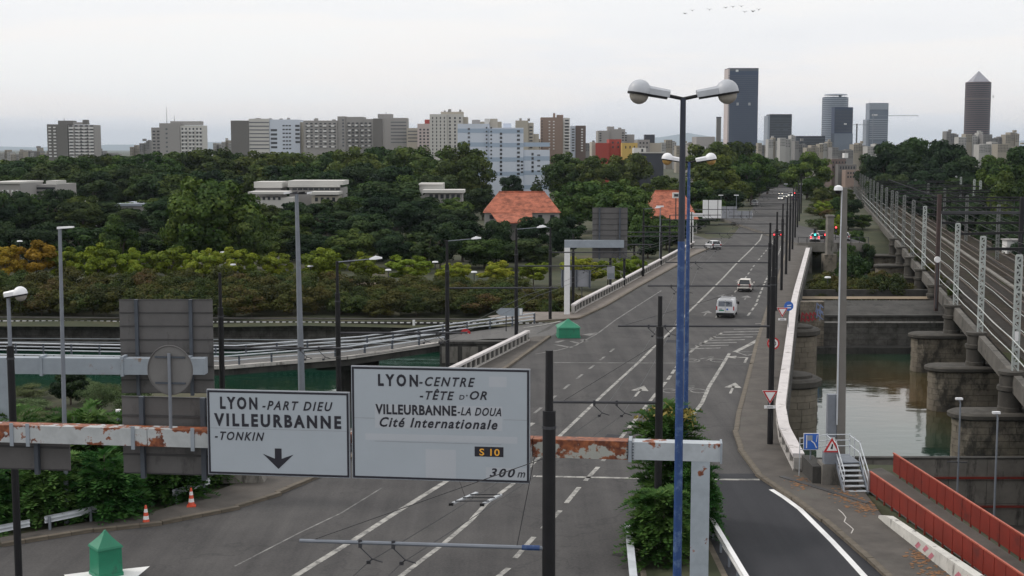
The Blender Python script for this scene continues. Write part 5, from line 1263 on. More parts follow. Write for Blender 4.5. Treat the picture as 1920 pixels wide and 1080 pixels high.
for i, (a_, b_, yt, d, c_) in enumerate(low):
    where = 'left of the towers' if a_ < 1100 else ('below the blue and black towers' if a_ < 1545 else ('below the disc-roof tower' if a_ < 1700 else 'below the brown pyramid-topped tower'))
    b = Bld('city_block', 'low %s city block %s, %s along the skyline' % (c_, where, ordw(sum(1 for q in low if q[0] < a_))), a_, b_, d, group='low city blocks on the skyline')
    cuts = [a_, lerp(a_, b_, random.uniform(.3, .42)), lerp(a_, b_, random.uniform(.6, .75)), b_]
    for q, (u0, u1) in enumerate(zip(cuts, cuts[1:])):
        y_ = yt + (0 if q == i % 3 else random.uniform(2, 7)); yo_ = (q * 2.3) % 4
        b.vol(u0, u1 - .15, y_, LM[c_] if q != 1 else LM[('grey', 'cream', 'white')[i % 3]], yo_, 14); b.grid(u0 + .4, u1 - .5, y_ + 1.5, y_ + 1.5 + 2.9 * 5, max(2, int((u1 - u0) / 2.6)), 5, W_DARK, .5, .48, yo=yo_)
        if q == 2: b.vol(u0 + 1, u1 - 2, y_ - 1.6, LM['grey'], yo_ + 3, 5, 'roof_box', y_ + .3)
    if i % 2: b.roofbits(a_, b_, yt, 1, LM[c_])
# railway-side workshop buildings at the far end of the viaduct
b = Bld('workshop', 'weathered grey-pink railway building at the far end of the tracks', 1558, 1606, 620); b.vol(1560, 1586, 298, B_DBROWN); b.vol(1566, 1600, 308, B_DGREY, -6, 6); b.vol(1572, 1606, 318, B_BROWN, -14, 7); b.grid(1568, 1598, 310, 318, 6, 1, W_DARK, .5, .6, yo=-6.0); b.grid(1574, 1604, 320, 334, 6, 2, W_DARK, .5, .5, yo=-14.0); b.vol(1585, 1592, 287, W_WHITE, 2, 4, 'roof_sign', 296.2); b.grid(1560, 1588, 300, 318, 5, 2, W_DARK, .4, .4)
# low buildings among the trees on the left
b = Bld('pavilion', 'long white flat-roofed pavilion among the trees left of centre', 478, 642, 300)
b.vol(478, 525, 352, B_GREY, 0, 8); b.vol(476, 528, 341, B_WHITE, -.5, 9, 'roof', 352.2); b.vol(540, 640, 352, B_GREY, 1, 9); b.vol(538, 642, 339, B_WHITE, .5, 10, 'roof', 347); b.vol(538, 636, 346.8, B_WHITE, .3, .6, 'roof_edge', 351); b.grid(545, 636, 352.5, 357, 9, 1, W_DARK, .8, .8, yo=1.0)
b.vol(482, 560, 368, B_WHITE, -9, 8); b.vol(480, 548, 357, B_WHITE, -10, 9, 'roof', 361); b.vol(590, 640, 366, B_CREAM, -6, 6); b.vol(588, 641, 358, B_WHITE, -7, 7, 'roof', 363); b.grid(484, 540, 364, 374, 6, 1, W_DARK, .5, .6, yo=-9.0); b.grid(594, 636, 366, 378, 4, 1, W_DARK, .5, .6, yo=-6.0)
b = Bld('pavilion', 'small white flat-roofed pavilion among the trees near the pale blue block', 785, 872, 300); b.vol(786, 830, 346, B_WHITE, 0, 8); b.vol(785, 830, 344, B_WHITE, -.4, 9, 'roof', 347); b.vol(800, 868, 361, B_GREY, -6, 7); b.vol(795, 872, 354.5, B_WHITE, -7, 8, 'roof', 360); b.grid(806, 866, 361, 372, 6, 1, W_DARK, .6, .7, yo=-6.0)
b = Bld('office_building', 'small grey banded office building in the trees at the far left', 64, 104, 300); b.vol(64, 103, 346, B_GREY); b.vol(82, 103, 339, B_WHITE, 1, 6, 'roof_box', 346.2); b.bands(66, 101, 349, 380, 4, W_DARK, .5)
b = Bld('pavilion', 'flat grey roof among the trees at the far left edge', -20, 38, 290); b.vol(-20, 36, 344, B_GREY); b.vol(-22, 36, 341, B_WHITE, -.5, 15, 'roof', 344.2); b.grid(-18, 34, 352, 366, 6, 1, W_WHITE, .4, .4)
b = Bld('shed', 'low grey shed roof among the trees left of the large rounded tree', 215, 268, 290); b.vol(215, 266, 386, B_GREY); b.vol(213, 268, 382, B_STEEL, -.5, 15, 'roof', 386.2); b.vol(152, 164, 374, B_WHITE, 1, 5)
# orange-roofed halls
def hip(label, px0, px1, yr, ye, d, dep, ridge_in=3.0):
    b = Bld('orange_roofed_hall', label, px0, px1, d, z0=-1.4); W_ = b.W; zr, ze = b.zz(yr), b.zz(ye)
    b.vol(px0 + 3, px1 - 3, ye + .5, B_GREY, .6, dep - 1.2)
    m_ = MB(); a_ = ridge_in
    P = [(0, 0, ze), (W_, 0, ze), (W_, dep, ze), (0, dep, ze), (a_, dep / 2, zr), (W_ - a_, dep / 2, zr)]
    m_.add(P, [(0, 1, 5, 4), (1, 2, 5), (2, 3, 4, 5), (3, 0, 4), (3, 2, 1, 0)]); m_.build('roof', M_ROOF, b.t)
    m_ = MB(); m_.bar(P[4], P[5], .5, .3); m_.build('ridge', M_ROOF, b.t)
    b.grid(px0 + 5, px1 - 5, ye + 2, ye + 14, 6, 1, W_DARK, .35, .6, yo=.6)
    return b
b = hip('long hall with a bright orange hipped roof among the trees', 905, 1052, 362, 399, 262, 15)
m_ = MB(); m_.add([(3, -6, b.zz(415)), (9.5, -6, b.zz(413)), (9.5, 1.5, b.zz(395)), (1.2, 1.5, b.zz(396)), (3, -6, b.zz(416)), (9.5, -6, b.zz(416))], [(0, 1, 2, 3), (4, 5, 1, 0)]); m_.build('lower_roof', M_ROOF, b.t)
b.vol(918, 955, 417, B_GREY, -5.5, 6, 'annex')
hip('hall with a dull orange roof behind the blue lamp posts', 1222, 1312, 361, 412, 285, 24, 2)
p = D(1268, 366, 280); t = thing('roof_unit', 'small white ventilation unit beside the dull orange roof', 'ventilation unit', (p.x, 280, 0)); MB().box(-.7, .7, 0, 1, p.z - .6, p.z + .5).build('casing', W_WHITE, t); MB().box(-.45, .45, -.03, 0, p.z - .3, p.z + .25).build('grille', W_DARK, t); MB().box(-.1, .1, .4, .6, -.2, p.z - .6).build('mast', M_DKGREY, t)
# ================================================================ STREET FURNITURE
def rot_y(pts, a):
    c, s_ = math.cos(a), math.sin(a); return [(x * c + z * s_, y, -x * s_ + z * c) for x, y, z in pts]
def globe_head(parent, at, rz, tilt, L=1.13, r=.30, shell=M_SHELL, lens=M_LENS, body0=.36):
    """street-lamp head along local +x: tray, dome, rim, lens bowl"""
    h = bpy.data.objects.new('lamp_head', None); COL.objects.link(h); h.parent = parent; h.location = at; h.rotation_euler = (0, -tilt, rz)
    m_ = MB(); m_.tube((0, 0, 0), (body0 + .05, 0, .02), .045, n=8); m_.build('arm', M_BLACK, h, smooth=True)
    m_ = MB()
    m_.loft([[(body0, -.13, -.02), (body0, .13, -.02), (body0, .13, .12), (body0, .07, .17), (body0, -.07, .17), (body0, -.13, .12)], [(L - .05, -.18, -.02), (L - .05, .18, -.02), (L - .05, .18, .13), (L - .05, .09, .2), (L - .05, -.09, .2), (L - .05, -.18, .13)]])
    m_.lathe([(r, -.02)] + [(r * math.cos(a), .02 + r * math.sin(a)) for a in [R(q) for q in (0, 18, 36, 54, 72, 84)]] + [(0, .02 + r)], (L, 0), 20)
    m_.build('shell', shell, h, smooth=True)
    m_ = MB(); m_.box(body0 + .05, L, -.12, .12, -.075, -.022); m_.lathe([(r * 1.0, -.075), (r * 1.02, -.022)], (L, 0), 20); m_.build('rim', M_BLACK, h)
    m_ = MB(); m_.lathe([(r * .82 * math.cos(a), -.076 - r * .78 * math.sin(a)) for a in [R(q) for q in (0, 20, 40, 60, 78)]] + [(0, -.076 - r * .78)], (L, 0), 18); m_.build('lens', lens, h, smooth=True)
    return h
def twin_lamp(label, p, h, r, shell, lens, k=1.0):
    t = thing('street_lamp', label, 'street lamp', p, 0, None)
    MB().tube((0, 0, 0), (0, 0, h * .80), r, r * .72, 12).build('pole', M_BLUE, t, smooth=True)
    MB().tube((0, 0, h * .80), (0, 0, h), r * .68, r * .55, 12).build('pole_top', M_POLETOP if h > 17 else M_BLUE, t, smooth=True)
    MB().box(-.22, .22, -.22, .22, 0, .05).build('base_plate', M_DKGREY, t)
    globe_head(t, (0, 0, h - .02), 0, R(9), shell=shell, lens=lens); globe_head(t, (0, 0, h - .02), math.pi, R(9), shell=shell, lens=lens)
    return t
pa = D(1281, 184, 35); twin_lamp('nearest tall blue lamp post with two white globe heads', (pa.x, 35, 0), pa.z, .13, M_SHELL, M_LENS)
pa = D(1292, 304, 70); twin_lamp('second blue lamp post with two globe heads, behind the nearest one', (pa.x, 70, 0), pa.z, .13, M_WHITE, M_LENS_AMBER)

def cobra(parent, at, rz, L, head=.62):
    m_ = MB(); m_.tube((0, 0, 0), (L, 0, .16), .035, .03, 6); a = m_.build('lamp_arm', M_GREYPOLE, parent, loc=at); a.rotation_euler = (0, 0, rz)
    m_ = MB(); m_.loft([[(L - .1, -.06, .12), (L - .1, .06, .12), (L - .1, .04, .2), (L - .1, -.04, .2)], [(L + .25, -.17, .14), (L + .25, .17, .14), (L + .25, .1, .34), (L + .25, -.1, .34)], [(L + head, -.1, .18), (L + head, .1, .18), (L + head, .05, .26), (L + head, -.05, .26)]])
    o = m_.build('lamp_head', M_WHITE, parent, loc=at); o.rotation_euler = (0, 0, rz)
ARMS = {}
def trolley_pole(key, label, p, top, arm=None, lamp=None, group='black trolleybus poles', r0=.19, step=None, stay=True):
    """two-stage black pole; arm = (length, heading, height)"""
    t = thing('trolley_pole', label, 'pole', p, 0, group)
    step = step or top - 1.8
    MB().tube((0, 0, -.1), (0, 0, step), r0, r0 * .95, 12).build('shaft', M_BLACK, t, smooth=True)
    MB().tube((0, 0, step), (0, 0, top), r0 * .6, r0 * .55, 10).build('top_section', M_BLACK, t, smooth=True)
    MB().lathe([(r0 * 1.06, step - .5), (r0 * 1.06, step - .42)], n=12).build('band', M_DKGREY, t)
    if arm:
        L, a, z = arm; e = Vector((math.cos(a) * L, math.sin(a) * L, z)); u = Vector((math.cos(a), math.sin(a), 0))
        MB().tube((0, 0, z), e, .062, .055, 8).build('bracket_arm', M_GREYPOLE if key == 'r0' else M_DKGREY, t, smooth=True)
        if stay: MB().tube((0, 0, min(top - .9, z + 2.6)), e - u * .45 + Vector((0, 0, .06)), .013, n=5).build('stay_wire', M_WIRE, t)
        hs = []
        for f in ((L - 1.75, L - 2.7) if L > 4 else ()):
            q = u * f + Vector((0, 0, z)); m_ = MB()
            m_.box(q.x - .05, q.x + .05, q.y - .05, q.y + .05, q.z - .14, q.z + .09); b0 = q + Vector((0, 0, -.14)); b1 = q + Vector((.34, -.1, -.44)); b2 = q + Vector((.22, .1, -.6))
            m_.tube(b0, b1, .02, n=5); m_.tube(b1, b1 + Vector((.3, 0, -.1)), .02, n=5); m_.tube(b1, b2, .015, n=5); m_.box(b2.x - .06, b2.x + .06, b2.y - .04, b2.y + .04, b2.z - .05, b2.z + .05)
            m_.build('wire_hanger', M_DKGREY, t); hs.append(Vector(p) + b2)
        ARMS[key] = hs
        if key == 'r0':
            MB().tube(u * .25 + Vector((0, 0, z)), u * .75 + Vector((0, 0, z)), .075, n=8).build('blue_sleeve', M_BLUE, t)
            MB().tube(u * .9 + Vector((0, 0, z)), u * .75 + Vector((0, 0, min(top - .9, z + 2.6))) - u * .35, .012, n=5).build('drop_wire', M_WIRE, t)
    if lamp: cobra(t, (0, 0, top - .05), lamp[1], lamp[0])
    return t
# right-hand series
p = D(1030, 657, 37); trolley_pole('r0', 'nearest black trolley pole, in front of the big white sign', (p.x, 37, 0), p.z, (7.1, math.pi - R(6), D(1018, 1028, 37).z), r0=.19, step=D(1030, 770, 37).z)
p = D(1238, 555, 57); trolley_pole('r1', 'black trolley pole standing in the median ailanthus', (p.x, 57, 0), p.z, (4.5, math.pi - R(2), D(1232, 755, 57).z), r0=.165, step=D(1238, 612, 57).z)
rs = [(77, 1452, 457), (100, 1453, 470)] + [(y, None, None) for y in (121, 142, 163, 184, 206, 230, 256, 290, 325, 365)]
for i, (y, px, yt) in enumerate(rs):
    x = (px - 960) / F * y if px else interp(KR, y) + .9
    lab = ['black trolley pole on the right pavement carrying the yield sign', 'black trolley pole hidden close behind the yield-sign pole'][i] if i < 2 else '%s black trolley pole along the right bridge pavement, going away' % ordw(i)
    trolley_pole('r%d' % (i + 2), lab, (x, y, .1 if y < 250 else 0), 11.5 if i < 1 else 10.4, (9.3 if i else 8.8, math.pi - R(1), 6.85), r0=.17, stay=(i < 1))
# left-hand series
ls = [(70, 412, 510, 6.8, None), (76, 632, 488, 7.3, (1.9, R(4))), (100, 838, 452, 8.2, (1.9, R(4))), (119, 968, 430, 8.4, (1.9, R(4))), (135, 1032, 428, 9.0, (.5, math.pi)), (146, 1075, 440, 8.6, None), (160, 1145, 437, 8.6, None), (168, 1171, 432, 8.4, None), (181, 1207, 392, 8.4, (1.6, 0)), (198, 1240, 412, 8.0, None), (212, 1256, 404, 8.0, None), (232, 1297, 398, 8.0, None)]
where_l = ['behind the left road sign', 'with a lamp arm, above the left road sign', 'with a lamp arm, at the ramp abutment', 'with a lamp arm, at the start of the ramp', 'with a stub lamp, at the ramp corner', 'beside the white gantry post', 'in front of the small grey signal box', 'right of the slatted sign back', 'with a lamp arm, beyond the slatted sign back', 'beyond the tall lamp on the left parapet', 'farther on along the left parapet', 'beside the far white gantry']
for i, (y, px, yt, al, lamp) in enumerate(ls):
    p = D(px, yt, y); trolley_pole('l%d' % i, 'black pole ' + where_l[i], (p.x, y, -.05 if y < 80 else .05), p.z, (al, R(1), 6.75), lamp, r0=.15 if y < 80 else .16, stay=False)
p = D(19, 648, 50); t = trolley_pole('near_left', 'black pole with a globe lamp at the left edge of the picture', (p.x, 50, 0), p.z, None, r0=.14, step=p.z - .02)
MB().tube((0, 0, p.z - 1.6), (0, 0, D(18, 558, 50).z), .085, .07, 10).build('grey_extension', M_GREYPOLE, t, smooth=True)
globe_head(t, (-.12, 0, D(18, 556, 50).z), R(-8), R(10), L=.62, r=.26, shell=M_WHITE, body0=.02)
# overhead trolley wires
def wire(label, pts, r=.014, sag=.12, name='overhead_wire', group=None):
    o = Vector(pts[0]); m_ = MB()
    for a, b in zip(pts, pts[1:]):
        a, b = Vector(a), Vector(b); n_ = 4; P = [a.lerp(b, i / n_) - Vector((0, 0, sag * 4 * (i / n_) * (1 - i / n_))) for i in range(n_ + 1)]
        for u, v in zip(P, P[1:]): m_.tube(u, v, r, n=4, cap=False)
    return tag(m_.build(name, M_WIRE, org=o, loc=o), label, 'wire', group)
for j, nm in enumerate(('left', 'right')):
    P = [ARMS[k][j] for k in ['r0', 'r1'] + ['r%d' % i for i in range(2, 10)] if len(ARMS.get(k, [])) > j]
    P = [P[0] + Vector((-3.5, -14, 0))] + P
    wire('%s trolleybus wire over the main carriageway' % nm, P, .013, .1, group='trolleybus wires')
    P = [ARMS['l%d' % k][j] for k in range(0, 10)]
    wire('%s trolleybus wire along the left side of the bridge' % nm, P, .013, .1, group='trolleybus wires')
# wire crossing frame hanging over the lanes
c_ = D(893, 936, 42.5); t = thing('wire_switch', 'ladder-like trolley wire switch hanging above the lanes below the big sign', 'wire switch', c_)
for a, b in (((-.72, -.5, 0), (.0, .75, .02)), ((.25, -.55, 0), (.78, .5, .02))): MB().bar(a, b, .11, .05).build('runner', M_GALV, t)
for y_, w_ in ((-.42, .0), (.0, .0), (.4, .0)): MB().bar((-.66 + .55 * (y_ + .42), y_, .05), (.42 + .42 * (y_ + .42), y_ + .02, .05), .03, .03).build('crossbar', M_DKGREY, t)
for x_, y_ in ((-.78, -.58), (.2, -.63)): MB().box(x_ - .07, x_ + .07, y_ - .05, y_ + .05, -.05, .03).build('end_block', M_BLACK, t)
MB().tube((-.35, 0, .05), (-.6, -.3, .9), .008, n=4).build('hanger_wire', M_WIRE, t)

# ================================================================ SIGN GANTRY
A_G = R(-7.15); E_G = Vector((math.cos(A_G), math.sin(A_G), 0)); N_G = Vector((-math.sin(A_G), math.cos(A_G), 0)); P_G = Vector((5.79, 41.0, 0))
def GP(px, py, off=0.0):
    r = ray(px, py); c0 = Vector((0, 0, H)); tt = (off + (P_G - c0).dot(N_G)) / r.dot(N_G); q = c0 + r * tt
    return (q - P_G).dot(E_G), q.z
gz0, gz1 = GP(1320, 862)[1], GP(1320, 829)[1]; zc = (gz0 + gz1) / 2; hb = gz1 - gz0
ga = thing('sign_gantry', 'rusty white steel gantry beam and post carrying the road signs', 'gantry', P_G, A_G)
MB().box(-.28, .28, -.25, .25, -.1, gz0 - .001).build('post', M_RUST_PO, ga)
MB().box(-.42, .42, -.4, .4, -.1, .06).build('base_plate', M_STEELDK, ga)
s_j = GP(1182, 845)[0]; s_e = GP(1350, 845)[0]
o = MB().box(s_j + .06, s_e, -.26, .26, -hb / 2, hb / 2).build('end_beam', M_RUST_LT, ga, loc=(0, 0, zc))
seg = [-26, -17.6, GP(1000, 840)[0], s_j - .06]
for a, b in zip(seg[:-1], seg[1:-1]): MB().box(a + .01, b - .01, -.27, .27, -hb / 2 - .01, hb / 2 + .01).build('beam', M_RUST, ga, loc=(0, 0, zc))
MB().box(s_j - .05, s_j + .05, -.33, .33, -hb / 2 - .06, hb / 2 + .06).build('flange', M_GBEAM, ga, loc=(0, 0, zc))
MB().box(seg[2] + .01, seg[3] - .01, -.265, .265, -hb / 2 - .008, hb / 2 + .008).build('rusted_beam', M_RUST_HV, ga, loc=(0, 0, zc))
bo = MB().tube((0, -.02, 0), (0, .02, 0), .022, n=6).mesh('bolt'); bo.materials.append(M_STEELDK)
for i in range(6):
    for sd in (-.09, .09): inst('bolt', bo, ga, (s_j + sd, -.30, zc - hb / 2 + .05 + i * (hb - .1) / 5))
MB().box(s_e, s_e + .06, -.31, .31, -hb / 2 - .04, hb / 2 + .04).build('end_flange', M_GBEAM, ga, loc=(0, 0, zc))
for px in (60, 256, 367, 30): 
    s_ = GP(px, 820)[0]; MB().box(s_ - .06, s_ + .06, -.31, -.272, -hb / 2 - .12, hb / 2 + .08).build('clamp', M_GBEAM, ga, loc=(0, 0, zc))

def put_text(txt, parent, x0, x1, zb, ht, y, m, bold=0.0, shear=0.0, name='lettering', sp=1.0):
    cu = bpy.data.curves.new('t', 'FONT'); cu.body = txt; cu.size = 1.0; cu.offset = bold; cu.shear = shear; cu.extrude = 0.0; cu.space_character = sp; cu.resolution_u = 3
    tmp = bpy.data.objects.new('t', cu); COL.objects.link(tmp); bpy.context.view_layer.update()
    me = bpy.data.meshes.new_from_object(tmp.evaluated_get(bpy.context.evaluated_depsgraph_get()))
    bpy.data.objects.remove(tmp, do_unlink=True); bpy.data.curves.remove(cu)
    co = np.empty(len(me.vertices) * 3); me.vertices.foreach_get('co', co); co = co.reshape(-1, 3)
    mn, mx = co.min(0), co.max(0); sx_ = (x1 - x0) / (mx[0] - mn[0]); sy_ = ht / 0.70
    out = np.empty_like(co); out[:, 0] = x0 + (co[:, 0] - mn[0]) * sx_; out[:, 1] = y; out[:, 2] = zb + co[:, 1] * sy_
    me.vertices.foreach_set('co', out.reshape(-1)); me.update(); me.name = name
    me.materials.clear(); me.materials.append(m); o = bpy.data.objects.new(name, me); COL.objects.link(o); o.parent = parent
    return o
def road_sign(label, px0, px1, yt0, yt1, yb0, yb1, texts, extras, seam):
    off = -.62
    s0, zt0 = GP(px0, yt0, off); s1, zt1 = GP(px1, yt1, off); _, zb0 = GP(px0, yb0, off); _, zb1 = GP(px1, yb1, off)
    zt, zb = (zt0 + zt1) / 2, (zb0 + zb1) / 2; W_, H_ = s1 - s0, zt - zb
    o = P_G + E_G * s0 + N_G * off; t = thing('direction_sign', label, 'road sign', (o.x, o.y, zb), A_G)
    lx = lambda px, py: (GP(px, py, off)[0] - s0, GP(px, py, off)[1] - zb)
    MB().box(0, W_, .01, .09, 0, H_).build('panel', M_SIGNBACK_L, t)
    MB().box(.015, W_ - .015, -.004, .0085, .015, H_ - .015).build('face', M_SIGNFACE, t)
    b_ = .065; i_ = .028
    for x0, x1, z0, z1 in ((i_, W_ - i_, i_, i_ + b_), (i_, W_ - i_, H_ - i_ - b_, H_ - i_), (i_, i_ + b_, i_ + b_, H_ - i_ - b_), (W_ - i_ - b_, W_ - i_, i_ + b_, H_ - i_ - b_)):
        MB().box(x0, x1, -.010, -.0045, z0, z1).build('border', M_SIGNTXT, t)
    for a, b in seam:
        (xa, za), (xb, zb_) = lx(*a), lx(*b); MB().box(xa, xb, -.0075, -.0046, min(za, zb_) - .006, min(za, zb_) + .006).build('seam', M_SIGNBACK_L, t)
    for x0, y0, x1, y1, lvl in [e[1:] for e in extras if e[0] == 'patch']:
        (xa, za), (xb, zb_) = lx(x0, y0), lx(x1, y1); MB().box(xa, xb, -.006 - .0012 * lvl, -.0045, zb_, za).build('overlay_patch', M_SIGNPATCH, t)
    for e in extras:
        if e[0] == 'plate': (xa, za), (xb, zb_) = lx(e[1], e[2]), lx(e[3], e[4]); MB().box(xa, xb, -.011, -.0045, zb_, za).build('route_plate', M_SIGNTXT, t)
        if e[0] == 'arrow':
            (xa, za), (xb, zb_) = lx(e[1], e[2]), lx(e[3], e[4]); cx = (xa + xb) / 2; w_ = xb - xa; h_ = za - zb_
            m_ = MB(); m_.prismY([(cx - w_ * .11, za), (cx + w_ * .11, za), (cx + w_ * .11, zb_ + h_ * .50), (cx, zb_ + h_ * .36), (cx - w_ * .11, zb_ + h_ * .50)], -.012, -.0046)
            m_.prismY([(cx - w_ * .11, zb_ + h_ * .5), (cx - w_ * .5, zb_ + h_ * .72), (cx, zb_), (cx, zb_ + h_ * .36)], -.0118, -.0046); m_.prismY([(cx + w_ * .11, zb_ + h_ * .5), (cx, zb_ + h_ * .36), (cx, zb_), (cx + w_ * .5, zb_ + h_ * .72)], -.0118, -.0046)
            m_.build('arrow', M_SIGNTXT, t)
    for txt, x0, x1, yc, yb, bold, sh, m_, sp in texts:
        (xa, za), (xb, zb_) = lx(x0, yb), lx(x1, yb); put_text(txt, t, xa, xb, (za + zb_) / 2, (yb - yc) * 41.5 / F, -.0145, m_ or M_SIGNTXT, bold, sh, sp=sp)
    for f in (.14, .5, .86): MB().box(W_ * f - .05, W_ * f + .05, .092, .60 - .28, .1, H_ - .1).build('back_upright', M_GREYPOLE, t)
    return t
BO, IT = .042, .30
road_sign('white sign reading LYON-PART DIEU, VILLEURBANNE, TONKIN with a down arrow', 387, 655, 730, 735.5, 889, 897,
          [('LYON', 413, 483, 744, 766, BO, 0, None, 1.42), ('-PART DIEU', 492, 624, 752, 769, .022, IT, None, 1.32), ('VILLEURBANNE', 402, 640, 777, 800, BO, 0, None, 1.36), ('-TONKIN', 403, 496, 809, 825, .022, IT, None, 1.28)],
          [('arrow', 493, 840, 551, 880)], [((395, 802), (650, 807))])
road_sign('larger white sign reading LYON-CENTRE, TETE D OR, VILLEURBANNE-LA DOUA, 300 m', 658, 994, 687, 691, 898, 906,
          [('LYON', 709, 784, 702, 723, BO, 0, None, 1.5), ('-CENTRE', 786, 891, 707, 724, .022, IT, None, 1.3), ('-TÊTE', 787, 852, 733, 749, .022, IT, None, 1.22), ('D', 861, 871, 740, 749, .012, IT * .5, None, 1), ('\u2019', 874, 877, 740, 749, .01, 0, None, 1), ('OR', 881, 913, 733, 749, .022, IT, None, 1.2),
           ('VILLEURBANNE', 704, 856, 759, 777, .036, 0, None, 1.1), ('-LA DOUA', 858, 940, 764, 779, .02, IT, None, 1.15), ('Cité Internationale', 712, 933, 784, 802, .026, IT, None, 1.2), ('S 10', 899, 937, 841, 854, .014, 0, M_ORANGE, 1.05), ('300', 918, 966, 878, 894, .022, IT, None, 1.3), ('m', 970, 985, 880, 895, .01, IT, None, 1)],
          [('patch', 703, 757, 942, 808, 0), ('patch', 685, 812, 970, 832, 1), ('patch', 798, 842, 855, 899, 0), ('patch', 911, 876, 988, 900, 0), ('patch', 917, 706, 950, 726, 1), ('plate', 890, 837, 944, 857)],
          [((664, 783), (703, 784)), ((944, 787), (990, 788)), ((703, 827), (940, 831))])

def back_board(name, label, off, px0, px1, yt, yb, slats, uprights, beam=True, m=M_SIGNBACK):
    s0, zt = GP(px0, yt, off); s1, _ = GP(px1, yt, off); _, zb = GP((px0 + px1) / 2, yb, off); o = P_G + E_G * s0 + N_G * off; W_, H_ = s1 - s0, zt - zb
    t = thing(name, label, 'road sign', (o.x, o.y, zb), A_G)
    hs = H_ / slats
    for i in range(slats): MB().box(0, W_, 0, .05, i * hs + .012, (i + 1) * hs - .012).build('slat_panel', m, t); 
    for i in range(slats + 1): MB().box(0, W_, -.045, .03, max(0, i * hs - .035), min(H_, i * hs + .035)).build('stiffener', M_STIFF, t)
    for f in uprights: MB().box(W_ * f - .07, W_ * f + .07, -.2, -.047, -.12, H_ + .02).build('upright', M_STEELDK, t)
    return t
back_board('reversed_sign', 'grey back of a sign hanging behind the rusty beam, under the round sign', .55, 228, 396, 742, 889, 4, (.24, .92))
back_board('reversed_sign', 'grey back of a sign behind the rusty beam at the left edge', .55, -160, 129, 789, 878, 2, (.2, .8))
# round sign back on a pole above the beam
off = .0; s_, z_ = GP(319, 694, off); o = P_G + E_G * s_; t = thing('round_sign', 'round grey sign back on a pole above the rusty beam', 'road sign', (o.x, o.y, GP(319, 810)[1]), A_G)
zr = z_ - GP(319, 810)[1]; rr_ = 44 * 43.2 / F
m_ = MB(); m_.add([(rr_ * math.cos(i * math.pi / 20), y_, zr + rr_ * math.sin(i * math.pi / 20) * 1.06) for y_ in (0.02, .05) for i in range(40)], [tuple(range(40)), tuple(range(79, 39, -1))] + [(i, 40 + i, 40 + (i + 1) % 40, (i + 1) % 40) for i in range(40)]); m_.build('disc', mat('round_sign_back', (.15, .147, .147), .6, .12, 1.2), t)
m_ = MB(); P = [(rr_ * math.cos(i * math.pi / 20), .0, zr + rr_ * math.sin(i * math.pi / 20) * 1.06) for i in range(41)]; m_.path(P, .02, 5); m_.build('rim', M_SIGNBACK, t)
for dz in (-.42, .42): MB().box(-.5, .5, -.02, .018, zr + dz - .03, zr + dz + .03).build('stiffener', M_STEELDK, t)
MB().tube((0, -.07, 0), (0, -.07, zr + .55), .055, n=10).build('pole', M_GREYPOLE, t, smooth=True)

# second gantry for the oncoming lanes, farther back
g2z0, g2z1 = D(200, 697, 66).z, D(200, 667, 66).z; p = D(10, 690, 66)
t = thing('sign_gantry', 'plain grey gantry with post at the left edge, behind the rusty one', 'gantry', (p.x, 66, -.06), R(-2.2))
MB().box(-.32, .32, -.3, .3, -.1, g2z0).build('post', M_GBEAM, t)
L_ = 9.9; MB().box(-3, L_ - .9, -.3, .3, g2z0 + .001, g2z1).build('beam', M_GBEAM, t); MB().box(L_ - .899, L_ - .7, -.36, .36, g2z0 - .08, g2z1 + .08).build('flange', M_GBEAM, t); MB().box(L_ - .699, L_ + .05, -.3, .3, g2z0 + .02, g2z1 + .02).build('beam_tip', M_GBEAM, t)
for x_ in (1.9, 5.9): MB().box(x_ - .07, x_ + .07, -.36, .36, g2z0 - .08, g2z1 + .1).build('flange', M_GBEAM, t)
def plain_back(name, label, px0, px1, yt, yb, d, slats, uprights, m, rz=0.0, front=None, legs=None):
    a, b = D(px0, yt, d), D(px1, yb, d); W_, H_ = b.x - a.x, a.z - b.z; t = thing(name, label, 'road sign', (a.x, d, b.z), rz); hs = H_ / slats
    for i in range(slats): MB().box(0, W_, 0, .05, i * hs + .01, (i + 1) * hs - .01).build('slat_panel', m, t)
    for i in range(slats + 1): MB().box(0, W_, -.04, .03, max(0, i * hs - .03), min(H_, i * hs + .03)).build('stiffener', M_STIFF, t)
    for f in uprights: MB().box(W_ * f - .08, W_ * f + .08, -.2, -.042, -.1, H_).build('upright', M_STEELDK, t)
    if legs is not None:
        for f in legs: MB().box(W_ * f - .05, W_ * f + .05, .052, .15, -b.z + .0, H_).build('leg', M_DKGREY, t)
    return t
plain_back('reversed_sign', 'tall grey back of a large sign on the second gantry', 223, 402, 561, 737, 66.6, 7, (.19, .77), M_SIGNBACK)

# white cantilever gantry with slatted sign back, beyond the ramp
p = D(1063, 585, 139); zt, zb = D(1063, 452, 139).z, D(1063, 466, 139).z
t = thing('cantilever_gantry', 'white cantilever gantry holding the slatted sign back beside the ramp', 'gantry', (p.x, 139, .1))
MB().box(-.28, .28, -.25, .25, -.1, zb).build('post', M_SIGNWHITE, t); MB().box(-.28, 5.8, -.25, .25, zb + .001, zt).build('arm', M_GBEAM, t)
plain_back('reversed_sign', 'grey slatted sign back on the white cantilever gantry', 1111, 1176, 389, 484, 139.6, 9, (.2, .78), M_SIGNBACK)
plain_back('sign_board', 'plain grey notice board on posts behind the white gantry post', 1052, 1108, 506, 538, 146, 1, (.05, .52, .95), M_SIGNBACK_L, legs=(.3, .7))
p = D(1145, 510, 158); t = thing('signal_box', 'small white control box on a black pole at the left parapet', 'control box', (p.x, 158 - .35, p.z - .8)); MB().box(-.42, .42, -.2, .1, 0, 1.5).build('casing', M_SIGNBACK_L, t); MB().box(-.36, .36, -.215, -.201, .1, .7).build('door', M_GREYPOLE, t)
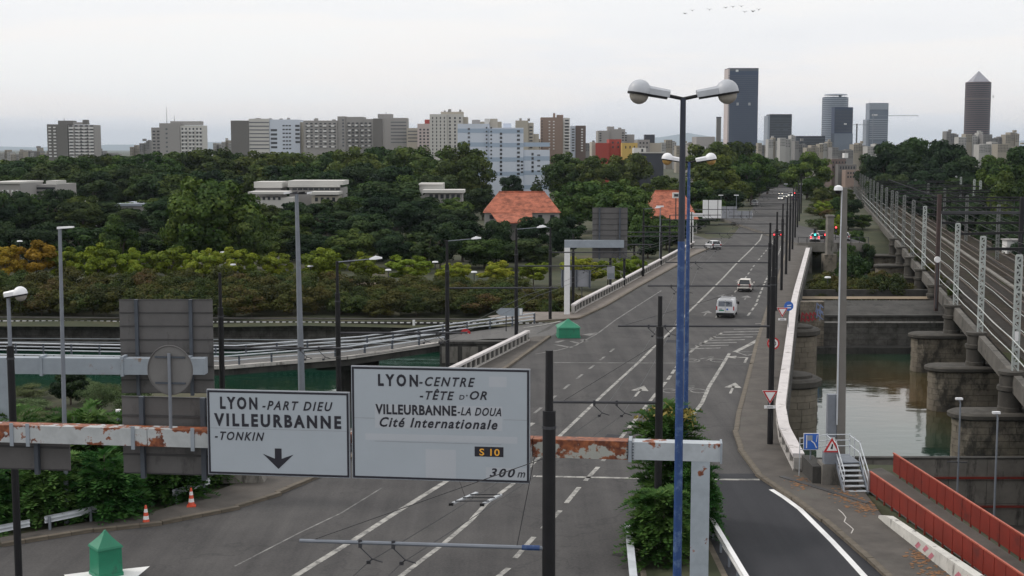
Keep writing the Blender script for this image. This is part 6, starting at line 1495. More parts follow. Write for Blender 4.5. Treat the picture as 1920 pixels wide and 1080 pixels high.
# arrow direction sign and its post
p = D(955, 585, 127); t = thing('arrow_sign', 'white arrow-shaped direction sign pointing left at the ramp mouth', 'road sign', (p.x, 127, 0))
z_ = p.z; MB().prismY([(-1.25, z_), (-.85, z_ - .36), (1.25, z_ - .36), (1.25, z_ + .36), (-.85, z_ + .36)], -.03, .03).build('panel', M_GBEAM, t); MB().prismY([(.95, z_ - .3), (1.2, z_ - .3), (1.2, z_ + .3), (.95, z_ + .3)], -.04, -.031).build('end_plate', M_SIGNWHITE, t)
for x_ in (-.3, .8): MB().tube((x_, .08, -.1), (x_, .08, z_ + .3), .05, n=8).build('post', M_DKGREY, t)
# round red no-entry sign at the ramp
p = D(874, 622, 128.5); t = thing('round_sign', 'red round sign low on the river ramp', 'road sign', (p.x, 126.8, -.35)); z_ = p.z + .35
m_ = MB(); m_.add([(.5 * math.cos(i * math.pi / 12), y_, z_ + .5 * math.sin(i * math.pi / 12)) for y_ in (-.02, .02) for i in range(24)], [tuple(range(24)), tuple(range(47, 23, -1))] + [(i, 24 + i, 24 + (i + 1) % 24, (i + 1) % 24) for i in range(24)]); m_.build('disc', M_SIGNRED, t); MB().box(-.3, .3, -.026, -.0205, z_ - .08, z_ + .08).build('bar', M_SIGNWHITE, t); MB().tube((0, .06, 0), (0, .06, z_ + .3), .04, n=8).build('post', M_GREYPOLE, t)
# far white sign boards on a gantry
t = thing('sign_gantry', 'far white gantry with three stepped white sign boards over the left lanes', 'gantry', (D(1297, 400, 240).x, 240, 0))
k_ = 240 / F
MB().box(-.3, .3, -.3, .3, -1.6, D(960, 398, 240).z).build('post', M_SIGNWHITE, t)
MB().box(-.3, 114 * k_, -.25, .25, D(960, 406, 240).z, D(960, 400, 240).z).build('beam', M_SIGNWHITE, t)
for a_, b_, y0, y1 in ((20, 55, 375, 409), (55.5, 84, 387, 409), (84.5, 113, 395, 409)): 
    MB().box(a_ * k_, b_ * k_, -.4, -.3, D(960, y1, 240).z, D(960, y0, 240).z).build('sign_board', M_SIGNBACK_L if a_ > 30 else M_SIGNWHITE, t)
    for f in (.3, .8): MB().box(lerp(a_, b_, f) * k_ - .05, lerp(a_, b_, f) * k_ + .05, -.45, -.402, D(960, y1, 240).z, D(960, y0, 240).z).build('stiffener', M_SIGNBACK, t)

# ---- tall masts
p = D(112, 427, 61); b0 = D(116, 700, 61); t = thing('lamp_post', 'slender grey lamp post with a flat white head, left of the sign backs', 'lamp post', (b0.x, 61, -.06))
MB().tube((0, 0, 0), (p.x - b0.x, 0, p.z), .115, .075, 10).build('pole', M_GREYPOLE, t, smooth=True); q = Vector((p.x - b0.x, 0, p.z)); MB().loft([[(q.x - .1, -.1, q.z), (q.x - .1, .1, q.z), (q.x - .1, .1, q.z + .1), (q.x - .1, -.1, q.z + .1)], [(q.x + .62, -.13, q.z + .06), (q.x + .62, .13, q.z + .06), (q.x + .62, .1, q.z + .13), (q.x + .62, -.1, q.z + .13)]]).build('lamp_head', M_WHITE, t)
p = D(556, 362, 90); b0 = D(566, 735, 90); t = thing('camera_mast', 'tall pale grey mast with small cameras on top, behind the left road sign', 'mast', (b0.x, 90, -.06))
MB().tube((0, 0, 0), (p.x - b0.x, 0, p.z), .24, .12, 10).build('pole', M_GREYPOLE, t, smooth=True); q = Vector((p.x - b0.x, 0, p.z))
MB().bar(q + Vector((-.7, 0, .02)), q + Vector((.75, 0, .02)), .1, .08).build('crossbar', M_DKGREY, t)
for dx, w_, m_ in ((-.62, .42, M_WHITE), (-.1, .3, M_DKGREY), (.35, .4, M_BLACK), (.85, .28, M_WHITE)): MB().loft([[(q.x + dx - w_ / 2, -.16, q.z - .02), (q.x + dx - w_ / 2, .16, q.z - .02), (q.x + dx - w_ / 2, .16, q.z + .12), (q.x + dx - w_ / 2, -.16, q.z + .12)], [(q.x + dx + w_ / 2, -.13, q.z + .04), (q.x + dx + w_ / 2, .13, q.z + .04), (q.x + dx + w_ / 2, .13, q.z + .17), (q.x + dx + w_ / 2, -.13, q.z + .17)]]).build('camera', m_, t)
p = D(1588, 352, 71); b0 = D(1581, 830, 71); t = thing('camera_pole', 'tall square concrete pole with a white dome camera above the stairs', 'pole', (b0.x, 71.6, 0))
dx = p.x - b0.x; MB().loft([[(-.24, -.2, 0), (.24, -.2, 0), (.24, .2, 0), (-.24, .2, 0)], [(dx - .14, -.12, p.z), (dx + .14, -.12, p.z), (dx + .14, .12, p.z), (dx - .14, .12, p.z)]]).build('shaft', M_CONCPOLE, t)
m_ = MB(); m_.tube((dx - .17 - .0, -.18, p.z - 3.2), (dx - .14, -.15, p.z - .2), .03, n=6); m_.tube((-.27, -.24, 2.4), (dx - .17, -.18, p.z - 3.2), .045, n=6); m_.build('conduit', M_GALV, t)
MB().box(-.75, -.26, -.15, .2, 1.7, 4.0).build('cabinet', M_GREYPOLE, t)
MB().bar((dx, 0, p.z - .15), (dx - .34, -.1, p.z - .02), .16, .2).build('camera_bracket', M_WHITE, t)
m_ = MB(); m_.lathe([(.06, .17), (.2, .1), (.23, -.02), (.23, -.1)], n=16); m_.build('camera_hood', M_WHITE, t, loc=(dx - .33, -.12, p.z - .05), smooth=True)
m_ = MB(); m_.lathe([(.0, -.30), (.12, -.26), (.18, -.16), (.18, -.101)], n=14); m_.build('camera_dome', M_BLACK, t, loc=(dx - .33, -.12, p.z - .05), smooth=True)
for px, yt, d in ((1801, 748, 84), (1871, 774, 76)):
    p = D(px, yt, d); t = thing('quay_lamp', 'slim grey quay lamp, %s one of the pair below the viaduct' % ('left' if px < 1830 else 'right'), 'lamp post', (p.x, d, LQ), 0, 'quay lamps')
    hh = p.z - LQ; MB().tube((0, 0, 0), (0, 0, hh - .3), .075, .055, 8).build('pole', M_GREYPOLE, t, smooth=True); MB().tube((0, 0, hh - .3), (-.08, 0, hh - .05), .05, .05, 8).build('neck', M_GREYPOLE, t); MB().box(-.3, .12, -.12, .12, hh - .05, hh + .07).build('lamp_head', M_WHITE, t)
    if px < 1830: MB().bar((-.7, 0, hh - 4.0), (.55, 0, hh - 4.05), .07, .07).build('crossarm', M_DKGREY, t)
for i, (px, yt, d) in enumerate([(418, 474, 196), (437, 497, 182), (37, 453, 200), (582, 500, 181), (816, 492, 183), (728, 507, 180), (889, 511, 179), (1552, 521, 170), (70, 480, 190)]):
    p = D(px, yt, d); z0 = ground_z(p.x, d); t = thing('path_lamp', '%s small white-capped path lamp' % ordw(i) + (' standing on the bank beneath the overpass' if px > 1500 else ' among the promenade trees'), 'lamp post', (p.x, d, z0), 0, 'path lamps')
    MB().tube((0, 0, 0), (0, 0, p.z - z0), .06, n=6).build('pole', M_DKGREY, t); MB().lathe([(.42, p.z - z0), (.36, p.z - z0 + .16), (0, p.z - z0 + .2)], n=12).build('cap', M_WHITE, t)
for i, (px, yt, d) in enumerate([(1352, 366, 330), (1381, 366, 330), (1367, 344, 410), (1395, 344, 410), (1474, 345, 430), (1502, 345, 430), (1350, 348, 380), (1238, 387, 205)]):
    p = D(px, yt, d); t = thing('street_lamp', '%s distant grey street lamp with a pale head, along the far road' % ordw(i), 'street lamp', (p.x, d, -.1), 0, 'far street lamps'); MB().tube((0, 0, 0), (0, 0, p.z), .09, .06, 6).build('pole', M_GREYPOLE, t); MB().box(-.6, .5, -.2, .2, p.z, p.z + .2).build('lamp_head', M_WHITE, t)

# ---- green traffic-island bollards
def kiosk(label, p, w, h, hr, rz):
    t = thing('island_bollard', label, 'bollard', p, rz); a = w / 2
    MB().box(-a * 1.06, a * 1.06, -a * 1.06, a * 1.06, 0, h * .12).build('base', M_GREEN, t)
    MB().loft([[(-a, -a, h * .121), (a, -a, h * .121), (a, a, h * .121), (-a, a, h * .121)], [(-a * .97, -a * .97, h), (a * .97, -a * .97, h), (a * .97, a * .97, h), (-a * .97, a * .97, h)]]).build('body', M_GREEN, t)
    rings = []
    for f, s_ in ((0, 1.08), (.12, 1.02), (.35, .72), (.6, .42), (.82, .2), (1.0, .07)): q = a * s_; rings.append([(-q, -q, h + .002 + f * hr), (q, -q, h + .002 + f * hr), (q, q, h + .002 + f * hr), (-q, q, h + .002 + f * hr)])
    MB().loft(rings).build('roof', M_GREEN, t)
g0 = G(1066, 634); kiosk('green plastic bollard with a pointed roof at the ramp junction', (g0.x, g0.y + .9, .005), 1.95, .9, .74, R(4))
g0 = D(196, 1060, 53); kiosk('green plastic bollard with a pointed roof at the lower left', (g0.x, 53.2, .012), .98, 1.14, .68, R(38))
# ---- cones
def cone(label, p, tall=1.0):
    t = thing('traffic_cone', label, 'cone', p, random.uniform(0, 1.5), 'traffic cones by the left verge')
    MB().box(-.21, .21, -.21, .21, 0, .05).build('base', M_CONE, t)
    prof = [(.16, .051), (.135, .2), (.115, .36), (.09, .52), (.068, .68), (.04, .84)]
    for i in range(5): r0, z0 = prof[i]; r1, z1 = prof[i + 1]; MB().lathe([(r0, z0 * tall), (r1, z1 * tall)], n=14).build('cone_band', M_SIGNWHITE if i in (1, 3) else M_CONE, t, smooth=True)
g0 = G(274, 978, .13); cone('orange and white traffic cone at the left end of the bushes', (g0.x, g0.y, .05)); g0 = G(359, 949, .13); cone('orange and white traffic cone in front of the short guard rail', (g0.x, g0.y, .131), 1.05)
# ---- guard rails
def guard(label, a, b, z=.62, m=M_GALV, post=2.0, top=0.0):
    a, b = Vector(a), Vector(b); a.z = b.z = 0; t = thing('guard_rail', label, 'guard rail', a); L = (b - a).length; u = (b - a) / L; n_ = Vector((-u.y, u.x, 0))
    prof = [(.0, .16), (.05, .12), (.05, .05), (.0, .02), (.0, -.02), (.05, -.05), (.05, -.12), (.0, -.16)]
    m_ = MB(); m_.loft([[tuple(u * s_ + n_ * q + Vector((0, 0, z + w_))) for q, w_ in prof] + [tuple(u * s_ + n_ * (q - .025) + Vector((0, 0, z + w_))) for q, w_ in reversed(prof)] for s_ in (0, L)]); m_.build('beam', m, t)
    if top: MB().bar(Vector((0, 0, z + .19)), b - a + Vector((0, 0, z + .19)), top, .05).build('top_plate', m, t)
    k = 0.2
    while k < L: q = u * k - n_ * .06; MB().box(q.x - .05, q.x + .05, q.y - .05, q.y + .05, 0, z + .12).build('post', M_GREYPOLE, t); k += post
    return t
guard('short galvanised guard rail behind the right-hand cone', G(325, 948), G(394, 924))
guard('galvanised guard rail half buried in the bushes', G(85, 1000), G(182, 979)); guard('galvanised guard rail at the left edge by the black pole', G(-60, 1030), G(57, 1006))
guard('pale blue guard rail on the left of the median bushes', (4.3, 45, 0), (5.0, 57.2, 0), .75, M_GALV, 2.0, .3); guard('white guard rail on the right of the median bushes', (9.0, 42, 0), (8.75, 58.5, 0), .72, M_SIGNWHITE, 2.0, .2)
struct('median_island', MB().prism([(4.6, 38), (8.5, 38), (8.6, 58), (8.3, 64), (7.6, 67), (6.6, 66), (5.4, 60)], .0005, .14), M_KERB)
struct('median_soil', MB().poly([(4.85, 38, .146), (8.25, 38, .146), (8.35, 58, .146), (8.05, 63.5, .146), (7.5, 66.2, .146), (6.8, 65.3, .146), (5.6, 59.6, .146)]), M_GROUND)
t = thing('concrete_block', 'weathered concrete block at the foot of the left road sign', 'block', (G(437, 932).x, 68.3, .1)); MB().loft([[(-1.1, -.5, 0), (1.1, -.5, 0), (1.1, .6, 0), (-1.1, .6, 0)], [(-1.05, -.4, .95), (.7, -.42, 1.1), (.7, .55, 1.1), (-1.05, .55, .95)]]).build('block', M_CONC, t)
# ---- signs on the right pavement
def disc(m_, r, y0, y1, z, n=24, x=0.0, r_in=None):
    return m_.add([(x + r * math.cos(2 * math.pi * i / n), y, z + r * math.sin(2 * math.pi * i / n)) for y in (y0, y1) for i in range(n)], [tuple(range(n)), tuple(range(2 * n - 1, n - 1, -1))] + [(i, n + i, n + (i + 1) % n, (i + 1) % n) for i in range(n)])
def yield_sign(label, px, py, d, w, plate=True, post=None):
    p = D(px, py, d); t = thing('yield_sign', label, 'road sign', (p.x, d, p.z)); a = w / 2
    MB().prismY([(-a, a * .58), (a, a * .58), (0, -a * 1.15)], 0, .03).build('red_border', M_SIGNRED, t); b = a * .62
    MB().prismY([(-a * .68, a * .40), (a * .68, a * .40), (0, -a * .78)], -.012, -.0005).build('white_field', M_SIGNWHITE, t)
    MB().prismY([(-a * 1.06, a * .62), (a * 1.06, a * .62), (0, -a * 1.24)], .031, .05).build('white_edge', M_SIGNWHITE, t)
    if plate: MB().box(-a * .75, a * .75, 0, .03, -a * 1.78, -a * 1.38).build('plate', M_SIGNWHITE, t); MB().box(-a * .4, a * .4, -.004, -.0005, -a * 1.66, -a * 1.5).build('plate_marks', M_SIGNBACK_L, t)
    MB().tube((0, .12, -a * 1.9), (0, .12, a * .5), .04, n=8).build('bracket', M_GREYPOLE, t); return t
yield_sign('nearest red and white yield triangle on a black pole', 1444, 741, 76.6, .86); yield_sign('farther yield triangle on a black pole beside the blue round sign', 1467, 583, 120.6, .95)
p = D(1478, 574, 121.4); t = thing('round_sign', 'blue round mandatory sign behind the farther yield triangle', 'road sign', (p.x + .05, 121.4, p.z)); disc(MB(), .42, 0, .03, 0).build('disc', M_SIGNBLUE, t); m_ = MB(); m_.bar((-.2, -.01, -.15), (.2, -.01, -.15), .1, .01, (0, 1, 0)); m_.bar((-.15, -.01, .05), (.22, -.01, .1), .08, .01, (0, 1, 0)); m_.build('pictogram', M_SIGNWHITE, t); MB().tube((0, .1, -p.z + .1), (0, .1, .4), .035, n=8).build('post', M_GREYPOLE, t)
p = D(1450, 644, 99.4); t = thing('speed_sign', 'round red-ringed 30 limit sign on the right pavement', 'road sign', (p.x, 99.4, p.z)); disc(MB(), .46, 0, .03, 0).build('ring', M_SIGNRED, t); disc(MB(), .34, -.012, -.0005, 0).build('field', M_SIGNWHITE, t); put_text('30', t, -.21, .21, -.15, .3, -.018, M_SIGNTXT, .02); MB().tube((0, .1, -p.z + .1), (0, .1, .4), .04, n=8).build('post', M_GREYPOLE, t)
p = D(1521, 828, 69.2); t = thing('route_sign', 'square blue cycle-route sign with white symbol above the end wall', 'road sign', (p.x, 69.2, p.z)); MB().box(-.4, .4, 0, .03, -.44, .44).build('edge', M_SIGNWHITE, t); MB().box(-.37, .37, -.012, -.0005, -.41, .41).build('field', M_SIGNBLUE, t)
m_ = MB(); m_.bar((-.24, -.016, -.34), (-.24, -.016, .34), .05, .006, (0, 1, 0)); m_.bar((.30, -.016, .34), (.26, -.016, -.02), .03, .006, (0, 1, 0)); m_.bar((.0, -.016, .05), (.16, -.016, -.08), .05, .006, (0, 1, 0)); m_.bar((.15, -.017, -.06), (.28, -.017, -.33), .05, .006, (0, 1, 0)); m_.build('symbol', M_SIGNWHITE, t); MB().box(-.20, .06, -.0185, -.0125, .06, .33).build('symbol_panel', M_GBEAM, t); MB().tube((0, .1, -p.z + .1), (0, .1, .3), .04, n=8).build('post', M_GREYPOLE, t)
p = D(1560, 836, 67.4); t = thing('warning_sign', 'red-edged triangular warning sign left of the metal stairs', 'road sign', (p.x, 67.4, p.z)); MB().prismY([(-.42, -.33), (.42, -.33), (0, .42)], 0, .03).build('red_border', M_SIGNRED, t); MB().prismY([(-.27, -.25), (.27, -.25), (0, .24)], -.012, -.0005).build('white_field', M_SIGNWHITE, t); m_ = MB(); m_.bar((0, -.016, -.16), (.02, -.016, .1), .07, .006, (0, 1, 0)); m_.bar((-.06, -.017, -.16), (-.02, -.017, -.02), .04, .006, (0, 1, 0)); m_.build('pictogram', M_SIGNTXT, t)
MB().box(-.36, .36, .031, .5, -.95, -.34).build('backing_box', M_GREYPOLE, t)
t = thing('cabinet_base', 'square concrete plinth under the triangular warning sign', 'plinth', (p.x, 67.7, .0)); MB().box(-.45, .5, -.3, .9, 0, p.z - .96).build('plinth', M_CONC, t)
# ---- metal stairs and landing
sp = G(1605, 922, .13); t = thing('metal_stairs', 'grey steel stairs with railings climbing to the concrete pole', 'stairs', (sp.x, sp.y, .05), R(2))
n_s = 6
for i in range(n_s): MB().box(-.55, .55, i * .26, i * .26 + .3, .05 + i * .2, .09 + i * .2).build('tread', M_GALV, t)
for sx_ in (-.6, .6):
    MB().bar((sx_, -.05, .0), (sx_, n_s * .26, n_s * .2), .06, .2).build('stringer', M_GREYPOLE, t)
    m_ = MB()
    for h_ in (.5, 1.0): m_.tube((sx_, 0, .1 + h_), (sx_, n_s * .26, n_s * .2 + h_), .028, n=6); m_.tube((sx_, n_s * .26, n_s * .2 + h_), (sx_, n_s * .26 + 1.8, n_s * .2 + h_), .028, n=6)
    for q, z_ in ((0, .0), (.8, .6), (1.56, 1.2), (2.5, 1.2), (3.36, 1.2)): m_.tube((sx_, q, z_), (sx_, q, z_ + 1.1), .028, n=6)
    m_.build('railing', M_GALV, t)
MB().box(-.6, .6, n_s * .26 + .04, n_s * .26 + 1.9, n_s * .2 - .06, n_s * .2).build('landing', M_GREYPOLE, t)
for sx_ in (-.5, .5): MB().box(sx_ - .05, sx_ + .05, n_s * .26 + 1.7, n_s * .26 + 1.8, -.05, n_s * .2 - .061).build('leg', M_GREYPOLE, t)
m_ = MB()
for h_ in (.45, .75, 1.05): m_.tube((-2.0, 3.4, n_s * .2 + h_ - .2), (-.6, 3.36, n_s * .2 + h_), .025, n=6); m_.tube((-.6, 3.36, n_s * .2 + h_), (.6, 3.36, n_s * .2 + h_), .025, n=6)
m_.tube((-2.0, 3.4, 0), (-2.0, 3.4, n_s * .2 + .9), .025, n=6); m_.build('back_railing', M_GALV, t)
# ---- red panel railings of the pedestrian ramp
def red_rail(label, a, b, h=1.12):
    a, b = Vector(a), Vector(b); t = thing('red_railing', label, 'railing', a); L = (b - a).length; u = (b - a) / L; n_ = int(L / 1.0); st = L / n_
    rz = math.atan2(u.y, u.x); sl = math.asin(u.z)
    for i in range(n_):
        q = u * (i * st); r = u * ((i + 1) * st)
        m_ = MB(); m_.add([tuple(q + Vector((0, 0, z))) for z in (.14, h - .05)] + [tuple(r + Vector((0, 0, z))) for z in (h - .05, .14)], [(0, 1, 2, 3)])
        m_ = MB(); e = Vector((-u.y, u.x, 0)) * .02; A = [q + u * .03, r - u * .03]
        m_.add([tuple(A[i_] + e * s_ + Vector((0, 0, z))) for s_ in (-1, 1) for i_, z in ((0, .14), (1, .14), (1, h - .05), (0, h - .05))], [(0, 1, 2, 3), (7, 6, 5, 4), (0, 4, 5, 1), (1, 5, 6, 2), (2, 6, 7, 3), (3, 7, 4, 0)]); m_.build('panel', M_REDRAIL, t)
        MB().box(q.x - .035, q.x + .035, q.y - .035, q.y + .035, q.z - .3, q.z + h - .04).build('post', M_REDRAIL, t)
    MB().bar(Vector((0, 0, h)), b - a + Vector((0, 0, h)), .09, .06).build('top_rail', M_REDCAP, t); return t
red_rail('nearer red sheet-metal railing of the footbridge ramp at the lower right', (19.9, 41, 0), (17.75, 66.1, 0)); red_rail('farther red sheet-metal railing of the footbridge ramp at the lower right', (22.1, 41, 0), (20.05, 70.2, 0))
struct('ramp_path', MB().strip([(19.95, 41, .03), (17.8, 66.1, .03), (17.6, 70.5, .03)], [(22.0, 41, .03), (20.0, 70.2, .03), (19.8, 71.5, .03)]), M_PAVE)
a, b = Vector((17.0, 61.2, .0)), Vector((18.7, 40, .0)); t = thing('low_wall', 'low whitewashed wall with pink graffiti beside the red railing', 'wall', a); u = (b - a)
m_ = MB(); rr2 = []
for f, h_, w_ in ((0, .25, .16), (.05, .5, .2), (.5, .78, .26), (1, .9, .28)): q = u * f; rr2.append([(q.x - w_, q.y, 0), (q.x + w_, q.y, 0), (q.x + w_ * .8, q.y, h_), (q.x - w_ * .8, q.y, h_)])
m_.loft(rr2); m_.build('wall', mat('stained_whitewash', (.52, .51, .48), .85, .2, 1.0, .2, 15, stain=(.16, .15, .14), stain_amt=.14, stain_scale=(2, 2, .4)), t)
for f, dz in ((.22, .2), (.26, .3), (.29, .18), (.42, .25), (.46, .35), (.72, .4)):
    wf = lambda g_, z_: (u * g_).x - interp([(0, .16), (.05, .2), (.5, .26), (1, .28)], g_) * (1 - .2 * z_ / interp([(0, .25), (.05, .5), (.5, .78), (1, .9)], g_)) - .008
    P4 = [(f, dz), (f + .012, dz - .05), (f + .03, dz + .22), (f + .016, dz + .28)]
    MB().poly([(wf(g_, z_), (u * g_).y, z_) for g_, z_ in P4]).build('graffiti', M_GRAFP, t)
# chalk scribble and debris on the pavement
m_ = MB(); q = [G(*c, .135) for c in ((1572, 955), (1580, 962), (1586, 970), (1583, 978), (1592, 985), (1600, 992), (1596, 1000))]
for a, b in zip(q, q[1:]): m_.bar(a, b, .05, .004)
m_.build('chalk_mark', M_GRAFW, pr)
t = thing('dark_kerb', 'low dark kerb line across the right pavement', 'rail', G(1465, 893, .14)); a, b = G(1465, 893, .15), G(1628, 943, .15); MB().bar(a - t.location, b - t.location, .3, .03).build('rail', M_STIFF, t)  # low dark kerb line, modelled as one flat bar
t = thing('water_pipe', 'short white marker post on the river ramp railing', 'marker post', (D(771, 600, 150).x, 154, -3)); MB().tube((0, 0, 0), (0, 0, D(771, 600, 154).z + 3), .14, n=8).build('post', M_SIGNWHITE, t)
p = D(222, 770, 80); t = thing('marker_post', 'short grey post with a white cap left of the sign backs', 'marker post', (p.x, 80, -.06)); MB().tube((0, 0, 0), (0, 0, p.z), .14, n=10).build('post', M_GREYPOLE, t); MB().lathe([(.17, p.z), (.17, p.z + .12), (0, p.z + .16)], n=10).build('cap', M_SIGNWHITE, t)
# ================================================================ RAILWAY MASTS AND WIRES
def mast_meshes(h):
    out = []
    for sy in (-.17, .17): out.append(('leg', MB().box(-.10, .10, sy - .035, sy + .035, 0, h)))
    n_ = int(h / .55)
    for i in range(n_): out.append(('batten', MB().box(-.095, .095, -.136, .136, i * h / n_ + .1, i * h / n_ + .36)))
    return out
def lattice(h):
    m_ = MB()
    for sx_ in (-.2, .2):
        for sy in (-.14, .14): m_.box(sx_ - .05, sx_ + .05, sy - .05, sy + .05, 0, h)
    L1 = m_.mesh('leg_frame'); L1.materials.append(M_LATTICE)
    m_ = MB(); n_ = int(h / .5)
    for i in range(n_):
        z0, z1 = i * h / n_, (i + 1) * h / n_
        for sy in (-.14, .14): m_.bar((-.2 if i % 2 else .2, sy, z0), (.2 if i % 2 else -.2, sy, z1), .07, .03, (0, 1, 0)); m_.bar((-.2, sy, z1), (.2, sy, z1), .16, .07, (0, 1, 0))
    L2 = m_.mesh('lacing'); L2.materials.append(M_LATTICE); return L1, L2
LM8 = lattice(8.4)
LMF = [m_.copy() for m_ in LM8]
M_LATF = mat('far_mast_paint', (0.17, 0.18, 0.175), 0.7, 0.25, 1.4)  # darker grey for the farther masts, lower in contrast
for m_ in LMF: m_.materials.clear(); m_.materials.append(M_LATF)
pl_ = MB().box(-.13, .13, -.2, -.16, 2.2, 2.9).mesh('number_plate'); pl_.materials.append(M_SIGNWHITE)
MY = [76.8 + 21.2 * k for k in range(0, 22)]
for k, y in enumerate(MY):
    if y < 95: continue
    near = y < 330
    t = thing('catenary_mast', '%s pale lattice mast along the near edge of the railway' % ordw(k - 1), 'mast', (ED(y) + (.2 if y < 260 else .6), y, .95 if y < 260 else .5), R(-12), 'near-edge catenary masts')
    LL = LM8 if k < 6 else LMF
    inst('frame', LL[0], t); inst('lacing', LL[1], t)
    if k in (1, 4): inst('number_plate', pl_, t)
    y2 = y + (5 if k % 2 else -4)
    t = thing('catenary_mast', '%s pale lattice mast along the far edge of the railway' % ordw(k - 1), 'mast', (ED(y2) + 23.6, y2, .5), R(-12), 'far-edge catenary masts')
    inst('frame', LM8[0], t, sc=(1, 1, 1.1)); inst('lacing', LM8[1], t, sc=(1, 1, 1.1))
    if k % 2 == 0:
        t = thing('catenary_mast', '%s pale lattice mast between the railway tracks' % ordw(k // 2 - 1), 'mast', (ED(y2) + 13.5, y2 + 3, .5), R(-12), 'mid-track catenary masts')
        inst('frame', LL[0], t, sc=(1, 1, .98)); inst('lacing', LL[1], t, sc=(1, 1, .98))
    # portal beam across the tracks
    if k >= 2:
        t = thing('portal_beam', '%s dark beam spanning the railway tracks between masts' % ordw(k - 2), 'beam', (ED(y) + .5, y, 8.3), 0, 'catenary portal beams')
        a_, b_ = Vector((0, 0, 0)), Vector((ED(y2) + 23.6 - ED(y) - .5, y2 - y, .2))
        MB().bar(a_, b_, .2, .26).build('beam', M_BLACK, t)
        if near:
            for f in (.12, .28, .45, .62, .8): q = a_.lerp(b_, f); m_ = MB(); m_.tube(q, q + Vector((0, 0, -1.3)), .04, n=5); m_.tube(q + Vector((0, 0, -1.3)), q + Vector((-.9, 0, -.9)), .03, n=5); m_.build('dropper', M_DKGREY, t)
t = thing('brown_mast', 'rust-brown steel mast with a beam over the tracks behind the concrete pole', 'mast', (ED(150) - .3, 152, .4)); MB().box(-.2, .2, -.2, .2, -1.5, 11.6).build('post', mat('dark_brown_steel', (.05, .03, .028), .7, .3, 2), t); MB().bar((0, 0, 9.6), (9.6, 1, 9.5), .3, .3).build('beam', M_DKGREY, t); MB().box(9.4, 9.8, .8, 1.2, -1.0, 11.2).build('post', M_BLACK, t)
MB().tube((0, 0, 11.2), (-5.2, 2, 13.2), .06, n=6).build('cable', M_DKGREY, t)
def longwire(label, off, z, r=.025, y0=70, y1=420, group='railway wires', m=M_LATTICE):
    m_ = MB(); P = [Vector((ED(y) + off, y, z)) for y in MY if y0 <= y <= y1]; P = [P[0] + Vector((-.222 * 25, -25, 0))] + P; o = P[0]
    for a, b in zip(P, P[1:]):
        mid = (a + b) / 2 - Vector((0, 0, .14)); m_.tube(a, mid, r, n=4, cap=False); m_.tube(mid, b, r, n=4, cap=False)
    tag(m_.build('railway_wire', m, org=o, loc=o), label, 'wire', group)
longwire('upper pale feeder cable along the near-edge railway masts', -.15, 3.35, .045); longwire('lower pale feeder cable along the near-edge railway masts', -.15, 2.35, .045)
longwire('upper thin pale cable beside the first track', 1.2, 4.6, .03); longwire('lower thin pale cable beside the first track', 1.6, 3.1, .03)
for i, o_ in enumerate(TRK):
    longwire('contact wire above the %s track from the near edge' % ordw(i), o_, 6.1, .022, m=M_DKGREY); longwire('carrier wire above the %s track from the near edge' % ordw(i), o_, 7.2, .022, m=M_DKGREY)
t = thing('signal_box', 'small white railway signal lamp between the tracks', 'signal', (D(1764, 465, 140).x, 141, .5)); MB().tube((0, 0, 0), (0, 0, 4.9), .07, n=6).build('post', M_DKGREY, t); disc(MB(), .32, -.1, .1, 5.1).build('lamp', M_SIGNWHITE, t)
t = thing('relay_hut', 'small white relay hut beside the railway tracks', 'hut', (ED(215) + 17.6, 215, .5)); MB().box(-1.6, 1.6, 0, 2.2, 0, 2.1).build('wall', W_WHITE, t); MB().box(-1.8, 1.8, -.2, 2.4, 2.101, 2.3).build('roof', B_GREY, t); MB().box(-.4, .4, -.04, -.001, 0, 1.8).build('door', B_SLATE, t)

# ================================================================ VEHICLES
def wheel(parent, x, y, r=.31, w=.2):
    h = bpy.data.objects.new('wheel', None); COL.objects.link(h); h.parent = parent; h.location = (x, y, r)
    MB().tube((-w / 2, 0, 0), (w / 2, 0, 0), r, n=16).build('tyre', M_TYRE, h, smooth=True); MB().tube((-w / 2 - .01, 0, 0), (w / 2 + .01, 0, 0), r * .6, n=12).build('rim', M_RIM, h, smooth=True)
def section(y, hw, zb, zs, zt, hwt):
    return [(-hw * .93, y, zb), (hw * .93, y, zb), (hw, y, zb + .18), (hw, y, zs), (hwt, y, zt), (-hwt, y, zt), (-hw, y, zs), (-hw, y, zb + .18)]
def paint(name, c, rough=.3): return mat(name, c, rough, .04, 2, spec=.5)
P_WHITE = paint('car_white', (.68, .69, .72)); P_CREAM = paint('car_off_white', (.66, .62, .58)); P_DARK = paint('car_dark_red', (.05, .012, .016)); P_BLACK = paint('car_black', (.02, .02, .024)); P_GREY = paint('car_grey', (.2, .21, .22)); P_BLUE = paint('car_blue', (.03, .06, .14)); P_SILVER = paint('car_silver', (.42, .43, .45))
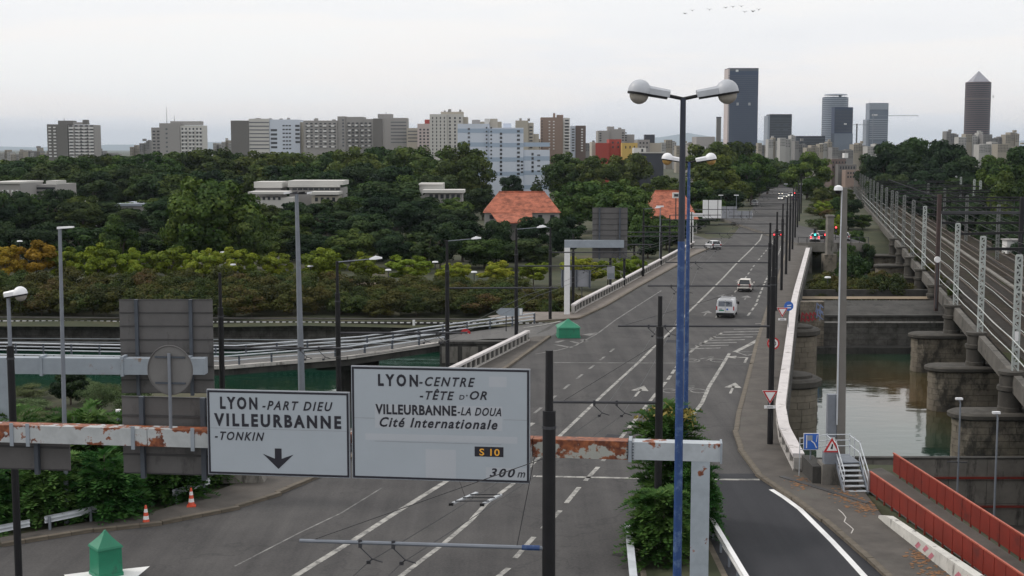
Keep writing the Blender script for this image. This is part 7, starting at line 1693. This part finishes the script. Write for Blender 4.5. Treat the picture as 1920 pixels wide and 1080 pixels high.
def car(label, p, rz, m, L=4.1, Wd=1.75, Ht=1.48, tail=M_TAIL, head=None, glassm=M_CARGLASS, group=None):
    """hatchback, front towards +y"""
    t = thing('car', label, 'car', p, rz, group); a = L / 2; w_ = Wd / 2; bl = Ht * .60
    MB().loft([section(-a, w_ * .92, .3, .62, bl - .05, w_ * .84), section(-a + .12, w_, .22, .68, bl, w_ * .9), section(-.3 * L, w_, .2, .72, bl + .02, w_ * .92), section(.15 * L, w_, .2, .72, bl, w_ * .92), section(.26 * L, w_, .2, .68, bl - .04, w_ * .88), section(a - .15, w_ * .95, .22, .6, bl - .22, w_ * .8), section(a, w_ * .8, .3, .5, bl - .34, w_ * .65)]).build('body', m, t, smooth=True)
    def cab(y, hw0, hw1, z1): return [(-hw0, y, bl - .02), (hw0, y, bl - .02), (hw1, y, z1), (-hw1, y, z1)]
    MB().loft([cab(-a + .14, w_ * .86, w_ * .80, bl + .05), cab(-a + .45, w_ * .88, w_ * .70, Ht - .06), cab(.02 * L, w_ * .9, w_ * .70, Ht - .045), cab(.24 * L, w_ * .88, w_ * .8, bl + .03)]).build('windows', glassm, t)
    MB().loft([[(-w_ * .72, -a + .36, Ht - .07), (w_ * .72, -a + .36, Ht - .07), (w_ * .62, -a + .38, Ht - .02), (-w_ * .62, -a + .38, Ht - .02)], [(-w_ * .73, -.1 * L, Ht - .05), (w_ * .73, -.1 * L, Ht - .05), (w_ * .62, -.1 * L, Ht), (-w_ * .62, -.1 * L, Ht)], [(-w_ * .72, .05 * L, Ht - .08), (w_ * .72, .05 * L, Ht - .08), (w_ * .6, .05 * L, Ht - .03), (-w_ * .6, .05 * L, Ht - .03)]]).build('roof', m, t, smooth=True)
    for sx_ in (-1, 1):
        m_ = MB(); m_.bar((sx_ * w_ * .855, -a + .15, bl), (sx_ * w_ * .715, -a + .42, Ht - .05), .09, .09); m_.bar((sx_ * w_ * .89, -.08 * L, bl), (sx_ * w_ * .72, -.08 * L, Ht - .06), .08, .05); m_.build('pillar', m, t)
        MB().box(sx_ * w_ * .78 - .13, sx_ * w_ * .78 + .13, -a - .02, -a + .15, .62, .92).build('tail_lamp', tail, t)
        MB().box(sx_ * w_ * .66 - .15, sx_ * w_ * .66 + .15, a - .14, a - .02, .5, .66).build('headlamp', head or M_SIGNWHITE, t)
        MB().box(sx_ * (w_ + .1) - .09, sx_ * (w_ + .1) + .09, .17 * L, .17 * L + .1, bl - .02, bl + .12).build('mirror', m, t)
        for y_ in (-.31 * L, .31 * L): wheel(t, sx_ * (w_ - .1), y_)
    MB().box(-w_ * .9, w_ * .9, -a - .035, -a + .06, .26, .44).build('rear_bumper', M_BLACK if m is not P_DARK else P_BLACK, t)
    MB().box(-.26, .26, -a - .04, -a + .02, .52, .63).build('number_plate', M_PLATE, t)
    return t
HD = RD                                           # heading along the road
def van(label, p, rz):
    t = thing('van', label, 'van', p, rz); a, w_, Ht = 2.35, .93, 1.95
    sec = lambda y, zb, zt, k=1.0: [(-w_ * .95 * k, y, zb), (w_ * .95 * k, y, zb), (w_ * k, y, zb + .2), (w_ * k, y, 1.05), (w_ * .86 * k, y, zt - .12), (w_ * .74 * k, y, zt), (-w_ * .74 * k, y, zt), (-w_ * .86 * k, y, zt - .12), (-w_ * k, y, 1.05), (-w_ * k, y, zb + .2)]
    MB().loft([sec(-a, .42, Ht - .06, .97), sec(-a + .1, .36, Ht), sec(.6, .32, Ht), sec(1.15, .32, Ht - .3), sec(1.55, .34, 1.25, .97), sec(a - .1, .36, 1.0, .9), sec(a, .42, .8, .8)]).build('body', P_WHITE, t, smooth=True)
    for sx_ in (-1, 1):
        MB().prismY([(sx_ * .04, 1.2), (sx_ * .70, 1.2), (sx_ * .66, 1.72), (sx_ * .04, 1.74)], -a - .012, -a - .001).build('rear_window', M_GREYPOLE, t)
        MB().box(sx_ * .85 - .06, sx_ * .85 + .06, -a - .03, -a + .12, .82, 1.22).build('tail_lamp', M_TAIL, t); MB().box(sx_ * 1.05 - .1, sx_ * 1.05 + .1, 1.0, 1.1, 1.1, 1.38).build('mirror', M_BLACK, t)
        MB().box(sx_ * .9 - .01, sx_ * .9 + .03, .5, 1.15, 1.15, 1.6).build('side_window', M_CARGLASS, t)
        for y_ in (-1.45, 1.5): wheel(t, sx_ * .8, y_, .33)
    MB().prismY([(-.3, 1.62), (.35, 1.66), (.5, 1.5), (.1, 1.3), (.28, 1.5)], -a - .02, -a - .013).build('painted_reflection', M_STEELDK, t)
    MB().box(-.012, .012, -a - .014, -a - .001, .62, 1.85).build('door_seam', M_DKGREY, t)
    MB().box(-.88, .88, -a - .06, -a + .1, .3, .56).build('rear_bumper', M_BLACK, t); MB().box(.02, .48, -a - .03, -a - .015, .66, .78).build('number_plate', M_PLATE, t)
    for x0, x1, z0, z1, mm in ((-.62, -.12, .74, .86, M_GREEN), (-.62, -.3, .9, .98, M_GREYPOLE), (.12, .3, .82, 1.0, M_SIGNBLUE)): MB().box(x0, x1, -a - .008, -a - .0005, z0, z1).build('decal', mm, t)
    MB().box(-.6, .6, -a + .05, -a + .35, Ht - .01, Ht + .06).build('roof_spoiler', P_WHITE, t)
    for y_ in (-1.4, 0): MB().box(-.75, .75, y_, y_ + .06, Ht + .0, Ht + .07).build('roof_bar', M_DKGREY, t)
    return t
p = G(1370, 597); van('white delivery van driving away, seen from behind', (p.x, p.y + 2.35, .0), HD)
p = G(1403, 548); car('small white car ahead of the delivery van, driving away', (p.x, p.y + 2, 0), HD, P_CREAM, 3.9, 1.7, 1.5)
p = G(1463, 447); car('dark red car with lit tail lamps far along the bridge', (p.x, p.y + 2, 0), HD, P_DARK, tail=M_TAIL_LIT)
p = G(1340, 468); car('white car turning off onto the left side road', (p.x, p.y + 2, 0), R(10), P_WHITE, 4.2)
farc = [(1466, 375, P_WHITE, True, 'oncoming white car leading the far queue with lit headlamps'), (1474, 371.5, P_SILVER, True, 'second oncoming car of the far queue with lit headlamps'), (1484, 369, P_WHITE, True, 'white oncoming car farther back in the far queue'), (1500, 371, P_GREY, False, 'grey car driving away beside the far queue'), (1503, 366.5, P_WHITE, False, 'white car driving away at the far end of the road'), (1496, 366, P_BLACK, False, 'black car driving away at the far end of the road'),
        (1466, 366, P_GREY, True, 'grey oncoming car at the far left of the queue'), (1492, 376, P_BLUE, False, 'dark blue car driving away before the far queue')]
for px, py, m_, onc, lab in farc:
    p = G(px, py); car(lab, (p.x, p.y + 2, 0), HD + (math.pi if onc else 0), m_, head=M_HEAD_LIT if onc else None, tail=M_TAIL_LIT if (not onc and m_ is P_BLACK) else M_TAIL, group='cars queueing at the far end')
for dx, dy, m_, lab in ((-1.1, 6, P_WHITE, 'white car with lit brake lamps waiting on the overpass'), (1.9, 14, P_BLACK, 'black car with lit tail lamps ahead on the overpass'), (4.8, 8, P_SILVER, 'silver car at the right side of the overpass')):
    car(lab, (56 + dx, 240 + dy, .47), HD, m_, tail=M_TAIL_LIT if m_ is not P_SILVER else M_TAIL)
p = D(1605, 489, 216); car('oncoming car with bright headlamps on the lower road under the overpass', (p.x, 216, ground_z(p.x, 216) + .02), math.pi + .1, P_GREY, head=M_HEAD_LIT)
p = G(1440, 386); car('pale van-like car parked left of the far road', (p.x - 4, p.y, 0), HD, P_SILVER, 4.6, 1.85, 1.9)
# traffic lights at the overpass
for px, py, d, m_, lab in ((1528, 436, 244, M_GO_LIT, 'traffic light showing green at the left of the overpass'), (1567, 430, 250, M_STOP_LIT, 'traffic light showing red at the right of the overpass')):
    p = D(px, py, d); t = thing('traffic_light', lab, 'traffic light', (p.x, d, .45)); z_ = p.z - .45
    MB().tube((0, 0, 0), (0, 0, z_ - .3), .06, n=8).build('post', M_BLACK, t); MB().box(-.22, .22, -.15, .15, z_ - .6, z_ + .6).build('housing', M_BLACK, t)
    for i, dz in enumerate((.38, 0, -.38)): disc(MB(), .15, -.19, -.151, z_ + dz).build('signal_lens', m_ if (i == 2) == (m_ is M_GO_LIT) and i != 1 else M_DKGREY, t)
# ================================================================ BIRDS
for i, (px, py) in enumerate([(1284.5, 25.5), (1298, 20), (1330, 18.5), (1360.5, 14.5), (1374, 13), (1390, 12), (1396.5, 22.5), (1412, 21.5), (1422.5, 18.5)]):
    p = D(px, py, 130); t = thing('bird', '%s bird from the left in the small flock at the top' % ordw(i), 'bird', p, random.uniform(-.6, .6), 'flying birds')
    m_ = MB(); m_.loft([[(.045 * s_ * math.cos(q), y_, .04 * s_ * math.sin(q)) for q in (0, 1.05, 2.1, 3.14, 4.2, 5.2)] for y_, s_ in ((-.17, .15), (-.08, .9), (.05, 1.0), (.13, .6), (.18, .15))])
    m_.build('body', M_BIRD, t, smooth=True)
    for sx_ in (-1, 1):
        m_ = MB(); m_.add([(sx_ * .02, .07, .01), (sx_ * .02, -.06, .01), (sx_ * .16, -.05, .07 + .02 * (i % 3)), (sx_ * .30, -.02, .04 * (i % 3)), (sx_ * .15, .08, .075 + .02 * (i % 3)), (sx_ * .02, .005, .025), (sx_ * .16, .01, .09 + .02 * (i % 3))], [(0, 1, 2, 4), (4, 2, 3), (0, 5, 1), (1, 5, 6, 2), (5, 0, 4, 6), (6, 4, 3), (2, 6, 3)]); m_.build('wing', M_BIRD, t)
# ================================================================ HAZE
hz = MB().box(-17000, 17000, -70, 35000, -10.5, 440); hm = bpy.data.materials.new('haze'); hm.use_nodes = True; hn = hm.node_tree.nodes; hn.remove(hn['Principled BSDF'])
pv = hn.new('ShaderNodeVolumePrincipled'); pv.inputs['Color'].default_value = (.76, .87, 1.0, 1); pv.inputs['Density'].default_value = 0.00004; pv.inputs['Anisotropy'].default_value = 0.0
hm.node_tree.links.new(pv.outputs[0], hn['Material Output'].inputs['Volume'])
ho = hz.build('haze', hm); tag(ho, 'thin pale summer haze over the whole view', 'haze', kind='stuff')
